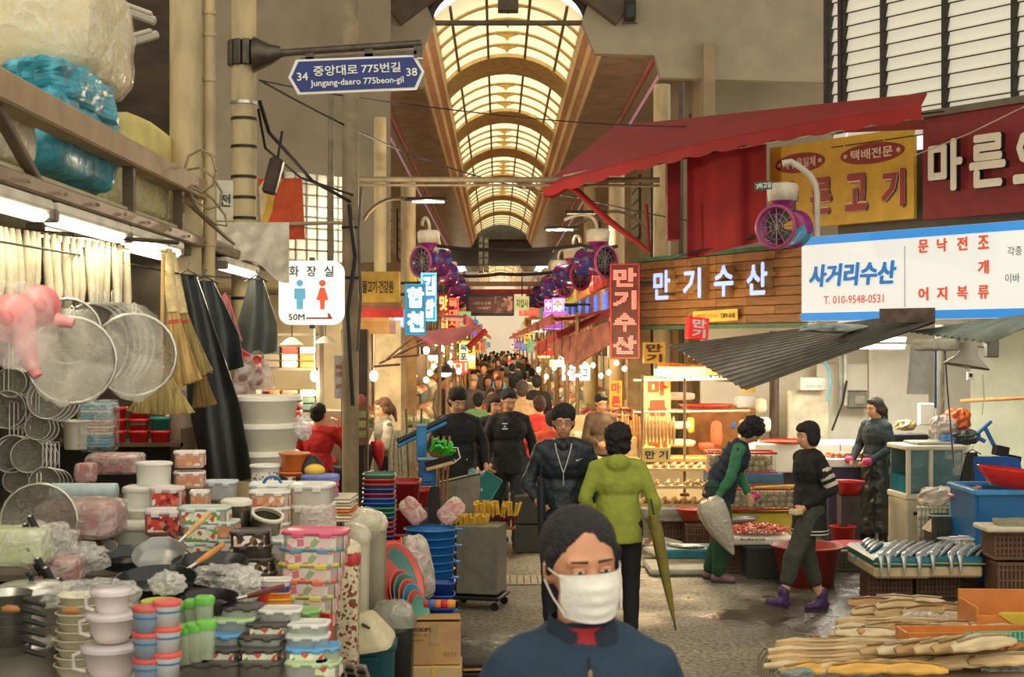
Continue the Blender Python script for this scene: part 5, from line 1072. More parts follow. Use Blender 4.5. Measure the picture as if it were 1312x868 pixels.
for i in range(4):put(box_tub(.20,.15,.085,(216,208,198),(222,218,208),LBLO,a=.75),346,706-20*i+4,7.0,f'clear box with salmon pictured label, {upn(i, 4)} of those below the blue-handled box',.06)
for i in range(3):put(box_tub(.21,.2,.13,(210,206,192),(218,216,206),None,a=.8),400,704-26*i,7.1,f'large frosted box in plastic film, {upn(i, 3)} of the column by the placemats',-.1)
bundle('film_wrap','clear film pulled over the column of large frosted boxes',P(408,680,7.0),(.085,.1,.13),film((236,214,204),.30,20),'plastic film',81,.12,3,26,box=.8)
put(box_tub(.245,.19,.10,(206,212,206),(214,218,210),None,a=.6),355,716,6.5,'wide clear box with blue strip below the steel canisters',.05)
for i in range(4):put(box_tub(.17,.14,.075,(60,50,44),(70,62,54),LBLB if i%2 else None,a=.95),330-3*i,752-17*i,6.1,f'dark brown lunch box, {upn(i, 4)} of the stack left of the colourful boxes',.1)
put(box_tub(.12,.1,.10,(56,48,44),(70,62,54),LBLB,a=.95),313,706,6.4,'dark brown box with pale print below the steel canister',.1)
cols_=[(206,190,160),(226,214,190),(196,150,100),(222,120,50),(220,206,180),(190,180,150),(232,220,196),(210,200,170)]
for i in range(8):mb=MB();mb.box((0,0,0),(.36,.26,.012),bev=.004);solo('placemat',mb,mat(cols_[i],.7,var=.1),f'flat placemat, {upn(i, 8)} of the pile beside the pictured tub','placemat',P(413,664-4*i,7.8+.01*i),rz=-.1+.05*(i%3))
for i,c in enumerate(((150,130,190),(226,110,120),(220,90,110),(120,130,190))):bundle('folded_cloth',('lavender','salmon','crimson pink','periwinkle')[i]+' folded cloth bundle on the placemats',P(404+2*i,634-7*i,7.8),(.12-.006*i,.09,.022),mat(c,.8,var=.2,vs=16),'cloth',90+i,.1)
t=thing('sun_cap','black and yellow cap resting on the folded cloths','cap',P(398,606,7.9));mb=MB();mb.lathe([(.001,.10),(.04,.09),(.07,.05),(.08,0)],n=18);obj('crown',mb,BLACK,t);mb=MB();mb.ell((.03,-.06,.02),(.06,.05,.035),12,8);obj('yellow_front',mb,mat((222,180,60),.7),t)
RB_=[(214,90,120),(100,150,170),(214,206,90),(226,120,90),(206,210,110),(150,190,120)]
for i in range(6):put(box_tub(.27-.004*(5-i),.18,.095,(226,206,196),RB_[5-i],patch(((230,200,190),(216,120,126),(226,216,200),(150,176,130),(220,206,190),(226,190,180)),20),a=.6),405-3*(5-i)+0,806-20*i,6.1,f'coloured lid box with fruit print, {upn(i, 6)}, before the waste bins',-.08)
put(box_tub(.16,.12,.06,(160,196,130),(130,180,100),None,a=.85),384,800,5.5,'light green lunch box left of the fruit print stack')
for i,c in enumerate(((236,150,50),(240,170,60),(236,140,44),(60,80,150),(226,220,210))):put(box_tub(.13,.1,.04,c,c,None,a=.9,clips=False),352,786-8*i,5.8,('lowest orange','second orange','third orange','navy blue','white topmost')[i]+' flat box of the small stack by the green lunch box',.05)
put(box_tub(.04,.09,.05,(196,50,40),(190,44,40),None,a=1,clips=False),338,770,5.75,'small bright red flat box left of the orange flat boxes')
GB=[(205,868),(205,846),(282,868),(282,850),(282,832),(335,868),(335,850),(335,834),(395,868),(395,850),(395,834),(395,818),(345,818),(300,812),(245,868),(245,852),(360,800),(310,796),(420,868),(420,848)]
for i,(px,py)in enumerate(GB):
 dark=py>840 and px<350
 put(box_tub(.155 if px<400 else.09,.12,.062,(200,206,196)if not dark else(120,116,104),((196,202,190),(70,66,60),(90,156,200),(214,214,204),(176,200,150))[(i*3)%5]if not dark else(66,64,58),(LBLG,None,None)[i%3],a=.55),px,py,5.0+.3*(868-py)/80,'glass lock box '+('with dark lid, ' if dark else 'with pale or blue lid, ')+('%s column, %s'%({205:'first',245:'second',282:'third',300:'third',310:'third',335:'fourth',345:'fourth',360:'fourth',395:'fifth',420:'sixth'}[px],{868:'lowest',850:'second',852:'second',848:'second',846:'second',832:'third',834:'third',818:'fourth',812:'fourth',800:'topmost',796:'topmost'}[py]))+' box at lower left',rnd.uniform(-.1,.1))
for i,(px,py)in enumerate(((292,800),(318,803),(270,798))):put(box_tub(.12,.1,.03,(232,234,232),(60,130,190)if i!=1 else(226,226,222),None,a=.9,clips=False),px,py,5.3,('flat blue and white packet behind the glass lock boxes','white flat packet right of the blue one','blue striped packet beside the pan handle')[i],.2)
for i in range(4):
 t=thing('cutting_tray',f'clear ribbed tray leaning at the foot of the fruit print boxes, {lrn(i, 4)}','tray',P(424+15*i,862+3*i,5.9));t.rotation_euler=(.5,0,-.5);mb=MB();mb.box((0,0,0),(.05,.02,.16),bev=.008);obj('body',mb,TR((160,150,130),.8),t)
 for k in range(4):mb=MB();mb.box((0,-.014,-.05+.033*k),(.04,.01,.012));obj('rib',mb,BLACK,t)
mb=MB();mb.box((0,0,0),(.02,.2,.2));solo('red_folder',mb,mat((196,60,50),.5),'red panel standing at the right side of the fruit print stack','panel',P(404,815,5.7),.8)
# ---- hanging things at the left
GRID=thing('wire_rack','black wire grid rack carrying the small strainers','rack',(-2.9,7.7,1.75))
for i in range(9):mb=MB();mb.cyl((-.6+.13*i,0,-.45),(-.6+.13*i,0,.55),.006,n=5);obj('vertical_wire',mb,DKST,GRID)
for i in range(8):mb=MB();mb.cyl((-.65,-.005,-.42+.13*i),(.5,-.005,-.42+.13*i),.005,n=5);obj('horizontal_wire',mb,DKST,GRID)
MESHM=film((150,146,128),.55,60,'wire_mesh',.4)
def strainer(r=.07,label='',handle=.12,rimc=(210,208,198),depth=.35):
 t=thing('wire_strainer',label,'strainer');mb=MB();mb.tube([(r*math.cos(q),0,r*math.sin(q))for q in[PI*i/12 for i in range(25)]],r*.045,5);obj('rim',mb,mat(rimc,.3,.8,var=.05),t)
 mb=MB();mb.lathe([(r,0),(r*.8,r*depth*.6),(r*.45,r*depth),(.001,r*depth*1.1)],n=20,M=Matrix.Rotation(-PI/2,4,'X'));obj('mesh_bowl',mb,MESHM,t)
 mb=MB();mb.tube([(-.008,0,r),(-.008,.0,r+handle),(0,.01,r+handle+.012),(.008,0,r+handle),(.008,0,r)],.003,5);obj('handle',mb,mat(rimc,.3,.8,var=.05),t)
 return t
s0=strainer()
CL=[(14,490,19,3,'upper left'),(22,448+40,0,0,''),(15,582,24,3,'left edge middle'),(60,512,25,4,'large upper right'),(48,548,16,3,'middle'),(36,584,22,4,'middle left'),(20,616,16,4,'lower left'),(57,618,19,4,'lower right'),(8,525,24,3,'left edge')]
first=True
for(px,py,rp,n,nm)in CL:
 for i in range(n):
  Y=7.35+.035*i;p=P(px+5.5*i,py+1.0*i,Y);sc=rp*Y/F/.07;lb=f'round wire strainer, {ORD[i]} of the {nm} cluster on the rack'
  if first:s0 .location=p;s0 .scale=(sc,)*3;s0['label']=lb;s0 .rotation_euler=(0,0,.5);first=False
  else:clone(s0,p,.5+rnd.uniform(-.1,.1),lb,sc=sc)
for i in range(5):t=strainer(.2,handle=.05);p=P(118+9*i,444-i*.5,6.6+.05*i);t.location=p;t.rotation_euler=(0,0,.9);t['label']=f'large wire sieve, {lrn(i, 5)} of the hanging row behind the film'
put(strainer(.19,handle=.04),172,455,6.5,'largest round sieve hanging in clear plastic left of the brooms',.1)
put(strainer(.19,handle=.04),92,462,6.2,'big sieve in plastic behind the pink colanders',.2)
put(strainer(.15,handle=.04),86,425,6.4,'upper sieve in plastic right of the pink colanders',.2)
put(strainer(.16,handle=.04,rimc=(200,198,180)),50,668,6.0,'sieve lying upright below the strainer rack',.1)
bundle('clear_bag','clear plastic bag over the largest round sieve',P(172,452,6.40),(.135,.06,.22),film((232,228,212),.10,4),'bag',101,.14,2.5,34,box=.2)
bundle('clear_bag','clear plastic bag over the big sieve in the middle',P(92,458,6.12),(.17,.05,.20),film((232,228,212),.10,4),'bag',104,.14,2.5,34,box=.3)
for i,(px,py,r,nm)in enumerate(((14,408,.075,'pink colander with red centre hanging in a bag at the left edge'),(50,392,.065,'coral pink colander tilted behind the first one'))):
 t=thing('colander',nm,'colander',P(px,py,5.6-.1*(1-i)));t.rotation_euler=(0,.5*i,.4*i);PK=mat((232,130,132),.4,var=.06);mb=MB();mb.lathe([(r*1.3,.0),(r,.01),(r*.8,.05),(r*.42,.06)],n=26,M=Matrix.Rotation(PI/2,4,'X'));obj('body',mb,PK,t);mb=MB();mb.lathe([(r*.42,.055),(r*.4,.07),(.001,.072)],n=20,M=Matrix.Rotation(PI/2,4,'X'));obj('base',mb,mat((214,60,70),.4),t)
mb=MB();mb.tube([(0,0,.13),(.03,0,.03),(.055,-.01,-.05),(.085,-.02,-.10)],[.06,.05,.03,.022],12);solo('funnel',mb,mat((232,150,150),.4),'pink funnel pointing down right below the pink colander','funnel',P(22,450,5.5))
mb=MB();mb.tube([(0,0,0),(.05,0,-.01),(.07,0,-.015)],[.03,.022,.02],12);solo('funnel',mb,mat((236,160,156),.4),'small pink funnel spout right of the coral pink colander','funnel',P(72,410,5.6))
bundle('clear_bag','hazy plastic bag around the pink colanders and funnel',P(28,418,5.35),(.13,.05,.17),film((240,222,214),.10,4),'bag',108,.18,2.5,34,box=.2)
br=thing('hanging_bar','bar of bent wire hooks above the cream cloth rolls','rail',P(85,300,7.0));mb=MB();mb.cyl((-.45,-.6,0),(.42,.6,0),.012,n=6);obj('bar',mb,STEEL,br)
for i in range(12):mb=MB();x=-.4+.07*i;mb.tube([(x,x*1.33,0),(x+.03,x*1.33,-.02),(x+.01,x*1.33,-.06),(x-.03,x*1.33-.02,-.05)],.003,4);obj('hook',mb,DKST,br)
CLO=mat((232,220,186),.85,var=.12,vs=14,bump=.3,bs=30,stretch=(1,1,.3));RL0=None
for i in range(20):
 px=-2+8.7*i+rnd.uniform(-2,2);Y=5.9+.085*i;p=P(px,290+1.3*i,Y);L_=(.26+.006*i)*(1+rnd.uniform(-.06,.15));nm=f'cream hanging cloth roll with steel clip, {lrn(i, 20)} of the row'
 if RL0 is None:
  RL0=thing('cloth_roll',nm,'cloth roll',p);mb=MB();mb.tube([(0,0,0),(0,0,-.3),(.004,0,-.75),(0,0,-1)],[.012,.021,.023,.016],10);obj('cloth',mb,CLO,RL0);mb=MB();mb.tube([(0,0,-.98),(0,0,-1.12)],[.013,.012],8);obj('clip',mb,mat((120,112,100),.3,.8),RL0);RL0 .scale=(1,1,L_)
 else:clone(RL0,p,0,nm,rot=(rnd.uniform(-.04,.04),rnd.uniform(-.09,.09),0),sc=(rnd.uniform(.9,1.2),1,L_*rnd.uniform(.95,1.1)))
STRAW=mat((190,158,96),.85,var=.35,vs=40,bump=.8,bs=60,stretch=(1,1,.06));STR2=mat((160,140,84),.85,var=.3,vs=40,bump=.8,bs=60,stretch=(1,1,.06))
def broom(label,a,b,wtop,wbot,m,handle_to=None,wrap=True,flat=.3,rz=0):
 a=Vector(a);b=Vector(b);d=b-a;L_=d.length;t=thing('straw_broom',label,'broom',a);t.rotation_euler=(0,math.atan2(-d.x,-d.z),rz)
 n=28;mb=MB();ks=9
 vs=[]
 for k in range(ks+1):
  f=k/ks;w_=wtop+(wbot-wtop)*(f**1.2)
  for j in range(n):
   q=2*PI*j/n;rr=w_*(1+(.10 if j%2 else-.04)*f);vs.append((math.cos(q)*rr,math.sin(q)*rr*(flat+.5*(1-f)),-L_*f-(.05*L_*(1-abs(math.cos(q)))if f==1 else 0)+(rnd.uniform(-.02,.02)*L_ if f==1 else 0)))
 mb.add(vs,[(k*n+j,k*n+(j+1)%n,(k+1)*n+(j+1)%n,(k+1)*n+j)for k in range(ks)for j in range(n)],0,False);mb.add(vs[-n:],[tuple(range(n))],0);obj('bristles',mb,m,t)
 for k in range(26):
  q=k/25*2-1;mb=MB();mb.tube([(q*wtop,-wtop*.6,-.1*L_),(q*wbot*.98,-wbot*flat*(1-q*q)**.5-.004,-L_*(1.0+rnd.uniform(-.02,.04)))],.0035,4);obj('straw',mb,m,t)
 if handle_to:
  hL=handle_to;mb=MB();
  if wrap:
   mb.lathe([(wtop*(1.02+.07*(i%2)),hL*i/30)for i in range(31)],n=10);obj('bound_handle',mb,mat((216,194,140),.7,var=.2,vs=20),t)
  else:mb.cyl((0,0,0),(0,0,hL),.011,n=8);obj('handle',mb,mat((206,168,104),.6,var=.1),t)
 for z in(.12,.15):mb=MB();w_=wtop+(wbot-wtop)*(z**1.2)+.003;mb.lathe([(w_,-L_*z-.004),(w_+.003,-L_*z),(w_,-L_*z+.004)],n=16,sy=(flat+.5*(1-z)));obj('red_thread',mb,mat((190,60,50),.7),t)
 return t
broom('tall straw broom with two bound pale handles and long fringe',P(222,400,8.0),P(232,490,8.0),.032,.115,STRAW,.36)
broom('second bound straw handle broom right behind the tall one',P(234,402,8.15),P(250,480,8.15),.03,.10,STR2,.36)
broom('wide fan straw broom hanging upside in front with white seam',P(207,466,7.7),P(206,528,7.7),.03,.175,STR2,.6,False,.22)
broom('small darker straw broom behind the fan broom',P(256,480,8.2),P(262,520,8.2),.03,.07,mat((140,112,60),.85,var=.3,vs=40,stretch=(1,1,.06)),None)
def coat(label,px0,px1,y0,y1,Y,c,name='raincoat',cat='coat',sk=60):
 a=P(px0,y0,Y);b=P(px1,y1,Y);L_=a.z-b.z;t=thing(name,label,cat,a)
 dx=b.x-a.x
 mb=MB();mb.grid(lambda u,v:(dx*v+(u-.5)*(.10+.22*min(1,v*1.6))*(1.0),.035*math.sin(u*9+2*v)*(.4+v)-.03*math.sin(PI*u),-L_*v-.03*math.sin(PI*u)*v),22,18,th=(0,.03,0));obj('cloth',mb,mat(c,.38,var=.25,vs=6,bump=.4,bs=10,stretch=(1,1,.4)),t)
 mb=MB();mb.tube([(-.09,0,-.02),(0,0,.03),(.09,0,-.02)],.006,5);mb.tube([(0,0,.03),(.0,0,.06),(.015,0,.07)],.004,5);obj('hanger',mb,STEEL,t,kind='stuff')
 return t
coat('long black raincoat hanging right of the brooms',240,292,352,612,8.5,(34,38,36));coat('second dark coat behind the long raincoat',262,282,360,470,8.9,(44,50,52));coat('grey apron folded on a hanger by the second pillar',328,330,358,450,10.9,(84,88,84),'apron','apron')
for i in range(7):mb=MB();x=.012*(i-3);mb.tube([(0,0,0),(x,0,-.08),(x*2.2,-.01,-.22),(x*3.5+.02*math.sin(i),0,-.34-.02*(i%3))],[.004,.008,.007,.005],5);solo('pink_strap',mb,mat((226,130,130),.6),f'pink plastic strap, {lrn(i, 7)} of the bunch hanging by the coats','strap',P(288,375,9.8))
mb=MB();mb.prism([(-.05,.10),(.15,-.02),(.12,-.05),(-.04,-.10)],.08);solo('red_scoop',mb,mat((214,44,36),.4),'bright red plastic scoop poking out above the bag of cups','scoop',P(298,454,9.6))
bg_=P(325,490,9.5);RC=mat((206,60,56),.5)
for i in range(11):
 q=i*2.4;p=bg_+Vector((.085*math.cos(q)*(.4+i/11),.05*math.sin(q)-.06,.15-.03*i));t=thing('clear_cup',f'clear plastic cup, {ORD[i]} from the top in the hanging cup bunch','cup',p);t.rotation_euler=(1.2+.4*math.sin(i),.5*math.cos(i*2),q)
 mb=MB();mb.lathe([(.001,0),(.032,0),(.042,.075),(.045,.077)],n=14);obj('body',mb,film((240,236,228),.35,10),t);mb=MB();mb.lathe([(.001,.004),(.03,.004),(.03,.01)],n=12);obj('red_bottom',mb,RC,t)
bundle('clear_bag','net bag of clear film round the hanging cups',bg_+Vector((0,.02,-.02)),(.13,.07,.19),film((236,214,206),.2,20),'bag',120,.2,2.5,30,box=.2)
sh=thing('shelf_unit','brown wooden shelf behind the display carrying red tubs','shelf',(-2.55,8.9,0));SW=mat((92,72,50),.7,var=.2,vs=6)
for z in(1.30,1.62):mb=MB();mb.box((0.1,0,z),(1.0,.4,.025));obj('board',mb,SW,sh)
for x in(-.4,.6):mb=MB();mb.box((x,0,.86),(.03,.4,1.72));obj('side',mb,SW,sh)
mb=MB();mb.box((.1,.21,1.2),(1.0,.02,1.1));obj('back',mb,mat((66,58,50),.8),sh)
def sq_tub(w_,h,c,label,p,band=None):
 t=thing('plastic_crate',label,'tub',p);mb=MB();mb.lathe([(.001,0),(.42,0),(.49,h),(.52,h),(.52,h-.02),(.5,h-.02)],n=20,sx=w_,sy=w_*.8,sq=.8);obj('body',mb,mat(c,.35,var=.06),t)
 if band:mb=MB();mb.lathe([(.475,h*.55),(.478,h*.72)],n=20,sx=w_*1.01,sy=w_*.81,sq=.8);obj('band',mb,mat(band,.4),t)
RE=(206,40,38)
k=0
for px,n,w_,nm in((150,3,.11,'left'),(178,3,.115,'middle'),(206,2,.115,'right')):
 for i in range(n):sq_tub(w_,.085,RE if not(px==206 and i==1)else(40,120,110),f'{"red" if not (px == 206 and i == 1) else "teal"} plastic tub, {upn(i, n)} of the {nm} stack on the shelf',P(px,569-(17 if n<3 else 15)*i,8.75),(60,90,70)if(px==178 and i==1)else None)
t=round_tub((226,222,206),r=.075,h=.18,handle=True);put(t,97,576,8.6,'white lidded bucket with handle at the left of the shelf')
for i in range(14):c=((70,156,186),(70,156,186),(70,156,186),(70,156,186),(226,214,200),(214,170,150),(226,214,200),(214,170,150),(226,214,200),(80,160,190),(80,160,190),(226,224,214),(80,160,190),(80,160,190))[i];mb=MB();mb.box((0,0,0),(.19-.008*(i%3),.2,.018),bev=.006);solo('wrapped_towel',mb,mat(c,.5,var=.1),f'thin folded towel, {upn(i, 14)} of the plastic-wrapped stack by the white bucket','towel',P(127,571-4.0*i,8.7))
bundle('film_wrap','clear film around the stack of folded towels',P(127,546,8.62),(.11,.1,.16),film((236,236,228),.16,14),'plastic film',131,.05,3,26,box=.85)
for i,(px,c,w_)in enumerate(((232,(150,130,116),.07),(250,(176,136,60),.045),(265,(130,124,96),.035),(276,(170,140,70),.03))):
 mb=MB();mb.cyl((0,0,0),(0,0,1.95),w_,n=14);solo('vinyl_roll',mb,mat(c,.6,var=.3,vs=9),('thick mottled brown','golden brown','grey green','thin mustard')[i]+' roll standing behind the pink label boxes','roll',(P(px,0,9.0+.04*i).x,9.0+.04*i,0))
mb=MB();mb.box((-4.1,10.1,1.45),(3.4,.08,2.95));struct('wall_left_partition',mb,mat((86,78,64),.8,var=.2))
# ================ GOODS ON THE STREET SIDE OF THE LEFT STALL
def gp(px,Y,z=0):return Vector(((px-VX)*Y/F,Y,z))
def zat(py,Y):return H+(VY-py)*Y/F
BEI=mat((206,194,160),.5,var=.08,vs=12);GRB=mat((158,154,132),.5,var=.08)
def swing_bin(label,px,ytop,Y,w_,c,dome=(214,206,180),d=None,spots=None,z0=None):
 h=zat(ytop,Y);z0=0 if z0 is None else z0;d=d or w_*.8;t=thing('waste_bin',label,'waste bin',gp(px,Y,z0));hb=h-z0-w_*.34
 mb=MB();mb.lathe([(.001,0),(.44,0),(.5,hb)],n=24,sx=w_,sy=d,sq=.7);obj('body',mb,spots or mat(c,.5,var=.08),t)
 mb=MB();mb.lathe([(.52,hb-.02),(.53,hb),(.52,hb+.02),(.5,hb+.03)],n=24,sx=w_,sy=d,sq=.7);obj('rim',mb,mat(dome,.4,var=.06),t)
 H2=h-z0-hb-.03;mb=MB();mb.lathe([(.5*math.cos(q),hb+.03+H2*math.sin(q))for q in[PI/2*i/7 for i in range(8)]],n=24,sx=w_,sy=d,sq=.65);obj('domed_lid',mb,mat(dome,.35,var=.06,coat=.3),t);return t
swing_bin('tall grey-beige waste bin with domed lid at the back of the bin row',463,652,8.6,.30,(166,160,136))
swing_bin('cream waste bin with folded lid in the middle of the bin row',444,670,8.1,.26,(214,206,180))
swing_bin('cream swing bin with open arched lid in front of the bin row',432,690,7.7,.25,(176,170,146))
sp_=patch(((226,214,180),(226,214,180),(226,214,180),(150,60,50),(226,214,180),(206,196,160),(130,84,50),(226,214,180)),40)
t=swing_bin('cream bin with dark red spotted print and red lid nearest the fruit print boxes',438,702,6.9,.17,(226,214,180),(190,50,44),spots=sp_)
mb=MB();mb.lathe([(.09*math.cos(q),.035*math.sin(q))for q in[PI/2*i/5 for i in range(6)]],n=18);obj('cream_dome',mb,BEI,t,(0,0,zat(702,6.9)-.02))
bundle('clear_bag','clear plastic sheet over the domed lids of the bin row',gp(452,8.3,zat(672,8.3)),(.17,.2,.10),film((232,224,196),.22,10),'bag',140,.1,2.5,28,box=.3)
bundle('black_bag','black plastic-wrapped goods under the orange placemat',gp(424,8.0,zat(676,8.0)),(.07,.07,.07),mat((40,36,36),.3,var=.2),'bag',141,.1)
t=thing('waste_bin','dark teal rectangular bin with cream pyramid lid leaning on top','waste bin',gp(473,7.9));TEAL=mat((28,86,90),.45,var=.1);hb=zat(822,7.9)
mb=MB();mb.lathe([(.001,0),(.43,0),(.5,hb)],n=24,sx=.29,sy=.26,sq=.8);obj('body',mb,TEAL,t);mb=MB();mb.lathe([(.5,hb-.03),(.54,hb-.03),(.54,hb),(.49,hb+.01)],n=24,sx=.29,sy=.26,sq=.8);obj('rim',mb,TEAL,t)
mb=MB();mb.box((0,-.14,hb-.07),(.12,.015,.025),bev=.005);obj('grip',mb,TEAL,t)
t=thing('bin_lid','cream pyramid swing lid lying tilted on the teal bin','lid',gp(468,7.7,hb+.02));t.rotation_euler=(.15,-.16,-.1)
mb=MB();mb.lathe([(.53,0),(.53,.02),(.5,.035),(.30,.15),(.24,.175),(.001,.18)],n=24,sx=.30,sy=.26,sq=.7);obj('shell',mb,mat((214,200,160),.5,var=.06,vs=20),t);mb=MB();mb.box((.045,-.03,.135),(.05,.13,.012),ry=.65,bev=.004);obj('slot',mb,mat((60,56,44),.6),t)
t=thing('waste_bin','black bin covered in clear film behind the teal bin','waste bin',gp(504,8.25));mb=MB();mb.lathe([(.001,0),(.44,0),(.5,zat(800,8.25))],n=24,sx=.24,sy=.26,sq=.8);obj('body',mb,mat((42,42,40),.4,var=.1),t)
mb=MB();hz_=zat(800,8.25);mb.lathe([(.52,hz_),(.5,hz_+.04),(.3,hz_+.12),(.001,hz_+.14)],n=24,sx=.26,sy=.27,sq=.5);obj('lid',mb,mat((130,128,110),.35,var=.15),t)
bundle('film_wrap','clear film draped over the black bin',gp(503,8.2,zat(790,8.2)),(.12,.13,.09),film((226,222,204),.2,14),'plastic film',143,.12,3,26,box=.4)
BAS=[((226,110,96),.27,0),((96,150,140),.27,.05),((226,110,96),.15,.16),((96,150,140),.145,.19),((226,110,96),.13,.22),((80,160,190),.12,.25),((226,110,96),.11,.28),((96,160,140),.10,.31)]
px_=[498,490,509,514,519,524,529,534];py_=[752,756,762,766,770,774,780,785]
for i,(c,r,dy)in enumerate(BAS):
 p=P(px_[i],py_[i],8.9-dy*.6);t=thing('wash_basin',f'{"coral" if c[0] > 200 else ("turquoise" if c[2] > 160 else "grey green")} plastic basin standing on edge, {lrn(i, 8)} of the leaning row','basin',p);t.rotation_euler=(math.radians(74),0,math.radians(62))
 mb=MB();mb.lathe([(.001,0),(r*.7,0),(r*.92,r*.32),(r,r*.34),(r,r*.3),(r*.9,r*.28)],n=28);mb.lathe([(r*.96,r*.34),(r*.68,.012),(.001,.012)],n=28);obj('basin_body',mb,mat(c,.4,var=.05),t)
t=thing('plastic_box','bright orange-red upright plastic box below the coloured crate stack','box',gp(492,9.6));mb=MB();h_=zat(690,9.6);mb.lathe([(.001,0),(.47,0),(.5,h_),(.46,h_)],n=20,sx=.24,sy=.22,sq=.9);obj('body',mb,mat((214,56,36),.4,var=.06),t)
CC=[(60,84,160),(44,90,150),(60,130,110),(206,60,50),(44,84,160),(200,60,60),(90,90,130),(206,60,50),(44,90,160),(60,130,100),(60,150,110),(44,90,170),(60,110,190),(190,60,80),(50,90,170),(150,90,90),(214,60,50),(90,140,120)]
zb=zat(714,9.7);zt=zat(606,9.7);dz=(zt-zb)/len(CC)
for i,c in enumerate(CC):
 nm='green' if c[1]>c[0]and c[1]>c[2]else('blue' if c[2]>c[0]else 'red')
 t=thing('plastic_basket',f'{nm} flat basket rim, {upn(i, len(CC))} of the nested colourful stack','basket',gp(487-.6*(len(CC)-i)*.3,9.7,zb+dz*i));mb=MB();w_=.21
 mb.lathe([(.001,-.02),(.46,-.02),(.5,dz*.7),(.53,dz*.7),(.53,dz*.98),(.49,dz*.98)],n=20,sx=w_+.03*(i<12)*.4,sy=.26,sq=.95);obj('body',mb,TR(c,.92),t)
for i in range(3):
 t=thing('red_tub',f'deep dark red tub, {upn(i, 3)} of the stack behind the coloured baskets','tub',gp(514,10.9,.55+.2*i));mb=MB();mb.lathe([(.001,0),(.44,0),(.5,.24),(.54,.24),(.54,.22)],n=20,sx=.29,sy=.3,sq=.9);mb.lathe([(.5,.24),(.43,.03),(.001,.03)],n=20,sx=.28,sy=.29,sq=.9);obj('body',mb,mat((160,34,34),.45,var=.08),t)
mb=MB();mb.box((0,0,.27),(.36,.36,.54),bev=.01);solo('crate',mb,mat((90,70,60),.7),'dark crate carrying the deep red tubs','crate',gp(514,10.9))
mb=MB();mb.box((0,0,.30),(.34,.34,.60),bev=.01);solo('crate',mb,mat((70,60,56),.7),'dark crate under the colourful basket stack','crate',gp(487,9.7));
BLU=mat((34,110,176),.4,var=.08);BL2=mat((30,70,150),.4,var=.08)
zb=zat(768,10.2)
for i in range(9):
 r=.155+.004*i;t=thing('blue_basket',f'blue round basket with side lugs, {upn(i, 9)} of the nested tower','basket',gp(552,10.2,zb+.058*i-(0 if i else.12)));mb=MB();mb.lathe([(r*.86,-.03),(r,.045),(r*1.06,.045),(r*1.06,.052),(r*.98,.052)],n=28);obj('body',mb,BLU,t)
 if i%2==0:mb=MB();mb.box((r*1.12,-.03,.045),(.05,.05,.014),rz=.2,bev=.004);obj('lug',mb,BLU,t)
mb=MB();mb.lathe([(.001,0),(.12,0),(.14,zb-.06)],n=24);solo('blue_basket',mb,BLU,'tall blue basket standing at the foot of the nested tower','basket',gp(552,10.2))
for i in range(4):t=thing('blue_crate',f'small royal blue basket, {upn(i, 4)} of the pile before the nested tower','basket',gp(566,9.6,.28+.085*i));mb=MB();mb.lathe([(.001,0),(.42,0),(.5,.075),(.55,.08),(.55,.09),(.48,.09)],n=20,sx=.17,sy=.2,sq=.8);obj('body',mb,BL2,t)
mb=MB();mb.box((0,0,.14),(.2,.22,.28),bev=.01);solo('crate',mb,mat((40,60,100),.5),'blue block under the pile of royal blue baskets','crate',gp(566,9.6))
t=bundle('wrapped_goods','tall pointed clear bag with red and green brush heads in front of the blue tower',P(536,728,9.2),(.095,.08,.21),patch(((200,150,130),(120,140,110),(214,200,180),(170,70,60),(90,110,90)),16),'package',150,.08,filmcol=film((240,234,220),.32,14),box=.4);t.rotation_euler=(0,-.18,0)
for i,(px,py,rz,nm)in enumerate(((529,655,.7,'wrapped pair of red rubber gloves lying on the blue tower'),(578,655,-.8,'wrapped red and pink brush sticking up right of the gloves'))):
 t=bundle('wrapped_goods',nm,P(px,py,10.1),(.068,.02,.10),patch(((214,60,50),(226,200,160),(200,70,60)),9),'package',155+i,.05,filmcol=film((240,234,226),.3,14),box=.6);t.rotation_euler=(0,-rz,0)
for i in range(5):mb=MB();mb.lathe([(.001,0),(.03,0),(.036,.04),(.001,.045)],n=10);solo('toy_brush',mb,mat(((200,50,50),(60,110,190),(226,130,50),(200,40,50),(240,150,60))[i],.5),('small red','small blue','small orange','small crimson','small amber')[i]+' plastic piece in the heap above the cardboard box','plastic piece',P(545+8*i,778,8.8))
t=thing('cardboard_box','cardboard box with brown print and torn tape on top of the box pile','box',gp(556,8.65,zat(846,8.65)));t.rotation_euler=(0,0,.04);h_=zat(792,8.65)-zat(846,8.65)
mb=MB();mb.box((0,0,h_/2),(.325,.28,h_),bev=.004);obj('carton',mb,CARD,t)
for q in(-1,1):mb=MB();mb.box((q*.081,-.10,h_+.008),(.16,.09,.004),rx=-.25);obj('flap',mb,mat((200,160,108),.85),t)
mb=MB();mb.box((0,-.1425,h_*.72),(.05,.003,.12));obj('tape',mb,mat((196,166,120),.3,alpha=.8),t)
BRN=mat((70,48,30),.7,var=0);letters('printed_text','BIOKIPS',-.075,h_*.83,.12,.025,BRN,t,.002,-.141,.03);letters('printed_text','밀폐용기 세트',-.085,h_*.70,.10,.016,BRN,t,.002,-.141,0);letters('printed_text','BIOKIPS',-.10,h_*.58,.07,.012,BRN,t,.002,-.141,.0);letters('printed_symbols','◇☂◇☂',.10,h_*.25,.08,.03,BRN,t,.002,-.141,.0)
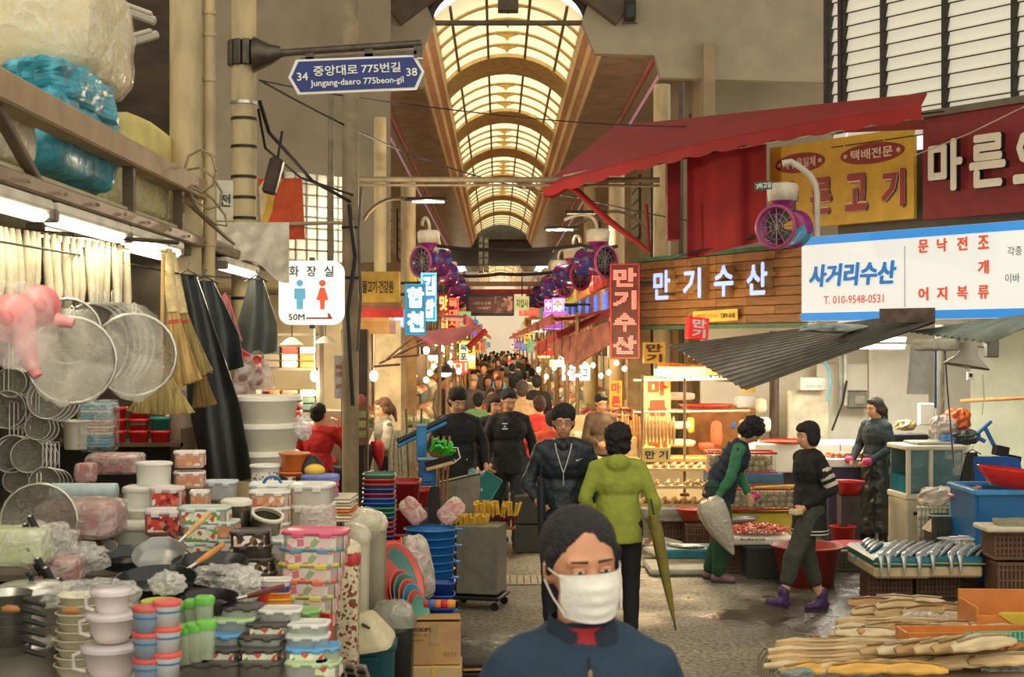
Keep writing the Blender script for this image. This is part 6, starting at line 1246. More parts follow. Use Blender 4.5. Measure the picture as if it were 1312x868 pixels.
t=thing('cardboard_box','lower cardboard box with yellow strap at the bottom edge of the picture','box',gp(556,8.62));h_=zat(848,8.62);mb=MB();mb.box((0,0,h_/2),(.34,.29,h_-.004),bev=.004);obj('carton',mb,mat((206,176,120),.85,var=.08),t)
mb=MB();mb.box((0,-.147,h_/2),(.02,.003,h_));mb.box((0,0,h_),(.02,.29,.003));obj('strap',mb,mat((226,190,60),.5),t,kind='stuff')
for i in range(4):mb=MB();mb.box((0,0,0),(.17,.2,.012));solo('cardboard_sheet',mb,mat(((150,116,76),(60,54,46),(170,130,86),(44,42,38))[i],.8),f'flattened cardboard sheet, {upn(i, 4)} of the pile right of the boxes','cardboard',gp(609,8.9,zat(866,8.9)+.03*i),.05*i)
mb=MB();mb.box((0,0,.08),(.24,.24,.16));solo('crate',mb,mat((70,60,50),.8),'low crate under the flattened cardboard sheets','crate',gp(609,8.9,0));
t=thing('cart','grey box cart on a black wheeled dolly holding yellow bristle brooms','cart',gp(614,12.0));t.rotation_euler=(0,0,-.25);GM=mat((140,136,120),.45,.3,var=.15,vs=8,bump=.1)
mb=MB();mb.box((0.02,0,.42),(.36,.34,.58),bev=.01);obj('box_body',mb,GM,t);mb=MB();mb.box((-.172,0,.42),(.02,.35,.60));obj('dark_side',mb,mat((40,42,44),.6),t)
mb=MB();mb.box((0,0,.10),(.44,.40,.03),bev=.006);obj('dolly_frame',mb,BLACK,t)
for x in(-.18,.18):
 for y in(-.16,.16):mb=MB();mb.cyl((x,y-.015,.035),(x,y+.015,.035),.035,n=14);obj('wheel',mb,BLACK,t)
YB=mat((232,186,60),.7,var=.15,vs=30);DB=mat((110,36,30),.7,var=.2)
def bristle_head(label,c,n,w_,col,rz=0,tip=None,base=None,hh=.12):
 t=thing('push_broom',label,'broom',c,rz);mb=MB();mb.box((0,0,0),(w_,.06,.03),bev=.006);obj('block',mb,base or WOOD,t)
 for r_ in range(3):
  for i in range(n):
   x=-w_/2+w_*(i+.5)/n;y=-.02+.02*r_;d_=Vector((rnd.uniform(-.2,.2)+x*.5,rnd.uniform(-.3,.1)+(r_-1)*.25,1)).normalized()*hh
   mb=MB();mb.tube([(x,y,.01),Vector((x,y,.01))+d_*.45],[.009,.011],6);obj('tuft_root',mb,tip or DB,t);mb=MB();mb.tube([Vector((x,y,.01))+d_*.45,Vector((x,y,.01))+d_],[.011,.013],6);obj('tuft',mb,col,t)
 return t
bristle_head('upturned yellow tipped broom head leaning behind the grey cart',P(634,676,12.2),10,.36,YB,-.2,hh=.22);bristle_head('lower upturned yellow broom head inside the grey cart',P(603,688,11.98),8,.27,YB,.1,hh=.19)
t=bristle_head('broom head with neon green and blue bristles beside the blue dustpan',P(562,582,12.2),7,.18,mat((90,220,70),.6,var=.1),.2,mat((90,220,70),.6));t.rotation_euler=(.5,.3,.3)
t=thing('dust_broom','dark bristle broom head with pale wooden block above the wooden handles','broom',P(563,597,12.1));t.rotation_euler=(0,-.25,.1);mb=MB();mb.box((0,0,0),(.24,.06,.035),bev=.006);obj('block',mb,mat((206,176,120),.6),t);mb=MB();mb.box((0,0,.035),(.23,.055,.05));obj('bristles',mb,mat((40,36,34),.9,bump=.8,bs=80),t)
mb=MB();mb.tube([(.12,0,-.01),(.19,0,.02),(.19,0,.11),(.15,0,.12)],.007,5);obj('wire_handle',mb,WHITE,t)
mb=MB();mb.cyl((0,0,0),(0,0,.03),.035,n=12);solo('blue_brush',mb,mat((30,50,140),.5),'dark blue round brush between the neon green bristles','brush',P(563,572,12.15))
for i in range(4):mb=MB();mb.tube([(0,0,0),(.02*(i-1.5),.03,.55)],.012,7);solo('broom_handle',mb,mat((170,116,66),.6,var=.2),f'brown wooden broom handle, {lrn(i, 4)} of the four below the dark broom head','handle',gp(558+4.5*i,12.3,zat(640,12.3)))
t=thing('metal_bin','galvanised metal bin with slanted side behind the yellow broom heads','bin',gp(590,12.9));t.rotation_euler=(0,0,-.12);h1=zat(612,12.9);mb=MB();mb.prism([(-.20,0),(.2,0),(.2,h1+.05),(-.21,h1-.05)],.32);obj('body',mb,mat((170,166,146),.35,.6,var=.2,vs=9),t);mb=MB();mb.tube([(-.21,-.16,h1-.05),(.2,-.16,h1+.05)],.008,5);obj('rim',mb,STEEL,t)
mb=MB();mb.box((0,0,zat(622,12.4)/2),(.22,.25,zat(622,12.4)),bev=.01);solo('metal_bin',mb,mat((52,46,52),.5,var=.1),'dark violet grey bin left of the galvanised one','bin',gp(548,12.4))
t=thing('dustpan','teal green dustpan hanging slanted in front of the walking men','dustpan',P(621,622,12.8));t.rotation_euler=(0,.5,.3)
mb=MB();mb.prism([(-.10,-.1),(.11,-.13),(.12,.11),(-.06,.12)],.03);obj('pan_body',mb,mat((24,110,104),.4,var=.06),t);mb=MB();mb.tube([(-.10,-.02,-.1),(.11,-.02,-.13),(.12,-.02,.11),(-.06,-.02,.12),(-.10,-.02,-.1)],.009,6);obj('edge',mb,mat((60,150,140),.4),t)
mb=MB();mb.box((-.03,-.018,-.05),(.06,.004,.025),ry=.1);obj('label',mb,mat((170,190,190),.4),t)
bundle('clear_bag','clear bag with blue goods left of the teal dustpan',P(606,612,12.9),(.05,.05,.08),film((150,190,200),.4,14),'bag',160,.2,3,22,box=.3)
for i,(px,py,w_,h_,nm)in enumerate(((540,568,.09,.33,'tall light blue upright dustpan'),(548,605,.15,.24,'wide mid blue dustpan below the tall one'))):
 t=thing('dustpan',nm,'dustpan',P(px,py,12.25-.1*i));mb=MB();mb.box((0,0,0),(w_,.03,h_),bev=.01);obj('pan_body',mb,mat(((56,140,196),(36,96,150))[i],.4,var=.08),t);mb=MB();mb.box((0,-.02,-h_*.2),(w_*.6,.02,h_*.3),bev=.005);obj('inner_rib',mb,mat((40,110,170),.4),t);mb=MB();mb.box((0,-.005,h_*.48),(w_*1.1,.04,.02));obj('edge',mb,mat((150,180,190),.4),t)
mb=MB();a,b=P(510,566,12.4),P(572,536,12.6);mb.tube([a,b],.035,4);mb.tube([a+Vector((0,-.04,-.04)),b+Vector((0,-.04,-.04))],.02,4,mi=1);solo('squeegee',mb,[mat((44,48,58),.5),mat((50,130,180),.5)],'long dark and blue squeegee lying slanted above the dustpans','squeegee',None)
t=thing('string_mop','off-white string mop standing head up by the grey vest person','mop',P(509,552,13.2))
for i in range(22):q=i*2.4;r=.05*math.sqrt((i+1)/22);mb=MB();mb.tube([(r*math.cos(q)*.3,r*math.sin(q)*.3,0),(r*1.2*math.cos(q),r*math.sin(q),-.06),(r*1.6*math.cos(q),r*1.4*math.sin(q),-.22),(r*1.6*math.cos(q+.2),r*1.4*math.sin(q),-.38-.03*(i%3))],.013,5);obj('strand',mb,mat((206,194,160),.9,var=.15,vs=30),t)
for i in range(3):mb=MB();mb.tube([(0,0,0),(.03*(i-1),.02,.75)],.010,6);solo('mop_handle',mb,mat(((120,100,80),(190,150,100),(110,90,80))[i],.6),('brown','light','grey brown')[i]+' stick standing behind the string mop','handle',gp(524+6*i,13.0,zat(628,13.0)))
for i,(px,Y)in enumerate(((500,11.8),(530,12.0))):mb=MB();mb.lathe([(.001,0),(.44,0),(.5,.14),(.53,.14),(.5,.12)],n=20,sx=.26,sy=.26,sq=.8);solo('red_tub',mb,mat((190,50,44),.45,var=.08),('red open crate left below the string mop','orange-red crate right below the string mop')[i],'crate',gp(px,Y,zat(626,Y)-.14))
for i,(px,Y)in enumerate(((500,11.8),(530,12.0))):mb=MB();mb.box((0,0,zat(626,Y)/2-.09),(.24,.24,zat(626,Y)-.18));solo('crate',mb,mat((70,54,50),.8),('dark pedestal under the left red crate','dark pedestal under the right orange-red crate')[i],'crate',gp(px,Y,0))
# ---- shops behind the pillars on the left
LWALL=mat((214,196,156),.7,var=.1,vs=3)
mb=MB();mb.box((-3.55,19.0,1.45),(2.9,.1,2.9));struct('wall_left_mid',mb,LWALL)
mb=MB();mb.box((-3.9,14.5,2.93),(3.6,9.0,.06));o=struct('ceiling',mb,mat((120,110,90),.8));o.name='ceiling.009'
mb=MB();mb.box((-5.6,14.5,1.45),(.1,9.0,2.9));struct('wall_left_side',mb,mat((190,176,146),.8,var=.1))
t=thing('goods_shelf','metal shelf with stacked packs behind the hanging cups','shelf',gp(350,16.5));t.rotation_euler=(0,0,0)
for z in(1.0,1.45,1.95,2.35):mb=MB();mb.box((0,0,z),(1.1,.4,.03));obj('board',mb,mat((130,124,110),.5,.4),t)
for x in(-.55,.55):mb=MB();mb.box((x,0,1.3),(.04,.4,2.6));obj('upright',mb,STEEL,t)
PC=[((226,210,180),'cream'),((170,70,60),'brick red'),((214,120,60),'orange'),((226,226,214),'white'),((120,110,96),'grey'),((60,80,70),'dark green')]
for r_,z in enumerate((1.015,1.465,1.965)):
 for i in range(5):
  for k in range(3 if r_ else 4):
   c,cn=PC[(i*2+r_*3+k//2)%6];mb=MB();mb.box((0,0,.04),(.18,.28,.075),bev=.012);solo('goods_pack',mb,mat(c,.5,var=.1),f'{cn} pack on the {("lower", "middle", "upper")[r_]} metal shelf board, {ORD[i]} pile, {ORD[k]} up','package',gp(350,16.4,z+.082*k)+Vector((-.42+.21*i,0,0)))
t=thing('goods_shelf','lower shelf with red bundles left of the sitting person in red','shelf',gp(372,15.6));mb=MB();mb.box((0,0,1.32),(.5,.4,.03));obj('board',mb,mat((140,134,120),.5,.4),t);mb=MB();mb.box((0,0,.66),(.46,.36,1.3));obj('cabinet_body',mb,mat((120,112,100),.6),t)
for i in range(4):bundle('red_bundle',f'dark red plastic bundle, {upn(i, 4)} of the pile on the lower shelf',gp(374,15.5,1.39+.085*i),(.11,.12,.045),mat((140,46,40),.4,var=.15),'bundle',170+i,.06)
for i,(px,py,Y,nm)in enumerate(((403,482,16,'bare bulb hanging left of the pillar notice'),(479,482,17,'bare bulb hanging above the grey vest person'),(374,442,15,'lit flat lamp over the left shelf'),(417,440,15.4,'lit flat lamp right of the shelf lamp'))):
 p=P(px,py,Y);t=thing('bulb_lamp',nm,'lamp',p)
 if i<2:mb=MB();mb.ell((0,0,0),(.05,.05,.065),12,8);obj('bulb',mb,glow((255,236,196),14),t);mb=MB();mb.cyl((0,0,.06),(0,0,2.9-p.z),.008,n=5);obj('cord',mb,WHITE,t)
 else:mb=MB();mb.lathe([(.13,0),(.06,.06),(.02,.08)],n=16);obj('shade',mb,WHITE,t);mb=MB();mb.lathe([(.001,.005),(.11,.005)],n=16);obj('lens',mb,glow((255,240,210),9),t);mb=MB();mb.cyl((0,0,.08),(0,0,2.9-p.z),.006,n=5);obj('cord',mb,DKST,t)
 l=light('bulb_glow','POINT',(0,0,-.15),26,(1,.80,.52),.1);l.parent=t
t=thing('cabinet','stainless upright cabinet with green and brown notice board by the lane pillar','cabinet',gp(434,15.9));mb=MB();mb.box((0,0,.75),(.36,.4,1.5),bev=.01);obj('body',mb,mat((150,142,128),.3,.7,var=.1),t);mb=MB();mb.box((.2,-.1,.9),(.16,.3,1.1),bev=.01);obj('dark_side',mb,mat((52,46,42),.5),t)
for q in(-.03,.10):mb=MB();mb.cyl((q,-.22,.95),(q,-.26,.95),.035,n=14);obj('red_dial',mb,mat((200,60,60),.4),t)
t=thing('notice_board','rounded green and brown notice board with red top standing by the lane','notice board',P(463,540,14.2));mb=MB();mb.box((0,0,0),(.13,.03,.5),bev=.015);obj('board',mb,mat((120,84,60),.5,var=.1),t)
for z,c in((.07,(150,156,96)),(-.03,(150,156,96)),(-.13,(140,150,90))):mb=MB();mb.box((0,-.018,z),(.10,.006,.07));obj('green_panel',mb,mat(c,.6),t)
mb=MB();mb.ell((0,-.01,.22),(.045,.02,.055),12,8);obj('red_top',mb,mat((196,90,84),.5),t);mb=MB();mb.box((0,.03,-.5),(.05,.04,.7));obj('post',mb,DKST,t)
mb=MB();mb.box((0,0,1.2),(.28,.2,2.4),bev=.01);solo('cabinet',mb,mat((74,56,44),.6,var=.2),'tall dark brown upright cabinet behind the notice board','cabinet',gp(455,15.0))
t=thing('range_hood','stainless hood with painted-in warm reflection under the yellow shop board','hood',P(478,428,16.5));mb=MB();mb.lathe([(.5,0),(.5,.14),(.32,.34),(.3,.42)],n=4,sx=.7,sy=.6,M=Matrix.Rotation(PI/4,4,'Z'),sm=False);obj('hood_body',mb,mat((196,150,90),.25,.8,var=.1),t);mb=MB();mb.box((-.2,0,.2),(.12,.3,.4));obj('duct',mb,mat((90,86,76),.4,.6),t)  # warm reflection is tinted into the hood's base colour
for i,(px,Y,c)in enumerate(((505,20,(214,190,146)),(520,22,(200,170,120)),(497,18.5,(206,184,142)))):mb=MB();mb.box((0,0,1.3),(.34,.08,2.5));solo('panel',mb,mat(c,.7,var=.2,vs=5),('beige panel','tan panel','pale wooden panel')[i]+' standing at the left shop front by the lane','panel',gp(px,Y),.1)
for i in range(5):mb=MB();a=P(478+8*i,470-4*i,15.8);mb.tube([a,a+Vector((.28,.3,.12*(i%3)+.02))],.014,5);solo('rack_rod',mb,RUST,f'rusty angled rod under the left canopy, {lrn(i, 5)} of five','rod',None)
light('shop_fill','AREA',(-3.4,15.2,2.8),120,(1,.84,.6),2.0,3.0)
# ================ RIGHT SIDE: AWNING, ROOF SHEETS, FISH SHOP
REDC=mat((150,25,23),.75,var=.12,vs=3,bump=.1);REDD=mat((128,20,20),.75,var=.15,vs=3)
aw=thing('awning','large red fabric awning jutting out over the right shops','awning',P(900,190,16))
o_=P(900,190,16)
A_=P(787,163,18.6)-o_;B_=P(1188,121,13.7)-o_;D_=P(696,240,17.6)-o_;C_=P(1180,137,13.2)-o_
def q4(a,b,c,d):return lambda u,v:a.lerp(b,u).lerp(d.lerp(c,u),v)
mb=MB();f_=q4(A_,B_,C_,D_)
mb.grid(lambda u,v:f_(u,v)+Vector((0,0,.10*math.sin(PI*u)*v)),20,8,th=(0,.02,.02));obj('roof_cloth',mb,REDC,aw)
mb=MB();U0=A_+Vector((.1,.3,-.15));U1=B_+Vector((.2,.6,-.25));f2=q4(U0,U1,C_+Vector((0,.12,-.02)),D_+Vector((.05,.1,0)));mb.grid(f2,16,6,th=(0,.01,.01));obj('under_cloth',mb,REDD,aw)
mb=MB();mb.grid(lambda u,v:D_.lerp(C_,u)+Vector((0,-.02,.10*math.sin(PI*u)-(.10+.035*abs(math.sin(u*42)))*v)),126,2,th=(0,.012,0));obj('valance',mb,REDC,aw)
mb=MB();E_=P(735,240,17.9)-o_;mb.add([A_,D_,E_,D_+Vector((.0,0,-.12)),D_+Vector((.12,.05,-.14))],[(0,1,2),(1,3,4,2)]);obj('side_cloth',mb,REDC,aw)
for i,(a,b)in enumerate((((722,226,17.4),(930,180,15.6)),((735,235,17.5),(930,188,15.7)),((850,205,16.6),(1180,150,13.6)))):
 mb=MB();mb.cyl(P(*a)-o_,P(*b)-o_,.014,n=6);obj('rod',mb,mat((176,166,146),.4,.6),aw)
mb=MB();mb.tube([P(730,236,17.6)-o_,P(780,283,17.3)-o_,P(832,322,17.0)-o_],[.055,.06,.03],8,flat=.6);obj('cloth_wrapped_arm',mb,REDC,aw)
mb=MB();mb.tube([P(832,322,17.0)-o_,P(828,262,17.0)-o_],.02,6);obj('strut',mb,REDD,aw)
mb=MB();a=P(880,186,17.4);b=P(982,170,16.5)
mb.grid(lambda u,v:(a.lerp(b,u)+Vector((0,.06*math.sin(9*u)-.03*math.sin(18*u+2),-(1.42-.16*u)*v))),34,10,th=(0,.012,0));solo('curtain',mb,mat((150,24,24),.75,var=.14,vs=3),'red cloth curtain hanging under the awning left of the yellow sign','curtain')
mb=MB();mb.box((0,0,0),(.16,.25,1.15));solo('curtain',mb,REDD,'narrow dark red cloth strip left of the red curtain','curtain',P(862,250,17.8))
mb=MB();a=P(862,332,17.5);b=P(985,300,16.5);mb.grid(lambda u,v:a.lerp(b,u)+Vector((0,.2*v,.16*v*u)),10,4,th=(0,.02,.01));solo('tarp',mb,mat((60,62,58),.6,var=.2),'dark grey folded tarp lying on top of the wooden sign','tarp')
def drum_fan(label,px,py,Y,r=.19,white_r=.12,yaw=-.5,pipe=True,big=False,cap_off=(0,-.0),side=1):
 p=P(px,py,Y);t=thing('hanging_fan',label,'fan',p);t.rotation_euler=(0,0,yaw)
 FILM_=patch(((190,84,150),(170,70,150),(90,170,200),(196,100,160),(120,90,190)),2.5,.2)if big else patch(((84,44,110),(50,56,140),(130,44,96),(70,60,120),(104,50,84)),6,.2)
 mb=MB();mb.lathe([(r,-r*.8),(r*1.12,-r*.8),(r*1.12,-r*.66),(r*.92,-r*.6),(r*.86,r*1.15),(r,r*1.2),(r,r*1.35),(r*.8,r*1.35)],n=26,M=Matrix.Rotation(PI/2,4,'X')@Matrix.Scale(-1,4,(0,0,1))if False else Matrix.Rotation(-PI/2,4,'X'));obj('housing',mb,FILM_,t)
 mb=MB();mb.lathe([(r*1.0,-r*.82),(r*1.14,-r*.84),(r*1.16,-r*.7),(r*1.02,-r*.64)],n=26,M=Matrix.Rotation(-PI/2,4,'X'));obj('pink_rim',mb,mat((176,70,120),.35,var=.1),t)
 mb=MB()
 for q in range(12):a=q*PI/6;mb.tube([(0,-r*.62,0),(r*.98*math.cos(a),-r*.66,r*.98*math.sin(a))],.006,4)
 for k in(.35,.65,.95):mb.tube([(r*k*math.cos(i*PI/10),-r*.66,r*k*math.sin(i*PI/10))for i in range(21)],.005,4)
 obj('guard',mb,mat((150,140,130),.4,.5),t,kind='stuff')
 mb=MB();mb.lathe([(.001,-.01),(r*.25,-.01),(r*.25,.03)],n=12,M=Matrix.Translation((0,-r*.5,0))@Matrix.Rotation(-PI/2,4,'X'));obj('hub',mb,DKST,t)
 for q in range(4):a=q*PI/2+.4;mb=MB();mb.add([(0,-r*.45,0),(r*.85*math.cos(a),-r*.42,r*.85*math.sin(a)),(r*.85*math.cos(a+.9),-r*.3,r*.85*math.sin(a+.9))],[(0,1,2)]);obj('blade',mb,mat((90,84,84),.4),t)
 mb=MB();mb.lathe([(.001,0),(white_r,0),(white_r*1.08,.15),(white_r*.9,.18),(.001,.19)],n=20,M=Matrix.Translation((0,0,r*1.35)));obj('white_cap',mb,mat((222,212,190),.5),t)
 mb=MB();mb.lathe([(white_r*.95,0),(white_r*.5,-.08),(white_r*.5,-.14)],n=16,M=Matrix.Translation((0,0,r*1.35)));obj('purple_neck',mb,mat((150,50,120),.4),t)
 if pipe:mb=MB();q=side;mb.tube(bez([Vector((0,.02,r*1.35+.18)),Vector((0,.02,r*1.35+.42)),Vector((q*.25,.1,r*1.35+.42)),Vector((q*.42,.25,r*1.35+.30))]),.022,7);obj('bent_conduit',mb,mat((216,206,180),.5),t)
 return t
t=drum_fan('large pink and purple drum fan hanging at the corner of the white lightbox',1003,292,14.3,.20,.15,-.7,False,True)
mb=MB();a=P(1047,303,14.2);o2=a;mb.tube([Vector((0,0,0)),P(1047,250,14.2)-o2]+[P(1047+dx,250-dz,14.2)-o2 for dx,dz in((-2,14),(-9,26),(-22,36),(-34,43),(-44,41))],.032,9);solo('lamp_arm',mb,mat((206,198,180),.5,var=.1),'thick bent white pipe arm rising beside the large drum fan','pipe',a)
for i,(px,py,Y)in enumerate(((766,336,19.8),(735,354,22.5),(716,366,26),(704,373,30),(696,379,34),(689,383,39),(684,387,45))):drum_fan(f'purple and blue drum fan, {ORD[i]} from the nearest in the right row',px,py,Y,.21,.16,.75,i<5,side=1 if i else-1)
for i,(px,py,Y)in enumerate(((549,336,20),(562,352,23),(575,366,26.5),(584,375,31),(590,381,36),(595,386,42))):drum_fan(f'pink wrapped drum fan, {ORD[i]} from the nearest in the left row',px,py,Y,.20,.15,-.8,i<5,side=-1)
t=thing('small_sign','tiny green and white lettered plate tilted before the large drum fan','sign',P(978,238,14.1));t.rotation_euler=(0,-.12,0);mb=MB();mb.box((0,0,0),(.17,.02,.085));obj('panel',mb,mat((36,80,60),.5),t);letters('lettering','3하고임',0,0,.15,.06,SWH,t,.004,-.011,.04)
def corr(name,label,cs,m,n=22,amp=.018,along=30,sagf=0):
 a,b,c,d=[Vector(x)for x in cs];o3=(a+b+c+d)/4;nn=(b-a).cross(d-a).normalized()
 mb=MB();mb.grid(lambda u,v:a.lerp(b,u).lerp(d.lerp(c,u),v)-o3+nn*amp*math.sin(v*n*2*PI)+Vector((0,0,sagf*math.sin(PI*u))),10,n*8,th=.006);return solo(name,mb,m,label,'roof sheet',o3)
corr('corrugated_sheet','dark corrugated roof sheet hanging slanted below the white lightbox',(P(857,442,17.6),P(1190,402,13.6),P(1197,412,12.8),P(955,500,14.0)),mat((82,80,74),.45,.4,var=.25,vs=4),15,.022)
mb=MB();a=P(1128,409,13.3);b=P(1197,399,12.9);mb.box((0,0,0),((b-a).length,.03,.13),rz=math.atan2(b.y-a.y,b.x-a.x),ry=.0);solo('metal_flashing',mb,mat((112,96,84),.5,.4,var=.3,vs=10),'rusty grey metal strip at the upper end of the corrugated sheet','metal strip',(a+b)/2)
corr('corrugated_sheet','pale blue-green corrugated sheet at the right under the lightbox',(P(1165,425,13.5),P(1330,402,12.0),P(1330,412,11.0),P(1270,440,11.8)),mat((140,156,150),.5,.2,var=.2,vs=5),12,.015)
corr('corrugated_sheet','blue sheet edge on top of the dark corrugated roof',(P(945,432,16.9),P(1015,425,15.6),P(1050,428,15.2),P(960,441,16.4)),mat((70,130,170),.5,var=.2),6,.012)
bundle('plastic_sheet','crumpled pale plastic sheeting on the corrugated roof below the lightbox',P(1068,421,14.0),(.33,.12,.045),mat((170,178,170),.4,var=.2,vs=9,bump=.6,bs=14),'tarp',200,.25,3,30,box=.3)
bundle('white_cloth','grey-white canvas roll hanging under the roof left of the round lamp',P(1200,442,12.6),(.20,.12,.055),mat((190,184,162),.7,var=.15,vs=9,bump=.5,bs=14),'canvas',203,.12,3,28)
# --- fish shop interior
WP=mat((230,224,206),.45,var=.05,vs=4)
for i,(px0,px1,y0,y1,Y,nm)in enumerate(((1046,1112,466,598,18.9,'left white wall panel behind the hooded shop keeper'),(1113,1190,440,598,18.8,'right white wall panel behind the hooded shop keeper'))):
 a,b=P(px0,y0,Y),P(px1,y1,Y);mb=MB();mb.box((0,0,0),(b.x-a.x-.01,.05,a.z-b.z),bev=.01);solo('wall_panel',mb,WP,nm,'panel',(a+b)/2)
a,b=P(1009,500,18.4),P(1062,580,18.4);mb=MB();mb.box((0,0,0),(b.x-a.x,.06,a.z-b.z),bev=.02);solo('cutting_board',mb,mat((226,214,182),.5),'big cream board leaning behind the boots person','board',(a+b)/2)
t=thing('white_carton','white carton with grey printed line on top of the cream board','box',P(1040,492,18.3));mb=MB();mb.box((0,0,0),(.34,.2,.17),bev=.01);obj('carton',mb,WHITE,t);letters('printed_text','SEAFOOD',0,-.03,.2,.03,mat((130,130,130),.5,var=0),t,.002,-.101,.0)
t=thing('white_cloth_hanging','long white plastic strip hanging left of the round lamp','cloth',P(1182,470,14.2));mb=MB();mb.grid(lambda u,v:((u-.5)*(.24-.02*v)-.05*v,.015*math.sin(7*u),.22-.50*v),12,10,th=(0,.01,0));obj('cloth',mb,mat((224,220,204),.5,var=.08,vs=12,bump=.3,bs=20),t)
mb=MB();mb.box((.14,.03,-.12),(.02,.02,.6));obj('blue_post',mb,mat((50,100,160),.5),t)
a,b=P(1177,517,16),P(1196,545,16);mb=MB();mb.box((0,0,0),(b.x-a.x,.12,a.z-b.z),bev=.01);solo('white_box',mb,WHITE,'small white box mounted below the hanging plastic strip','box',(a+b)/2)
t=thing('kettle_box','stainless switch box with handle on the white wall panel','box',P(1098,512,18.6));mb=MB();mb.box((0,0,0),(.28,.1,.24),bev=.02);obj('body',mb,mat((150,146,130),.3,.7),t);mb=MB();mb.box((.02,-.055,.0),(.14,.02,.13),bev=.01);obj('door',mb,mat((176,166,150),.3,.6),t)
for i,(px,y0,y1,c,nm)in enumerate(((1077,450,520,(170,170,156),'grey vertical conduit on the shop wall'),(1083,455,520,(210,206,190),'white vertical conduit beside the grey one'))):a,b=P(px,y0,18.5),P(px,y1,18.5);mb=MB();mb.cyl(a-b,(0,0,0),.03,n=8);solo('conduit',mb,mat(c,.5),nm,'pipe',b)
cable('black cable hanging slanted on the white wall panel',[P(1085,488,18.4),P(1080,515,18.4),P(1066,552,18.4)],.014)
cable('pale blue hose looped at the left of the white wall panels',[P(1053,455,18),P(1062,475,18),P(1064,492,18),P(1060,515,18)],.018,mat((110,170,190),.5),name='hose',cat='hose')
cable('bundle of white cords hanging by the shop post',[P(1213,440,13.6),P(1206,490,13.6),P(1210,505,13.6),P(1200,545,13.6)],.010,mat((210,206,190),.5),name='cord',cat='cord')
cable('second cord with red mark hanging by the shop post',[P(1210,440,13.5),P(1214,500,13.5),P(1218,545,13.5),P(1222,600,13.5)],.008,mat((90,86,80),.5),name='cord',cat='cord')
cable('thin white pull cord below the round lamp',[P(1259,480,13),P(1261,510,13),P(1258,532,13)],.005,WHITE,name='cord',cat='cord')
mb=MB();mb.cyl((0,0,0),(0,0,2.75),.05,n=10);solo('post',mb,mat((150,148,130),.6,var=.15),'grey post dividing the white wall and the green side wall','post',gp(1204,15.6))
t=thing('pendant_lamp','large white bell shaped lamp under the roof at the right','lamp',P(1238,470,13));t.rotation_euler=(0,.16,0)
mb=MB();mb.lathe([(.20,0),(.205,.01),(.10,.10),(.075,.17),(.07,.25),(.02,.27),(.001,.27)],n=28);mb.lathe([(.195,.005),(.09,.10),(.001,.12)],n=28);obj('shade',mb,mat((222,214,196),.4,var=.08),t)
mb=MB();mb.lathe([(.203,-.004),(.208,.003),(.203,.010)],n=28);obj('dark_rim',mb,STEEL,t);mb=MB();mb.ell((0,0,.05),(.05,.05,.07),12,8);obj('bulb',mb,mat((240,236,220),.3),t)
mb=MB();mb.box((0,0,.20),(.26,.02,.02));mb.tube([(-.05,0,.27),(-.04,0,.42)],.01,5);mb.tube([(.05,0,.2),(.03,0,.42)],.006,5);obj('bracket',mb,mat((150,130,106),.5),t,kind='stuff')
mb=MB();mb.box((0,0,0),(.11,.12,.17),bev=.01);solo('junction_box',mb,mat((120,118,104),.5),'grey box mounted right of the bell shaped lamp','box',P(1270,447,13.4))
t=thing('wall_socket','small white socket on the green wall under the lamp','socket',P(1243,482,16.4));mb=MB();mb.box((0,0,0),(.08,.03,.09),bev=.005);obj('plate',mb,WHITE,t);mb=MB();mb.box((0,-.018,.01),(.03,.01,.045));obj('outlet',mb,BLACK,t)
for i,(px,py,Y,w_,nm)in enumerate(((1128,446,16.5,.55,'flat lit ceiling lamp panel above the white wall'),(1110,437,16.8,.9,'long lit lamp strip under the roof edge'))):
 t=thing('ceiling_lamp',nm,'lamp',P(px,py,Y));t.rotation_euler=(0,0,-.3);mb=MB();mb.box((0,0,0),(w_,.16,.03),bev=.005);obj('lens',mb,glow((255,248,230),7),t);mb=MB();mb.box((0,0,.03),(w_+.03,.2,.03));obj('housing',mb,WHITE,t)
 l=light('lamp_glow','AREA',(0,0,-.05),22,(1,.94,.82),w_,.2);l.parent=t
light('fish_shop_light','AREA',(4.3,16.0,2.6),75,(1,.95,.84),1.4,1.6);light('fish_front_light','POINT',(4.3,14.6,2.35),22,(1,.93,.80),.05)
t=thing('counter','long white counter with basin behind the boots person','counter',gp(1050,16.6));h_=zat(566,16.6)
mb=MB();mb.box((0,0,h_-.17),(1.65,.7,.34),bev=.015);obj('trough',mb,WP,t);mb=MB();mb.box((.0,0,h_-.55),(1.55,.6,.42));obj('dark_base',mb,mat((60,54,50),.6),t)
for x in(-.7,0,.7):mb=MB();mb.box((x,-.2,(h_-.34)/2),(.06,.06,h_-.34));obj('leg',mb,STEEL,t)
mb=MB();mb.box((.16,-.352,h_-.17),(.012,.006,.34));obj('blue_strip',mb,mat((60,130,180),.5),t)
mb=MB();mb.lathe([(.001,0),(.28,0),(.3,.02),(.28,.025)],n=24);solo('red_tray',mb,mat((210,90,60),.5),'flat orange-red tray on the white counter left part','tray',gp(1005,16.5,h_+.002))
bundle('fish_heap','small heap of reddish seafood on the counter before the shop keeper',gp(1085,16.0,.98+.0),(.22,.12,.035),patch(((170,80,50),(210,150,110),(140,60,40)),30),'seafood',210,.2)
mb=MB();mb.box((0,0,0),(.62,.4,.10),bev=.01);solo('white_tray',mb,WHITE,'white tray under the reddish seafood heap','tray',gp(1082,16.0,.90))
mb=MB();mb.box((0,0,.42),(.5,.36,.84));solo('crate',mb,mat((64,60,84),.6),'dark violet crate under the white seafood tray','crate',gp(1085,16.0))
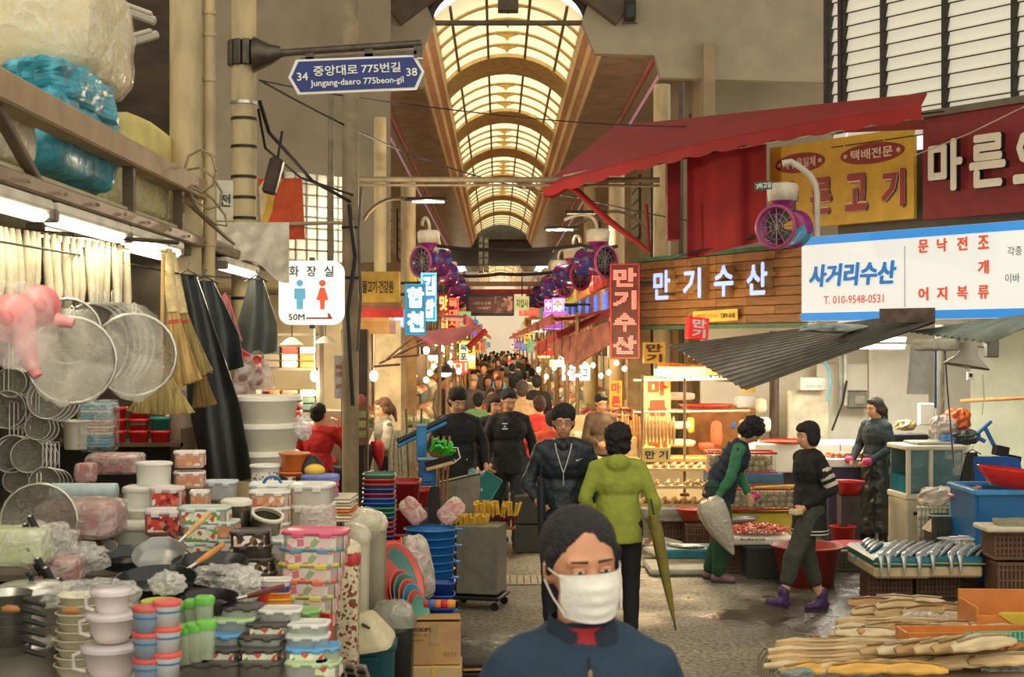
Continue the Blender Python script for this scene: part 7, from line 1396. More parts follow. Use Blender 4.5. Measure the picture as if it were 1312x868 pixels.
mb=MB();mb.lathe([(.001,0),(.12,0),(.17,.13),(.18,.14),(.16,.13)],n=22);solo('red_bowl',mb,mat((190,40,36),.4),'small red bowl hanging low by the shop keeper apron','bowl',gp(1087,15.2,.62))
mb=MB();mb.box((0,0,.31),(.2,.2,.6));solo('crate',mb,mat((70,60,60),.7),'narrow crate under the small red bowl','crate',gp(1087,15.2))
t=thing('fish_tank','cream framed seafood tank with two glass panes and cabinet below','fish tank',gp(1187,14.9));t.rotation_euler=(0,0,.1);zt_,zg,w_=zat(572,14.9),zat(630,14.9),.62
FR=mat((222,214,186),.4,var=.05)
for x in(-.30,-.06,.30):mb=MB();mb.box((x,-.25,(zt_+zg)/2),(.04,.05,zt_-zg),bev=.006);obj('post',mb,FR,t)
mb=MB();mb.box((0,0,zt_),(.66,.56,.05),bev=.01);obj('top_frame',mb,FR,t);mb=MB();mb.box((.02,0,zt_+.04),(.4,.4,.03),bev=.01);obj('lid',mb,mat((150,150,136),.4),t)
mb=MB();mb.box((0,0,zg-.03),(.66,.54,.06),bev=.01);obj('bottom_frame',mb,FR,t);mb=MB();mb.box((0,0,(zg-.06)/2),(.64,.52,zg-.06),bev=.01);obj('cabinet_body',mb,mat((206,198,168),.5,var=.08),t)
for x in(-.18,.12):mb=MB();mb.box((x,-.245,(zt_+zg)/2),(.2 if x<0 else.32,.008,zt_-zg-.05));obj('glass_pane',mb,film((120,150,150),.45,3,'tank_glass',.05),t)
mb=MB();mb.box((0,.05,zg+.09),(.58,.42,.18));obj('water',mb,mat((44,120,136),.1,var=.15),t);mb=MB();mb.box((0,.23,(zt_+zg)/2),(.6,.02,zt_-zg));obj('back_pane',mb,mat((90,120,122),.4,var=.3,vs=3),t)
mb=MB();mb.box((.2,-.1,zg+.2),(.06,.06,.3),bev=.01);obj('blue_filter',mb,mat((40,110,160),.5),t);mb=MB();mb.box((-.22,-.27,zg-.2),(.06,.02,.03));obj('handle',mb,BLACK,t)
bundle('clear_bag','white and orange plastic bag lying against the tank cabinet',gp(1203,14.2,zat(640,14.2)),(.2,.14,.12),mat((214,200,176),.35,var=.2,vs=6,bump=.5,bs=14,alpha=.9),'bag',220,.25,3,26,box=.3)
mb=MB();mb.box((0,0,.25),(.3,.2,.5));solo('crate',mb,mat((120,110,90),.7),'low box under the white and orange plastic bag','crate',gp(1203,14.3))
for i in range(7):mb=MB();mb.tube([(0,0,0),(.005,-.04,-.01),(.0,-.055,-.14),(.005,-.05,-.42)],[.018,.022,.022,.016],6);solo('hanging_strip',mb,mat((196,190,166),.7,var=.5,vs=20),f'speckled grey-white rag strip, {lrn(i, 7)} of those draped before the tank cabinet','rag',gp(1176+5.2*i,14.1,zat(650,14.1)))
t=thing('weighing_scale','grey flat scale plate on a beige scale body behind the dark crate','scale',gp(1212,13.7,0));z_=zat(664,13.7);mb=MB();mb.lathe([(.001,z_),(.17,z_),(.18,z_+.03),(.17,z_+.035)],n=24,sy=.7);obj('plate',mb,mat((120,124,120),.35,.6),t);mb=MB();mb.lathe([(.2,z_-.12),(.13,z_-.03),(.1,z_)],n=16,sq=.6);obj('scale_body',mb,mat((176,160,136),.5),t);mb=MB();mb.box((0,0,(z_-.13)/2),(.34,.3,z_-.13));obj('stand',mb,mat((60,50,44),.7),t)
for i,(px,py,Y,r,c,nm)in enumerate(((1226,538,15.3,(.14,.12,.12),(226,110,50),'orange plastic bag on the pile beside the green wall'),(1208,545,15.0,(.13,.1,.10),(206,190,176),'pale clear bag left of the orange one'),(1232,560,15.2,(.2,.14,.08),(86,84,78),'grey cloth bundle under the orange bag'),(1213,566,14.9,(.08,.08,.07),(50,110,160),'blue cloth in the pile above the hanging coat'),(1158,560,16.4,(.3,.1,.04),(110,90,70),'row of brown jars and clutter on the tank shelf'),(1160,545,16.5,(.12,.1,.06),(150,130,90),'olive sauce bottles cluster behind the shop keeper'))):
 bundle('goods_bundle',nm,P(px,py,Y),r,mat(c,.4,var=.2,vs=8,bump=.4,bs=16),'bundle',230+i,.22,3,24,box=.3)
mb=MB();mb.box((0,0,0),(.42,.2,.14),bev=.01);solo('black_case',mb,BLACK,'black case lying on top behind the tank','case',P(1162,564,15.8))
t=coat('black jacket hanging right of the tank',1246,1244,580,680,14.6,(40,40,38),'jacket_hanging','jacket')
mb=MB();mb.prism([(-.28,-.3),(.3,-.3),(.22,.1),(.12,.12),(-.25,.12)],.1);solo('blue_crate',mb,mat((36,96,180),.45),'slanted royal blue crate behind the red basin','crate',P(1277,600,14.6))
for i,(a,b)in enumerate((((1252,556),(1270,540)),((1262,548),(1278,580)),((1250,560),(1262,566)))):mb=MB();A1,B1=P(*a,14.9),P(*b,14.9);mb.tube([A1-B1,(0,0,0)],.022,6);solo('blue_frame',mb,mat((60,120,180),.5),('upper','slanting','short lower')[i]+' blue bar of the folded frame by the green wall','frame',B1)
for i,(px,py)in enumerate(((1282,578),(1297,590))):mb=MB();mb.box((0,0,0),(.14,.14,.11),ry=.2,bev=.01);solo('black_box',mb,BLACK,('left','right')[i]+' small black box on the slanted blue crate','box',P(px,py,14.8))
t=thing('blue_tank','large blue plastic water tank under the red basin at the right edge','tank',gp(1300,12.9));zt_=zat(626,12.9);BT=mat((30,104,158),.35,var=.06)
x0_,x1_=gp(1236,12.9).x-gp(1300,12.9).x,.9
for(cx_,cy,sx_,sy_)in(((x0_+x1_)/2,-.35,x1_-x0_,.04),((x0_+x1_)/2,.35,x1_-x0_,.04),(x0_,0,.04,.7),(x1_,0,.04,.7)):mb=MB();mb.box((cx_,cy,zt_/2+.05),(sx_,sy_,zt_-.1),bev=.01);obj('side_wall',mb,BT,t)
for(cx_,cy,sx_,sy_)in(((x0_+x1_)/2,-.37,x1_-x0_+.06,.07),((x0_+x1_)/2,.37,x1_-x0_+.06,.07),(x0_-.01,0,.07,.76)):mb=MB();mb.box((cx_,cy,zt_),(sx_,sy_,.05),bev=.01);obj('rim',mb,mat((70,150,206),.35),t)
mb=MB();mb.box(((x0_+x1_)/2,0,zt_-.06),(x1_-x0_-.05,.66,.02));obj('ice_water',mb,mat((150,176,184),.15,var=.3,vs=12,bump=.6,bs=20),t)
t=thing('red_basin','bright red oval basin tilted on the blue tank','basin',gp(1304,12.7,zat(626,12.7)));t.rotation_euler=(0,.12,0);mb=MB();mb.lathe([(.001,.02),(.22,.02),(.36,.16),(.38,.17),(.38,.155),(.25,.0),(.001,0)],n=30,sy=.7);obj('body',mb,mat((222,46,42),.35,var=.04),t)
mb=MB();mb.box((0,0,0),(.3,.16,.03),ry=-.3,bev=.01);solo('pink_board',mb,mat((216,110,140),.5),'pink flat board leaning at the left corner of the blue tank','board',P(1236,630,13.2))
mb=MB();mb.box((0,0,0),(.16,.1,.34),bev=.01,rx=.1);solo('light_blue_box',mb,mat((60,160,214),.4),'light blue upright box left of the blue tank','box',gp(1229,13.3,.72));mb=MB();mb.box((0,0,.27),(.2,.2,.54));solo('crate',mb,mat((60,54,50),.7),'dark crate under the light blue upright box','crate',gp(1229,13.3))
# --- fish boxes on brown crates
BRC=mat((116,82,60),.6,var=.15,vs=8);BRD=mat((76,54,42),.7)
def slat_crate(label,px,Y,w_=.40,h=.22,d=.3,z=0,c=BRC,rz=0,name='fish_crate',dk=BRD):
 t=thing(name,label,'crate',gp(px,Y,z),rz);mb=MB();mb.box((0,0,h/2),(w_*.93,d*.93,h-.02));obj('inner',mb,dk,t)
 for z_ in(.015,h-.015):mb=MB();mb.box((0,0,z_),(w_,d,.03),bev=.006);obj('rim',mb,c,t)
 mb=MB();n=12
 for i in range(n):mb.box((-w_/2+w_*(i+.5)/n,-d*.475,h/2),(w_/n*.45,.012,h-.03));
 for i in range(4):mb.box((0,-d*.478,.03+(h-.05)*(i+.5)/4),(w_*.97,.010,.014))
 for q in(-1,1):
  for i in range(8):mb.box((q*w_*.475,-d/2+d*(i+.5)/8,h/2),(.012,d/8*.5,h-.03))
 obj('lattice',mb,c,t,kind='stuff');return t
FOAM=mat((206,180,136),.7,var=.12,vs=14);TEALF=mat((36,116,132),.35,var=.2,vs=8)
def silver_fish(label,p,L_,w_=.03,rz=0,hang=0,c=(200,204,200),seg=10,curve=.0):
 t=thing('silver_fish',label,'fish',p,rz);mb=MB();pts=[];rs=[]
 if hang:ca,sa=math.cos(-rz),math.sin(-rz);pts=[(-sa*-.03,ca*-.03,-hang-.04),(-sa*-.028,ca*-.028,-hang*.5),(-sa*-.012,ca*-.012,-.004)];rs=[w_*.12,w_*.28,w_*.4]
 for i in range(seg+1):
  f=i/seg;pts.append((curve*math.sin(f*3),L_*f+.02,.012));rs.append(max(.004,w_*.62*math.sin(PI*min(1,(.22 if hang else.10)+f*(.74 if hang else.86)))**.6))
 mb.tube(pts,rs,8,flat=.55);obj('fish_body',mb,mat(c,.22,.45,var=.12,vs=20),t)
 return t
rowx=[(1135,12.5,.40),(1196,12.55,.40),(1253,12.7,.36),(1306,12.8,.30)]
for i,(px,Y,w_)in enumerate(rowx):slat_crate(f'brown lattice crate, {lrn(i, 4)} of the bottom row under the fish boxes',px,Y,w_,.23)
zb_=.24
for i,(px,w_,d_)in enumerate(((1137,.48,.95),(1203,.48,.85))):
 Y=12.45;t=thing('foam_fish_box',('left','right')[i]+' foam box wrapped in teal film covered with silver fish','fish box',gp(px+(0,1)[i],Y,zb_));mb=MB();mb.box((0,0,.05),(w_,d_,.10),bev=.02);obj('foam_box',mb,FOAM,t);mb=MB();mb.box((0,0,.135),(w_+.015,d_+.015,.09),bev=.025);obj('teal_film',mb,TEALF,t);mb=MB();mb.tube([(-w_/2-.012,-d_/2-.01,.13),(w_/2+.012,-d_/2-.012,.12)],.006,5);obj('yellow_band',mb,mat((206,170,70),.5),t)
 for k in range(7 if i==0 else 6):
  x=-w_/2+.05+(w_-.09)*k/(6 if i==0 else 5);hg=(.12 if k in(0,1,3,5)else 0)if i==0 else(.11 if k in(0,2,3)else 0)
  silver_fish(f'long silver fish, {lrn(k, 7 if i == 0 else 6)} on the {("left", "right")[i]} teal wrapped box',gp(px,Y,zb_+.185)+Vector((x,-d_/2-(.0 if hg else-.02),0)),.98 if i==0 else.80,.066,-.42-.02*k,hg)
for k in range(4):silver_fish(f'long silver fish at the back left of the left teal box, {ORD[k]} from the front',gp(1137,12.45,zb_+.185)+Vector((-.22+.02*k,-.22+.16*k,0)),.62-.1*k,.062,-.45)
slat_crate('brown lattice crate carrying the heap of small silver fish',1268,12.75,.44,.17,.4,.24);bundle('fish_ice_heap','heap of small silver fish and ice on the brown crate',gp(1262,12.8,.44),(.33,.25,.05),mat((206,200,184),.25,.2,var=.4,vs=22,bump=1,bs=30),'fish',250,.25,5,34,box=.2)
for k in range(10):silver_fish(f'small silver fish lying on the ice heap, {lrn(k, 10)} of ten',gp(1234+6*k,12.55+.02*(k%3),.475+.008*(k%2)),.22,.03,.9+.3*math.sin(k*2),0,(190,190,180),7)
t=slat_crate('dark crate standing upright behind the silver fish boxes',1226,13.25,.46,.34,.10,.28,mat((62,66,60),.5,var=.2),name='upright_crate',dk=mat((52,56,52),.6,var=.25,vs=12));mb=MB();mb.box((0,0,.14),(.42,.3,.27));solo('crate',mb,BRD,'low dark crate behind the silver fish boxes','crate',gp(1226,13.35))
slat_crate('brown crate below the scale stand behind the fish boxes',1196,13.5,.36,.30,.3,.0)
slat_crate('brown lattice crate under the foam slab at the right edge',1296,12.0,.42,.24,.34,.42);slat_crate('lower brown crate under the right edge foam slab',1300,12.0,.42,.40,.34,0)
mb=MB();mb.box((0,0,0),(.46,.36,.045),bev=.012);solo('foam_slab',mb,mat((226,214,184),.6,var=.06),'cream foam slab with folded cloth on the right crates','foam slab',gp(1290,11.9,.69));bundle('grey_sack','folded grey green sack on the cream foam slab',gp(1300,11.9,.73),(.17,.12,.03),mat((150,150,124),.8,var=.15),'sack',255,.15)
mb=MB();mb.box((0,0,0),(.24,.3,.05),bev=.012);solo('foam_slab',mb,mat((220,206,170),.6,var=.06),'small foam slab right of the small silver fish heap','foam slab',gp(1304,12.3,.46));mb=MB();mb.box((0,0,.21),(.2,.3,.43));solo('crate',mb,BRD,'dark crate under the small foam slab','crate',gp(1306,12.35))
# --- tubs in the middle
for(nm,px,Y,r,h,c)in(('big brown-red rubber tub behind the boots person',1034,13.1,.34,.37,(160,54,40)),('wide bright red basin right of the rubber tub',1096,14.2,.28,.22,(206,44,44)),('small red bowl behind the wide red basin',1080,15.0,.14,.30,(196,44,40))):
 t=thing('wash_tub',nm,'tub',gp(px,Y));z0=zat(700,13.1)-.37 if r==.34 else(zat(697,Y)-h if r==.28 else zat(686,Y)-h);z0=max(0,z0);t.location.z=z0
 mb=MB();mb.lathe([(.001,0),(r*.72,0),(r*.93,h*.96),(r*1.0,h*.96),(r*1.0,h),(r*.92,h),(r*.7,.03),(.001,.03)],n=34);obj('tub_body',mb,mat(c,.45,var=.12,vs=5),t)
 mb=MB();mb.lathe([(.001,h*.62),(r*.85,h*.62)],n=30);obj('water',mb,mat((110,60,50),.05,var=0),t)
slat_crate('dark olive crate under the wide red basin',1086,14.0,.46,.20,.34,0,mat((70,72,56),.6));mb=MB();mb.lathe([(.001,0),(.2,0),(.24,.22)],n=20);
mb=MB();mb.add([(0,0,0),(.12,.02,.02),(.13,0,-.10)],[(0,1,2)]);mb.add([(0,.01,0),(.12,.03,.02),(.13,.01,-.10)],[(2,1,0)]);solo('blue_scrap',mb,mat((70,170,200),.5),'light blue plastic corner sticking out left of the teal fish box','plastic scrap',P(1091,715,12.6))
# --- yellow stall with clam boxes
t=thing('clam_stand','yellow metal stand carrying the mesh boxes of shellfish','stand',gp(967,15.2));YM=mat((222,192,60),.5,var=.08);mb=MB();mb.box((0,0,.22),(.92,.62,.44),bev=.01);obj('yellow_base',mb,YM,t)
CL_=[(178,162,120),(196,184,146),(160,146,108)]
def clam_box(label,cx,cy,z,w_,d_,h,rows,rim):
 t=thing('clam_box',label,'mesh box',(cx,cy,z));mb=MB()
 for zz in(0,h):mb.tube([(-w_/2,-d_/2,zz),(w_/2,-d_/2,zz),(w_/2,d_/2,zz),(-w_/2,d_/2,zz),(-w_/2,-d_/2,zz)],.014,4)
 obj('red_frame',mb,mat(rim[0],.5),t)
 if rim[1]:mb=MB();mb.tube([(w_*-.1,-d_/2-.02,h+.02),(w_*.5,-d_/2-.02,h+.04)],.018,4);obj('yellow_bar',mb,mat((222,206,70),.5),t)
 mb=MB();mb.box((0,0,h/2),(w_-.02,d_-.02,h-.02));obj('net',mb,film((206,200,170),.12,50,'net'),t);return t
CLAM=MB();CLAM.ell((0,0,0),(.036,.03,.032),10,7);CME=CLAM.mesh('clam');CMS=[mat(c,.6,var=.25,vs=40)for c in CL_];CM3=[]
for m_ in CMS:me=CME.copy();me.materials.append(m_);CM3 .append(me)
CLN=0
for b,(cx,cy,z,w_,d_,nm)in enumerate(((gp(948,15.5).x,15.5,.84,.74,.4,'upper'),(gp(972,15.0).x,15.0,.50,.86,.4,'lower'))):
 clam_box(f'{nm} mesh box of pale round shellfish with red frame',cx,cy,z,w_,d_,.21,3,(((200,50,40)),b==1))
 nx=int(w_/.068)
 for r_ in range(3):
  for i in range(nx):
   CLN+=1;o=bpy.data.objects.new('clam',CM3[(i*7+r_*5)%3]);C.objects.link(o);o.location=(cx-w_/2+.04+.068*i+rnd.uniform(-.008,.008),cy-d_/2+.045+rnd.uniform(-.01,.01),z+.035+.062*r_+rnd.uniform(-.005,.005));o.rotation_euler=(rnd.random()*3,rnd.random()*3,rnd.random()*3)
   tag(o,f'pale round shellfish among those packed in the {nm} mesh box','shellfish',f'shellfish in the {nm} mesh box')
 mb=MB();mb.box((0,.05,.09),(w_-.06,d_-.14,.17));solo('shellfish_fill',mb,patch(tuple(CL_)+((120,110,84),),24),f'packed shellfish filling the back of the {nm} mesh box','shellfish',(cx,cy,z),kind='stuff')
mb=MB();mb.box((0,0,0),(.8,.5,.14),bev=.01);solo('blue_tray',mb,mat((60,110,136),.4),'blue tray below the upper mesh box','tray',(gp(952,15.5).x,15.52,.765));mb=MB();mb.box((0,0,0),(.3,.3,.2));solo('crate',mb,BRD,'dark block under the blue tray','crate',(gp(930,15.7).x,15.75,.56))
# --- dark crate with foam tray of crabs; brown crate row at left of it
CRB=[(206,80,50),(226,120,80),(190,60,40),(216,150,120)]
slat_crate('black green crate under the foam tray of crabs',980,13.6,.42,.30,.36,0,mat((44,56,50),.5));slat_crate('brown crate left of the black green crate',940,13.9,.22,.26,.34,0)
mb=MB();mb.box((0,0,.03),(.66,.5,.07),bev=.015);solo('foam_tray',mb,mat((226,220,202),.6,var=.06),'big white foam tray piled with red crab legs and shellfish','tray',gp(970,13.75,.31))
for k in range(26):
 q=k*2.4;r=.26*math.sqrt((k+.5)/26);p=gp(972,13.8,.41+.05*(1-r/.26))+Vector((r*math.cos(q)*1.05,r*math.sin(q)*.65,0));c=CRB[k%4]
 mb=MB();mb.ell((0,0,0),(.026,.02,.012),8,6)
 for s_ in(-1,1):
  for j in range(3):mb.tube([(s_*.02,(j-1)*.012,0),(s_*.04,(j-1)*.026,.014),(s_*.055,(j-1)*.036,-.006)],[.005,.004,.003],4)
 o=solo('crab',mb,mat(c,.4,var=.2,vs=30),'small red-orange crab in the heap on the white foam tray','crab',p,q,'crabs on the foam tray').scale=(1.7,1.7,1.7)
for k in range(14):
 p=gp(952,13.55,.37)+Vector((.035*(k%7)-.02,-.05*(k//7)-.02,.0));mb=MB();mb.ell((0,0,0),(.018,.014,.010),8,5);solo('shell',mb,mat(((206,190,150),(170,150,110))[k%2],.4,var=.3),'small pale shell at the front of the crab tray','shell',p,k,'small shells before the crabs')
for i,(px,Y,w_,z)in enumerate(((858,15.6,.40,0),(897,15.3,.34,0),(845,16.5,.4,0))):slat_crate(('left low brown crate beside the lime jacket','brown crate right of it behind the white umbrella','brown crate farther back at the left')[i],px,Y,w_,.30,.34,z)
mb=MB();mb.box((0,0,0),(.6,.3,.02));solo('wet_board',mb,mat((150,146,130),.3,var=.3,vs=12),'wet grey board on top of the brown crates','board',gp(876,15.45,.32))
t=thing('red_bowl','terracotta red bowl of goods on the board behind the white umbrella','bowl',gp(884,15.2,.335));mb=MB();mb.lathe([(.001,0),(.08,0),(.15,.12),(.16,.125),(.14,.11),(.001,.05)],n=22);obj('bowl_body',mb,mat((196,80,56),.45),t)
for i,(px,Y,w_,d_,z,c,nm)in enumerate(((868,13.9,.62,.7,0,(176,172,152),'large flat grey-white foam lid lying on the ground'),(856,14.6,.4,.5,.05,(200,196,176),'second foam lid under the teal wrapped tray'),(846,15.2,.36,.4,.06,(206,202,184),'foam piece beside the low brown crate'))):mb=MB();mb.box((0,0,z+.03),(w_,d_,.06),bev=.02,rz=.2*i);solo('foam_lid',mb,mat(c,.7,var=.12,vs=9),nm,'foam lid',gp(px,Y))
t=thing('fish_tray','teal wrapped tray with silver fish on the ground left of the green trousers','tray',gp(882,14.3,.0));mb=MB();mb.box((0,0,.13),(.52,.5,.10),bev=.02);obj('teal_film',mb,TEALF,t);mb=MB();mb.box((0,0,.05),(.5,.48,.09),bev=.01);obj('foam_box',mb,FOAM,t)
for k in range(6):silver_fish(f'dark backed fish, {lrn(k, 6)} of the six laid on the teal tray',gp(880+5*k,14.1,.185),.30,.035,.6+.05*k,0,(120,116,110),8)
for k in range(5):silver_fish(f'pale fish, {ORD[k]} of those laid beside the crab tray',gp(930+5*k,14.5+.15*k,.40),.36,.05,-1.2+.1*k,0,(206,200,184),8)
slat_crate('brown crate carrying the pale fish beside the crab tray',940,14.7,.44,.36,.5,0)
# --- dried squid shop by the street corner
DRY=mat((226,190,130),.7,var=.25,vs=14,bump=.3,bs=40)
for i,(px,py,w_,Y)in enumerate(((870,600,.8,16.2),(865,622,.9,15.8),(860,645,.9,15.9))):
 z=zat(py,Y);mb=MB();mb.box((0,0,0),(w_,.5,.03));solo('display_board',mb,mat((222,190,130),.6,var=.12),f'pale wooden display board, {("highest", "middle", "lowest")[i]} step of the dried fish stall','board',gp(px,Y,z))
 for k in range(7):silver_fish(f'flat dried fish, {lrn(k, 7)} on the {("highest", "middle", "lowest")[i]} display board',gp(px,Y,z+.02)+Vector((-w_/2+.1+k*w_/8,-.22,0)),.38,.09,-.15,0,((236,206,150),(214,180,126),(230,214,176))[k%3],8)
mb=MB();mb.box((0,0,zat(650,16)/2),(.95,.8,zat(650,16)-.04));solo('stall_table',mb,mat((206,196,160),.7,var=.1),'cream cloth-covered table of the dried fish stall','table',gp(862,16.25))
for i,(px,Y)in enumerate(((842,15.7),(868,15.7))):mb=MB();mb.lathe([(.001,0),(.42,0),(.5,.12),(.53,.13),(.5,.1)],n=20,sx=.36,sy=.3,sq=.7);solo('white_basin',mb,WHITE,('left','right')[i]+' white basin of dried anchovies at the stall front','basin',gp(px,Y-.1,zat(655,Y)-.06))
t=thing('shop_counter','wooden edged counter with cream front in the dried fish shop','counter',gp(900,17.4));z=zat(588,17.4);mb=MB();mb.box((0,0,z),(1.5,.5,.06),bev=.01);obj('counter_top',mb,mat((206,150,84),.5,var=.15),t);mb=MB();mb.box((0,.05,z/2),(1.45,.4,z-.06));obj('counter_front',mb,mat((226,206,160),.6,var=.06),t)
for i,(y_,nm)in enumerate(((527,'upper shelf rail with the red tray'),(486,'top horizontal rail of the dried fish shop'))):a,b=P(812,y_+2,16.9),P(960,y_,16.9);mb=MB();mb.cyl(a-b,(0,0,0),.016,n=6);solo('rail',mb,mat((206,176,130),.5),nm,'rail',b)
mb=MB();mb.box((0,0,0),(1.25,.3,.025));solo('shelf_board',mb,mat((214,186,140),.5),'shelf board holding the red plastic tray and white box','shelf',P(913,526,18.0))
mb=MB();mb.lathe([(.001,0),(.3,0),(.36,.05),(.34,.05)],n=22,sy=.5);solo('red_tray',mb,mat((220,84,50),.4),'flat red-orange plastic tray on the upper shelf','tray',P(905,523,17.95));mb=MB();mb.box((0,0,0),(.30,.2,.15),bev=.01);solo('white_box',mb,WHITE,'cream-white box at the right end of the upper shelf','box',P(958,515,17.9));mb=MB();mb.box((0,0,0),(.17,.15,.1));solo('yellow_bag',mb,mat((236,190,80),.5),'small yellow packet above the white box','packet',P(958,498,17.9))
for i,(px,py,r,c,nm)in enumerate(((955,545,(.08,.05,.07),(206,176,130),'round cream fan on the shop wall'),(978,545,(.10,.05,.10),(222,212,190),'white round electric fan at the dark post'),(975,520,(.07,.03,.09),(226,200,160),'tilted cream box beside the white box'),(918,556,(.07,.05,.16),(226,110,70),'orange-red rubber apron hanging in the shop'),(950,562,(.04,.04,.12),(226,206,170),'cream paper roll hanging in the shop'),(940,545,(.03,.03,.05),(60,90,140),'dark blue bottle on the wall shelf'),(885,545,(.045,.03,.10),(236,200,90),'yellow rubber glove hanging from the rail'),(905,572,(.10,.08,.05),(226,90,60),'red basket on the counter behind the bending person'),(870,568,(.20,.12,.05),(226,206,160),'heap of cream dried fish packs on the counter'),(872,545,(.14,.05,.05),(226,220,196),'white packs on the small wall shelf'),(868,508,(.22,.05,.05),(236,226,200),'long white paper roll on the shop shelf'))):
 bundle('shop_item',nm,P(px,py,17.6),r,mat(c,.5,var=.12,vs=10),nm.split()[2]if False else 'shop goods',260+i,.08,3,18,box=.5)
mb=MB();mb.box((0,0,0),(.9,.04,.75));solo('wood_panel',mb,mat((176,116,60),.6,var=.3,vs=5),'brown wooden wall panel at the back of the dried fish shop','panel',P(925,556,18.8))
for i,px in enumerate((823,877)):a=P(px,484 if i else 480,16.4);mb=MB();mb.cyl((0,0,0),(0,0,a.z-(.5 if i else.4)),.018,n=7);solo('stall_pole',mb,mat((176,140,100),.5,.3),('left','right')[i]+' thin pole of the dried fish stall','pole',(a.x,16.4,.5 if i else.4));mb=MB();mb.box((0,0,.0),(.1,.1,.03));solo('pole_foot',mb,RUST,('left','right')[i]+' rusty foot plate under the thin stall pole','plate',(a.x,16.4,.48 if i else.38))
for i in range(9):silver_fish(f'dried fish hanging tail down, {lrn(i, 9)} of the row before the yellow banner',P(826+4.6*i,572,16.8),.40-.03*(i%3),.045,0,0,(232,196,140),8).rotation_euler=(PI/2,0,0)
for i in range(14):silver_fish(f'dried squid hanging, {lrn(i, 14)} of the back row left of the banner',P(783+3.6*i,578,18.2),.50-.04*(i%4),.05,0,0,((226,180,120),(206,160,104))[i%2],7).rotation_euler=(PI/2,0,0)
for i in range(26):
 px=776+3.4*(i%13)+rnd.uniform(-1,1);py=540-9*(i//13)-(8*math.sin((i%13)/12*PI));mb=MB();mb.ell((0,0,0),(.06,.05,.022),8,6);solo('dried_squid',mb,mat(((150,54,40),(170,80,60),(196,120,90))[i%3],.6,var=.3,vs=20),'dark red dried squid in the heap behind the brown jacket vendor','dried squid',P(px,py,18.4+.02*(i%4)),i,'dried squid heap')
mb=MB();mb.box((0,0,zat(548,18.5)/2),(.6,.5,zat(548,18.5)));solo('stall_table',mb,mat((190,160,110),.7),'stall table under the dark red dried squid','table',gp(797,18.55))
light('dried_light','AREA',P(868,470,16.8),75,(1,.78,.46),.8,.3);light('dried_light','POINT',P(800,470,18.0),60,(1,.76,.42),.15)
t=thing('flood_lamp','bright square flood lamp over the dried fish stall','lamp',P(847,478,16.6));mb=MB();mb.box((0,0,0),(.17,.05,.09),bev=.01);obj('housing',mb,DKST,t);mb=MB();mb.box((0,-.03,0),(.15,.012,.075));obj('lens',mb,glow((255,240,200),16),t)
# --- dried fish tables in the right foreground
FT=thing('fish_table','low table spread with dried fish at the lower right','table',(2.6,8.9,0));mb=MB();mb.box((.68,-.08,.24),(1.86,1.75,.04));obj('table_board',mb,mat((150,126,90),.7,var=.2),FT)
for x,y in((-.4,-.8),(1.5,-.8),(-.4,.85),(1.5,.85)):mb=MB();mb.box((x,y,.11),(.06,.06,.22));obj('leg',mb,WOOD,FT)
zT=.26
DF=[(226,196,142),(206,170,112),(236,212,166),(196,150,96)]
def dfish(label,p,L_,w_,rz,c,arch=.0,th=.6,group=None,blunt=False):
 t=thing('dried_fish',label,'dried fish',p,rz,group);mb=MB();n=9;pts=[(L_*(i/n-.5),.0,w_*.3+arch*math.sin(PI*i/n)+.004*math.sin(i*2.1))for i in range(n+1)];rs=[w_*(.30+.12*(i in(0,n))*-1+.06*math.sin(i*1.7))if blunt else max(.004,w_*.5*(math.sin(PI*(.06+.9*i/n))**.55))for i in range(n+1)]
 mb.tube(pts,rs,8,flat=th);obj('fish_body',mb,mat(c,.55,var=.28,vs=12,bump=.3,bs=30,stretch=(.25,1,1)),t)
 mb=MB();mb.tube([(-L_*.42,0,w_*.62+arch*.3),(0,0,w_*.66+arch),(L_*.42,0,w_*.62+arch*.3)],w_*.07,4);obj('back_ridge',mb,mat([min(255,x*.80)for x in c],.6,var=.2),t);return t
def bundle_rows(lbl,px0,px1,rows,Y,L_,dz=.018):
 for i,(py,yy)in enumerate(rows):dfish(f'long dried fish, {ORD[i]} from the back in the {lbl}',Vector(((P((px0+px1)/2,py,yy)).x,yy,zat(py,yy)-.02)),L_*rnd.uniform(.95,1.05),.088,rnd.uniform(-.02,.02),DF[i%4],.004,1.3,blunt=True)
bundle_rows('front left bundle',985,1225,[(826,9.15),(831,9.05),(836,8.95),(841,8.85),(846,8.75),(851,8.65),(856,8.56)],9,1.17)
bundle_rows('middle bundle',1080,1240,[(798,9.95),(802,9.88),(806,9.8),(811,9.72),(816,9.64)],9.8,1.0)
for k in range(6):mb=MB();mb.tube([(.0,0,.03),(-.05,-.03,.045),(-.085,-.05,.0),(-.09,-.06,-.12)],[.014,.013,.012,.008],6);solo('fish_tail',mb,mat((150,136,110),.5,var=.3),f'grey tail drooping over the table end, {ORD[k]} from the back','fish tail',Vector((P(990,830,9).x,9.1-.09*k,zat(830+4.5*k,9.1-.09*k)-.04)))
for k in range(6):dfish(f'broad split dried fish, {ORD[k]} of the fan at the bottom right',Vector((P(1170+16*k,848,8.5).x,8.6-.05*k,.33+.018*k)),.62-.02*k,.12,.12+.07*k,DF[(k+1)%4],.02,.45)
for k in range(5):dfish(f'golden split fish, {lrn(k, 5)} of the heap at the table front edge',Vector((P(1040+32*k,866,8.25).x,8.25+.03*(k%2),.30)),.42,.10,.3-.1*k,((236,180,84),(226,196,142))[k%2],.015,.5)
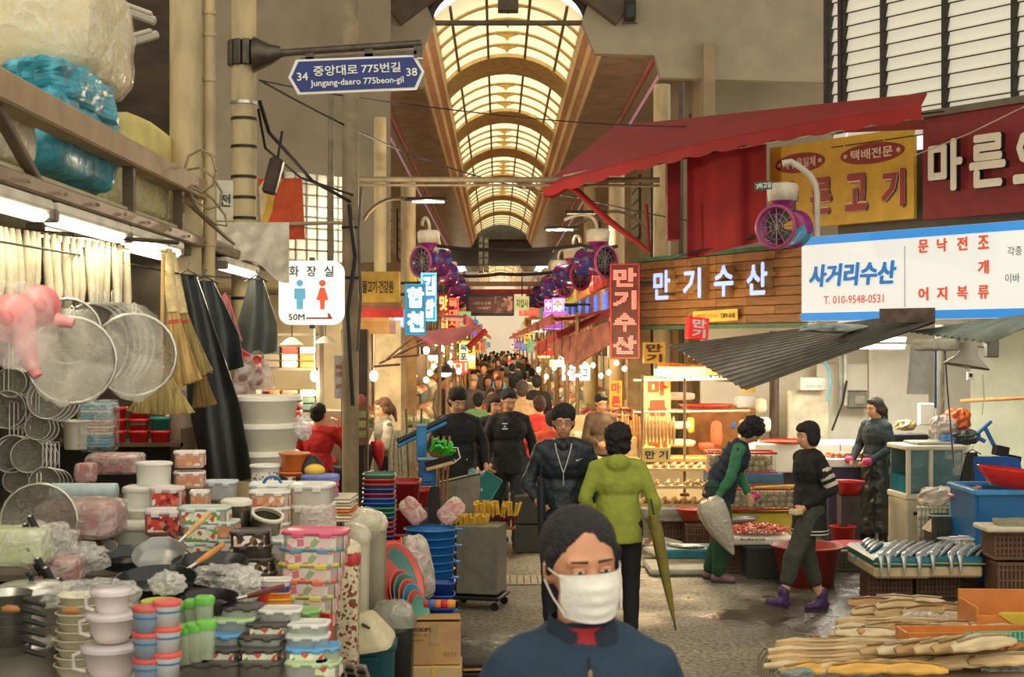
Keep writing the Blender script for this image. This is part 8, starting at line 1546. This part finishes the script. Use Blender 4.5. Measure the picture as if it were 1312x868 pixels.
for k in range(22):dfish(f'flat golden fish, {lrn(k, 22)} of the heap behind the long bundles',Vector((P(1106+8.2*k,782,10.5).x,10.28+.17*(k%4),.185+.022*(k%3)+.03*math.sin(k*.3))),.36,.115,.4*math.sin(k*1.7),DF[(k*3+1)%4],.01,.4)
mb=MB();mb.box((0,0,.09),(1.1,.7,.18));solo('fish_bench',mb,mat((50,70,58),.7,var=.2),'green cloth-covered bench under the back heap of golden fish','bench',gp(1200,10.6))
t=bundle('fish_head','pale grey fish head piece lying between the heap and orange box',P(1212,798,10.0),(.12,.08,.05),mat((190,176,160),.4,var=.25),'fish',300,.15)
for i in range(3):bundle('clear_bag',('glinting clear film by the fish bundles','clear film at the bottom right by the green basket','teal tinted clear bag at the table front')[i],P((1180,1290,1020)[i],(790,856,862)[i],(10.1,8.6,8.2)[i]),((.12,.06,.03),(.20,.1,.04),(.1,.05,.03))[i],film(((232,232,226),(206,214,206),(120,176,180))[i],.4,24),'plastic film',305+i,.35,4,26,box=.3)
ORC=mat((206,128,56),.5,var=.12,vs=6);OR2=mat((190,112,44),.5,var=.12,vs=6)
t=thing('orange_crate','open orange wooden box with yellow cloth over its front edge','crate',gp(1298,9.55,.30));t.rotation_euler=(0,0,-.05)
for(x,y,sx_,sy_,h_)in((0,.22,.62,.02,.24),(0,-.22,.62,.02,.14),(-.30,0,.02,.44,.19),(.30,0,.02,.44,.19)):mb=MB();mb.box((x,y,h_/2),(sx_,sy_,h_),bev=.004);obj('side_board',mb,ORC,t)
mb=MB();mb.box((0,0,.01),(.6,.42,.02));obj('base_board',mb,OR2,t)
mb=MB();mb.add([(-.17,-.236,.15),(.17,-.236,.15),(0.02,-.24,.02),(-.14,-.2,.16),(.17,-.2,.16)],[(0,2,1),(0,1,4,3)]);obj('yellow_cloth',mb,mat((206,176,60),.8,var=.1),t)
mb=MB();mb.box((0,0,.14),(.7,.5,.29));solo('crate',mb,BRD,'dark base under the open orange box','crate',gp(1300,9.6))
t=thing('orange_tray','long flat orange tray lying across the dried fish','tray',gp(1240,9.05,.34));t.rotation_euler=(0,0,.04)
for(x,y,sx_,sy_)in((0,.11,.86,.015),(0,-.11,.86,.015),(-.43,0,.015,.22),(.43,0,.015,.22)):mb=MB();mb.box((x,y,.035),(sx_,sy_,.07),bev=.003);obj('side_board',mb,ORC,t)
mb=MB();mb.box((0,0,.01),(.84,.21,.012));obj('base_board',mb,OR2,t);
dfish('thick pale fish roll lying beside the long orange tray at the right',Vector((P(1290,812,9.35).x,9.35,.32)),.60,.11,-.03,(226,206,160),0,.8)
t=thing('green_basket','mint green mesh basket with clear film at the lower right corner','basket',gp(1290,8.75,.34));t.rotation_euler=(0,.0,.12);MG=mat((110,176,140),.45,var=.08)
mb=MB();mb.lathe([(.001,0),(.46,0),(.5,.09),(.52,.09),(.5,.08),(.45,.015),(.001,.015)],n=20,sx=.48,sy=.24,sq=.8);obj('basket_body',mb,MG,t);mb=MB()
for i in range(14):mb.box((-.2+.03*i,.113,.05),(.012,.008,.07))
obj('lattice',mb,mat((80,140,110),.5),t,kind='stuff')
for k in range(3):dfish(f'orange dried shrimp strip, {ORD[k]} from the left at the lower right corner',Vector((P(1290+10*k,842+8*k,8.5).x,8.5,.40)),.26,.035,.5,(206,130,70),.01,.6)
for k in range(12):dfish(f'pale split fish, {lrn(k, 12)} on the right end of the fish table',Vector((P(1168+13*k,860,8.7).x,8.45+.10*(k%4),.285+.012*(k%3))),.5,.10,.2+.12*math.sin(k*2.3),DF[(k*3)%4],.01,.45)
for k in range(8):dfish(f'honey coloured fish, {lrn(k, 8)} between the orange tray and long bundles',Vector((P(1110+24*k,830,9.3).x,9.30+.07*(k%3),.30+.012*(k%2))),.42,.10,.5*math.sin(k*1.3),DF[(k*3+2)%4],.01,.45)
# ================ THE FAR LANE: STALLS, AWNINGS, BULBS
VEG=[(((120,150,70),(170,190,110),(90,120,60),(206,214,160)),'leafy green vegetables'),(((216,196,150),(190,150,100),(232,216,180)),'dried anchovies and nuts'),(((190,90,50),(226,140,80),(160,60,40)),'red pepper and dried goods'),(((200,204,200),(150,156,156),(226,224,214)),'silver fish on ice'),(((236,214,150),(220,180,100),(244,232,196)),'yellow fruit and packets'),(((226,110,90),(236,220,200),(196,60,50)),'red and white packs')]
SGC=[((226,200,90),(60,40,30)),((206,60,50),(240,236,226)),((60,110,180),(240,240,240)),((232,228,214),(200,60,50)),((226,140,60),(60,30,20)),((110,160,110),(240,240,230)),((150,80,180),(250,240,250))]
SGN=['yellow','red','blue','white','orange','green','purple'];SGT=['건어물','영도상회','대박수산','기장미역','부산집','한일농산','해물나라','참기름','진주상회','동래','고래사','통영수산']
TIERH=[.55,.8,1.05]
def lane_stall(q,k,Y0,L_):
 xe=X0+(-.95 if q<0 else.88);sd='left' if q<0 else 'right';nth=ORD[k]
 t=thing('market_stall',f'{nth} stall from the near end on the {sd} side of the covered lane','stall',(xe,Y0,0))
 c=VEG[(k*2+(q>0))%6]
 for i,h in enumerate(TIERH):mb=MB();mb.box((q*(.28+.5*i),L_/2,h/2),(.5,L_-.25,h));obj('counter_step',mb,mat(((206,196,170),(176,150,110),(120,130,140))[(k+i)%3],.6,var=.12),t)
 mb=MB();mb.box((q*1.75,L_/2,1.35),(.06,L_,2.7));obj('back_panel',mb,mat(((214,190,140),(196,180,150),(170,140,100))[k%3],.7,var=.25,vs=5),t)
 for y in(.1,L_-.1):mb=MB();mb.cyl((q*.1,y,0),(q*.1,y,2.7),.03,n=6);obj('pole',mb,mat((170,140,100),.5,.3),t)
 nb=4 if Y0<50 else 2
 for i,h in enumerate(TIERH):
  for j in range(nb):
   v=VEG[(k*2+(q>0)+(i+j)//2)%6];y=Y0+.3+(L_-.6)*(j+.5)/nb;mb=MB()
   hw_=(L_-.6)/nb*.46;mb.grid(lambda u,w:((u-.5)*.44,(w-.5)*2*hw_,(.16*math.sin(PI*min(1,max(0,u)))**.5*math.sin(PI*w)**.5)*(1+.5*noise.noise(Vector((u*9,w*9,i+j*3+k))))if 0<u<1 and 0<w<1 else 0),9,9)
   solo('goods_heap',mb,patch(v[0],26,.55),f'{v[1]} on the {("front", "middle", "back")[i]} step, {nth} {sd} lane stall, {ORD[j]} heap','goods',(xe+q*(.28+.5*i),y,h+.005),kind='stuff')
 return xe
k=0;LN=[(20.6,3.2),(24.2,3.4),(28.2,3.8),(32.6,4.2),(37.4,4.8),(42.8,5.6),(49,7),(57,8),(66,9),(76,10),(87,12)]
for k,(Y0,L_)in enumerate(LN):
 for q in(-1,1):
  xe=lane_stall(q,k,Y0,L_);sd='left' if q<0 else 'right'
  AC=[((190,90,86),'dusty pink'),((176,60,48),'brick red'),((206,150,90),'tan'),((110,130,140),'grey blue'),((226,206,160),'cream')][(k+(q>0))%5]
  mb=MB();mb.grid(lambda u,v:(q*(-.25+1.6*u),L_*v,2.62+.42*u-.12*math.sin(PI*u)+.03*math.sin(v*20)),6,12,th=(0,0,.015));solo('stall_awning',mb,mat(AC[0],.7,var=.2,vs=3),f'{AC[1]} awning over the {ORD[k]} {sd} lane stall','awning',(xe,Y0,0))
  mb=MB();mb.box((0,0,0),(.04,L_*.96,.16));solo('awning_fascia',mb,mat((176,50,44),.5),f'red fascia strip edging the {ORD[k]} {sd} lane awning','fascia',(xe-q*.27,Y0+L_/2,2.60))
  sc_=SGC[(k*3+(q>0))%7];sn=SGN[(k*3+(q>0))%7]
  t=thing('shop_board',f'{sn} shop board above the awning of the {ORD[k]} {sd} lane stall','sign',(xe+q*.5,Y0+L_/2,3.35),-q*PI/2)
  mb=MB();mb.box((0,0,0),(L_*.9,.08,.5),bev=.01);obj('panel',mb,mat(sc_[0],.5,emit=.35,var=.08),t)
  for i,ch in enumerate(SGT[(k*2+(q>0))%12]):letters('lettering',ch,-L_*.3+i*L_*.2,0,.42,.34,mat(sc_[1],.5,var=0),t,.004,-.041,.04)
  sc_=SGC[(k*2+3+(q>0))%7];sn=SGN[(k*2+3+(q>0))%7];tx=SGT[(k*5+1+(q>0))%12]
  if k>0:
   t=thing('hanging_sign',f'{sn} lit sign hanging over the lane edge at the {ORD[k]} {sd} stall','sign',(xe-q*.08,Y0+.2,2.15+.5*(k%2)));mb=MB();mb.box((0,0,0),(.42,.06,.30),bev=.008);obj('panel',mb,mat(sc_[0],.5,var=.05,emit=.7),t);letters('lettering',tx[:2],0,0,.34,.2,mat(sc_[1],.5,var=0),t,.004,-.031,.04)
  for j in range(4 if k<6 else 3):
   y=Y0+L_*(j+.5)/(4 if k<6 else 3);z=2.02+.12*((j+k)%3);t=thing('bulb_lamp',f'bright bulb, {ORD[j]} along the {ORD[k]} {sd} lane stall','lamp',(xe+q*(.15+.2*(j%2)),y,z))
   mb=MB();mb.ell((0,0,0),(.05,.05,.065),8,6);obj('bulb',mb,glow((255,226,170),8),t);mb=MB();mb.lathe([(.15,.05),(.05,.12),(.02,.14)],n=10);obj('shade',mb,mat((200,200,196),.3,.5),t);mb=MB();mb.cyl((0,0,.12),(0,0,.62),.008,n=4);obj('cord',mb,DKST,t)
  for j in range(6 if k<7 else 3):
   c,cn=PC[(j*3+k)%6]if j%2 else(((236,232,220),'white'),((206,60,50),'red'),((90,140,190),'blue'))[(j//2+k)%3]
   mb=MB();mb.box((0,0,0),(.16,.14,.22+.06*(j%2)),bev=.02);solo('hanging_pack',mb,mat(c,.5,var=.15),f'{cn} pack hanging under the {ORD[k]} {sd} lane awning, {ORD[j]} along','package',(xe+q*(.75+.1*(j%3)),Y0+.3+(L_-.5)*j/6,2.28-.12*(j%2)))
  for j in range(3):
   c=((216,206,180),(200,70,56),(90,120,150),(232,228,216),(180,130,80))[(j+k+(q>0))%5];h_=.25+.1*j;mb=MB();mb.box((0,0,h_/2),(.34,.5,h_),bev=.01);solo('lane_crate',mb,mat(c,.6,var=.12),f'{("low", "middle", "tall")[j]} box standing in the lane before the {ORD[k]} {sd} stall','box',(xe-q*.20,Y0+L_*(.2+.3*j),0))
 if k%1==0 and Y0<90:
  for q in(-1,1):light('stall_bulb_light','POINT',(X0+q*.95,Y0+L_/2,1.92),42*L_/3.5,(1,.76,.44),.03)
mb=MB();a=P(526,432,18.8);b=P(618,420,20.6)
mb.grid(lambda u,v:a.lerp(b,u)+Vector((.0,-.5*v,-.22*math.sin(PI*min(1,u*1.0))*v**.7+.04)),24,8,th=(0,0,.01));solo('awning_cloth',mb,mat((196,96,96),.7,var=.25,vs=2),'sagging pink cloth awning below the lit signs on the left','awning')
mb=MB();a=P(600,445,20.2);b=P(622,424,20.4);mb.tube([a-b,(0,0,0)],.05,4);solo('awning_edge',mb,mat((190,50,44),.6),'red slanted edge bar right of the sagging pink awning','bar',b)
t=thing('counter','left vegetable stall counter with greens near the crimson hat','stall',(-1.55,21.2,0));mb=MB();mb.box((0,0,.5),(1.2,1.6,1.0));obj('counter_body',mb,mat((190,180,150),.7),t)
for i in range(18):q=i*2.4;r=.5*math.sqrt((i+.5)/18);bundle('leafy_bunch','pale green leafy bunch in the heap on the left vegetable stall',(-1.5+r*math.cos(q),21.1+.7*r*math.sin(q),1.06+.08*(1-r*2)),(.13,.1,.06),mat(((130,160,80),(176,196,130),(226,226,206))[i%3],.6,var=.3,vs=20),'vegetable',320+i,.3,3,12,box=.1,group='leafy bunches on the left stall')
t=thing('pendant_lamp','dark round pendant lamp over the left vegetable stall','lamp',P(570,478,21));mb=MB();mb.lathe([(.17,0),(.15,.07),(.06,.13),(.02,.16)],n=18);obj('shade',mb,mat((90,90,84),.3,.6),t);mb=MB();mb.ell((0,0,.0),(.10,.10,.06),10,6);obj('bulb',mb,glow((255,236,200),10),t);mb=MB();mb.cyl((0,0,.15),(0,0,.9),.008,n=4);obj('cord',mb,DKST,t)
for i,(px,py)in enumerate(((551,478),(546,487),(556,470),(577,466),(588,476),(531,482))):t=thing('bulb_lamp',f'white round bulb by the left vegetable stall, {lrn([5, 1, 0, 2, 3, 4].index(i), 6)}','lamp',P(px,py,22+.2*i));mb=MB();mb.ell((0,0,0),(.045,.045,.05),10,8);obj('bulb',mb,glow((255,236,196),4),t);mb=MB();mb.cyl((0,0,.09),(0,0,.7),.008,n=4);obj('cord',mb,DKST,t)
for i,(pa,pb,pc,pd,Y,c,nm)in enumerate((((700,442),(780,412),(782,440),(735,470),20.5,(196,120,96),'salmon brown cloth roof slanting left of the red LED sign'),((712,426),(782,396),(783,404),(714,434),21.2,(176,60,56),'long red edge beam slanting below the bluish shop board'),((683,446),(712,424),(716,434),(690,456),23,(186,56,50),'short red flap at the outer end of the slanting beam'))):
 a,b,c_,d=P(*pa,Y+1.5),P(*pb,Y-1),P(*pc,Y-1.2),P(*pd,Y);mb=MB();mb.grid(q4(a,b,c_,d),10,6,th=.02);solo('cloth_roof',mb,mat(c,.65,var=.3,vs=5),nm,'awning')
for i in range(12):
 px=690+10*i;py=474+9*math.sin(i*1.7);t=thing('bulb_lamp',f'glaring bulb over the right stalls, {lrn(i, 12)}','lamp',P(px,py,21.4-.14*i));mb=MB();mb.ell((0,0,0),(.034,.034,.04),10,8);obj('bulb',mb,glow((255,236,200),6),t);mb=MB();mb.cyl((0,0,.06),(0,0,.7),.007,n=4);obj('cord',mb,DKST,t)
for i in range(10):
 c,cn=(((236,230,210),'white'),((206,90,60),'rust red'),((236,200,90),'yellow'),((196,150,100),'tan'),((226,214,180),'cream'))[i%5];mb=MB();mb.box((0,0,0),(.26,.3,.14),bev=.015);solo('display_pack',mb,mat(c,.5,var=.12),f'{cn} packs on the right corner stall, {lrn(i, 10)}','package',P(748+8.5*(i%5),560+22*(i//5),18.4-.5*(i//5)))
t=thing('market_stall','corner stall counter with packs behind the lime jacket','stall',(1.35,18.2,0));
for i in range(3):mb=MB();mb.box((0,-.5+.5*i,.4+.12*i),(.85,.5,.8+.24*i));obj('counter_step',mb,mat((206,186,140),.6,var=.15),t)
for i in range(9):q=i*2.4;bundle('shell_pile','pale shellfish pile in a basin on the corner stall',P(762-6*(i%3),590+9*(i//3),17.6),(.12,.10,.05),patch(((226,206,170),(190,150,110),(236,226,206)),30),'shellfish',350+i,.2,3,12,box=.2,group='shellfish piles on the corner stall')
for i in range(4):mb=MB();mb.box((0,0,0),(.38,.3,.30),bev=.01);solo('black_crate',mb,mat((62,60,50),.6,var=.15),('lower left','lower right','upper left','upper right')[i]+' dark crate standing in the lane between the two walking men','crate',gp(682+4*(i%2),15.2+.1*(i%2),.15+.31*(i//2))+Vector((0.0,.3*(i%2),0)))
flush()
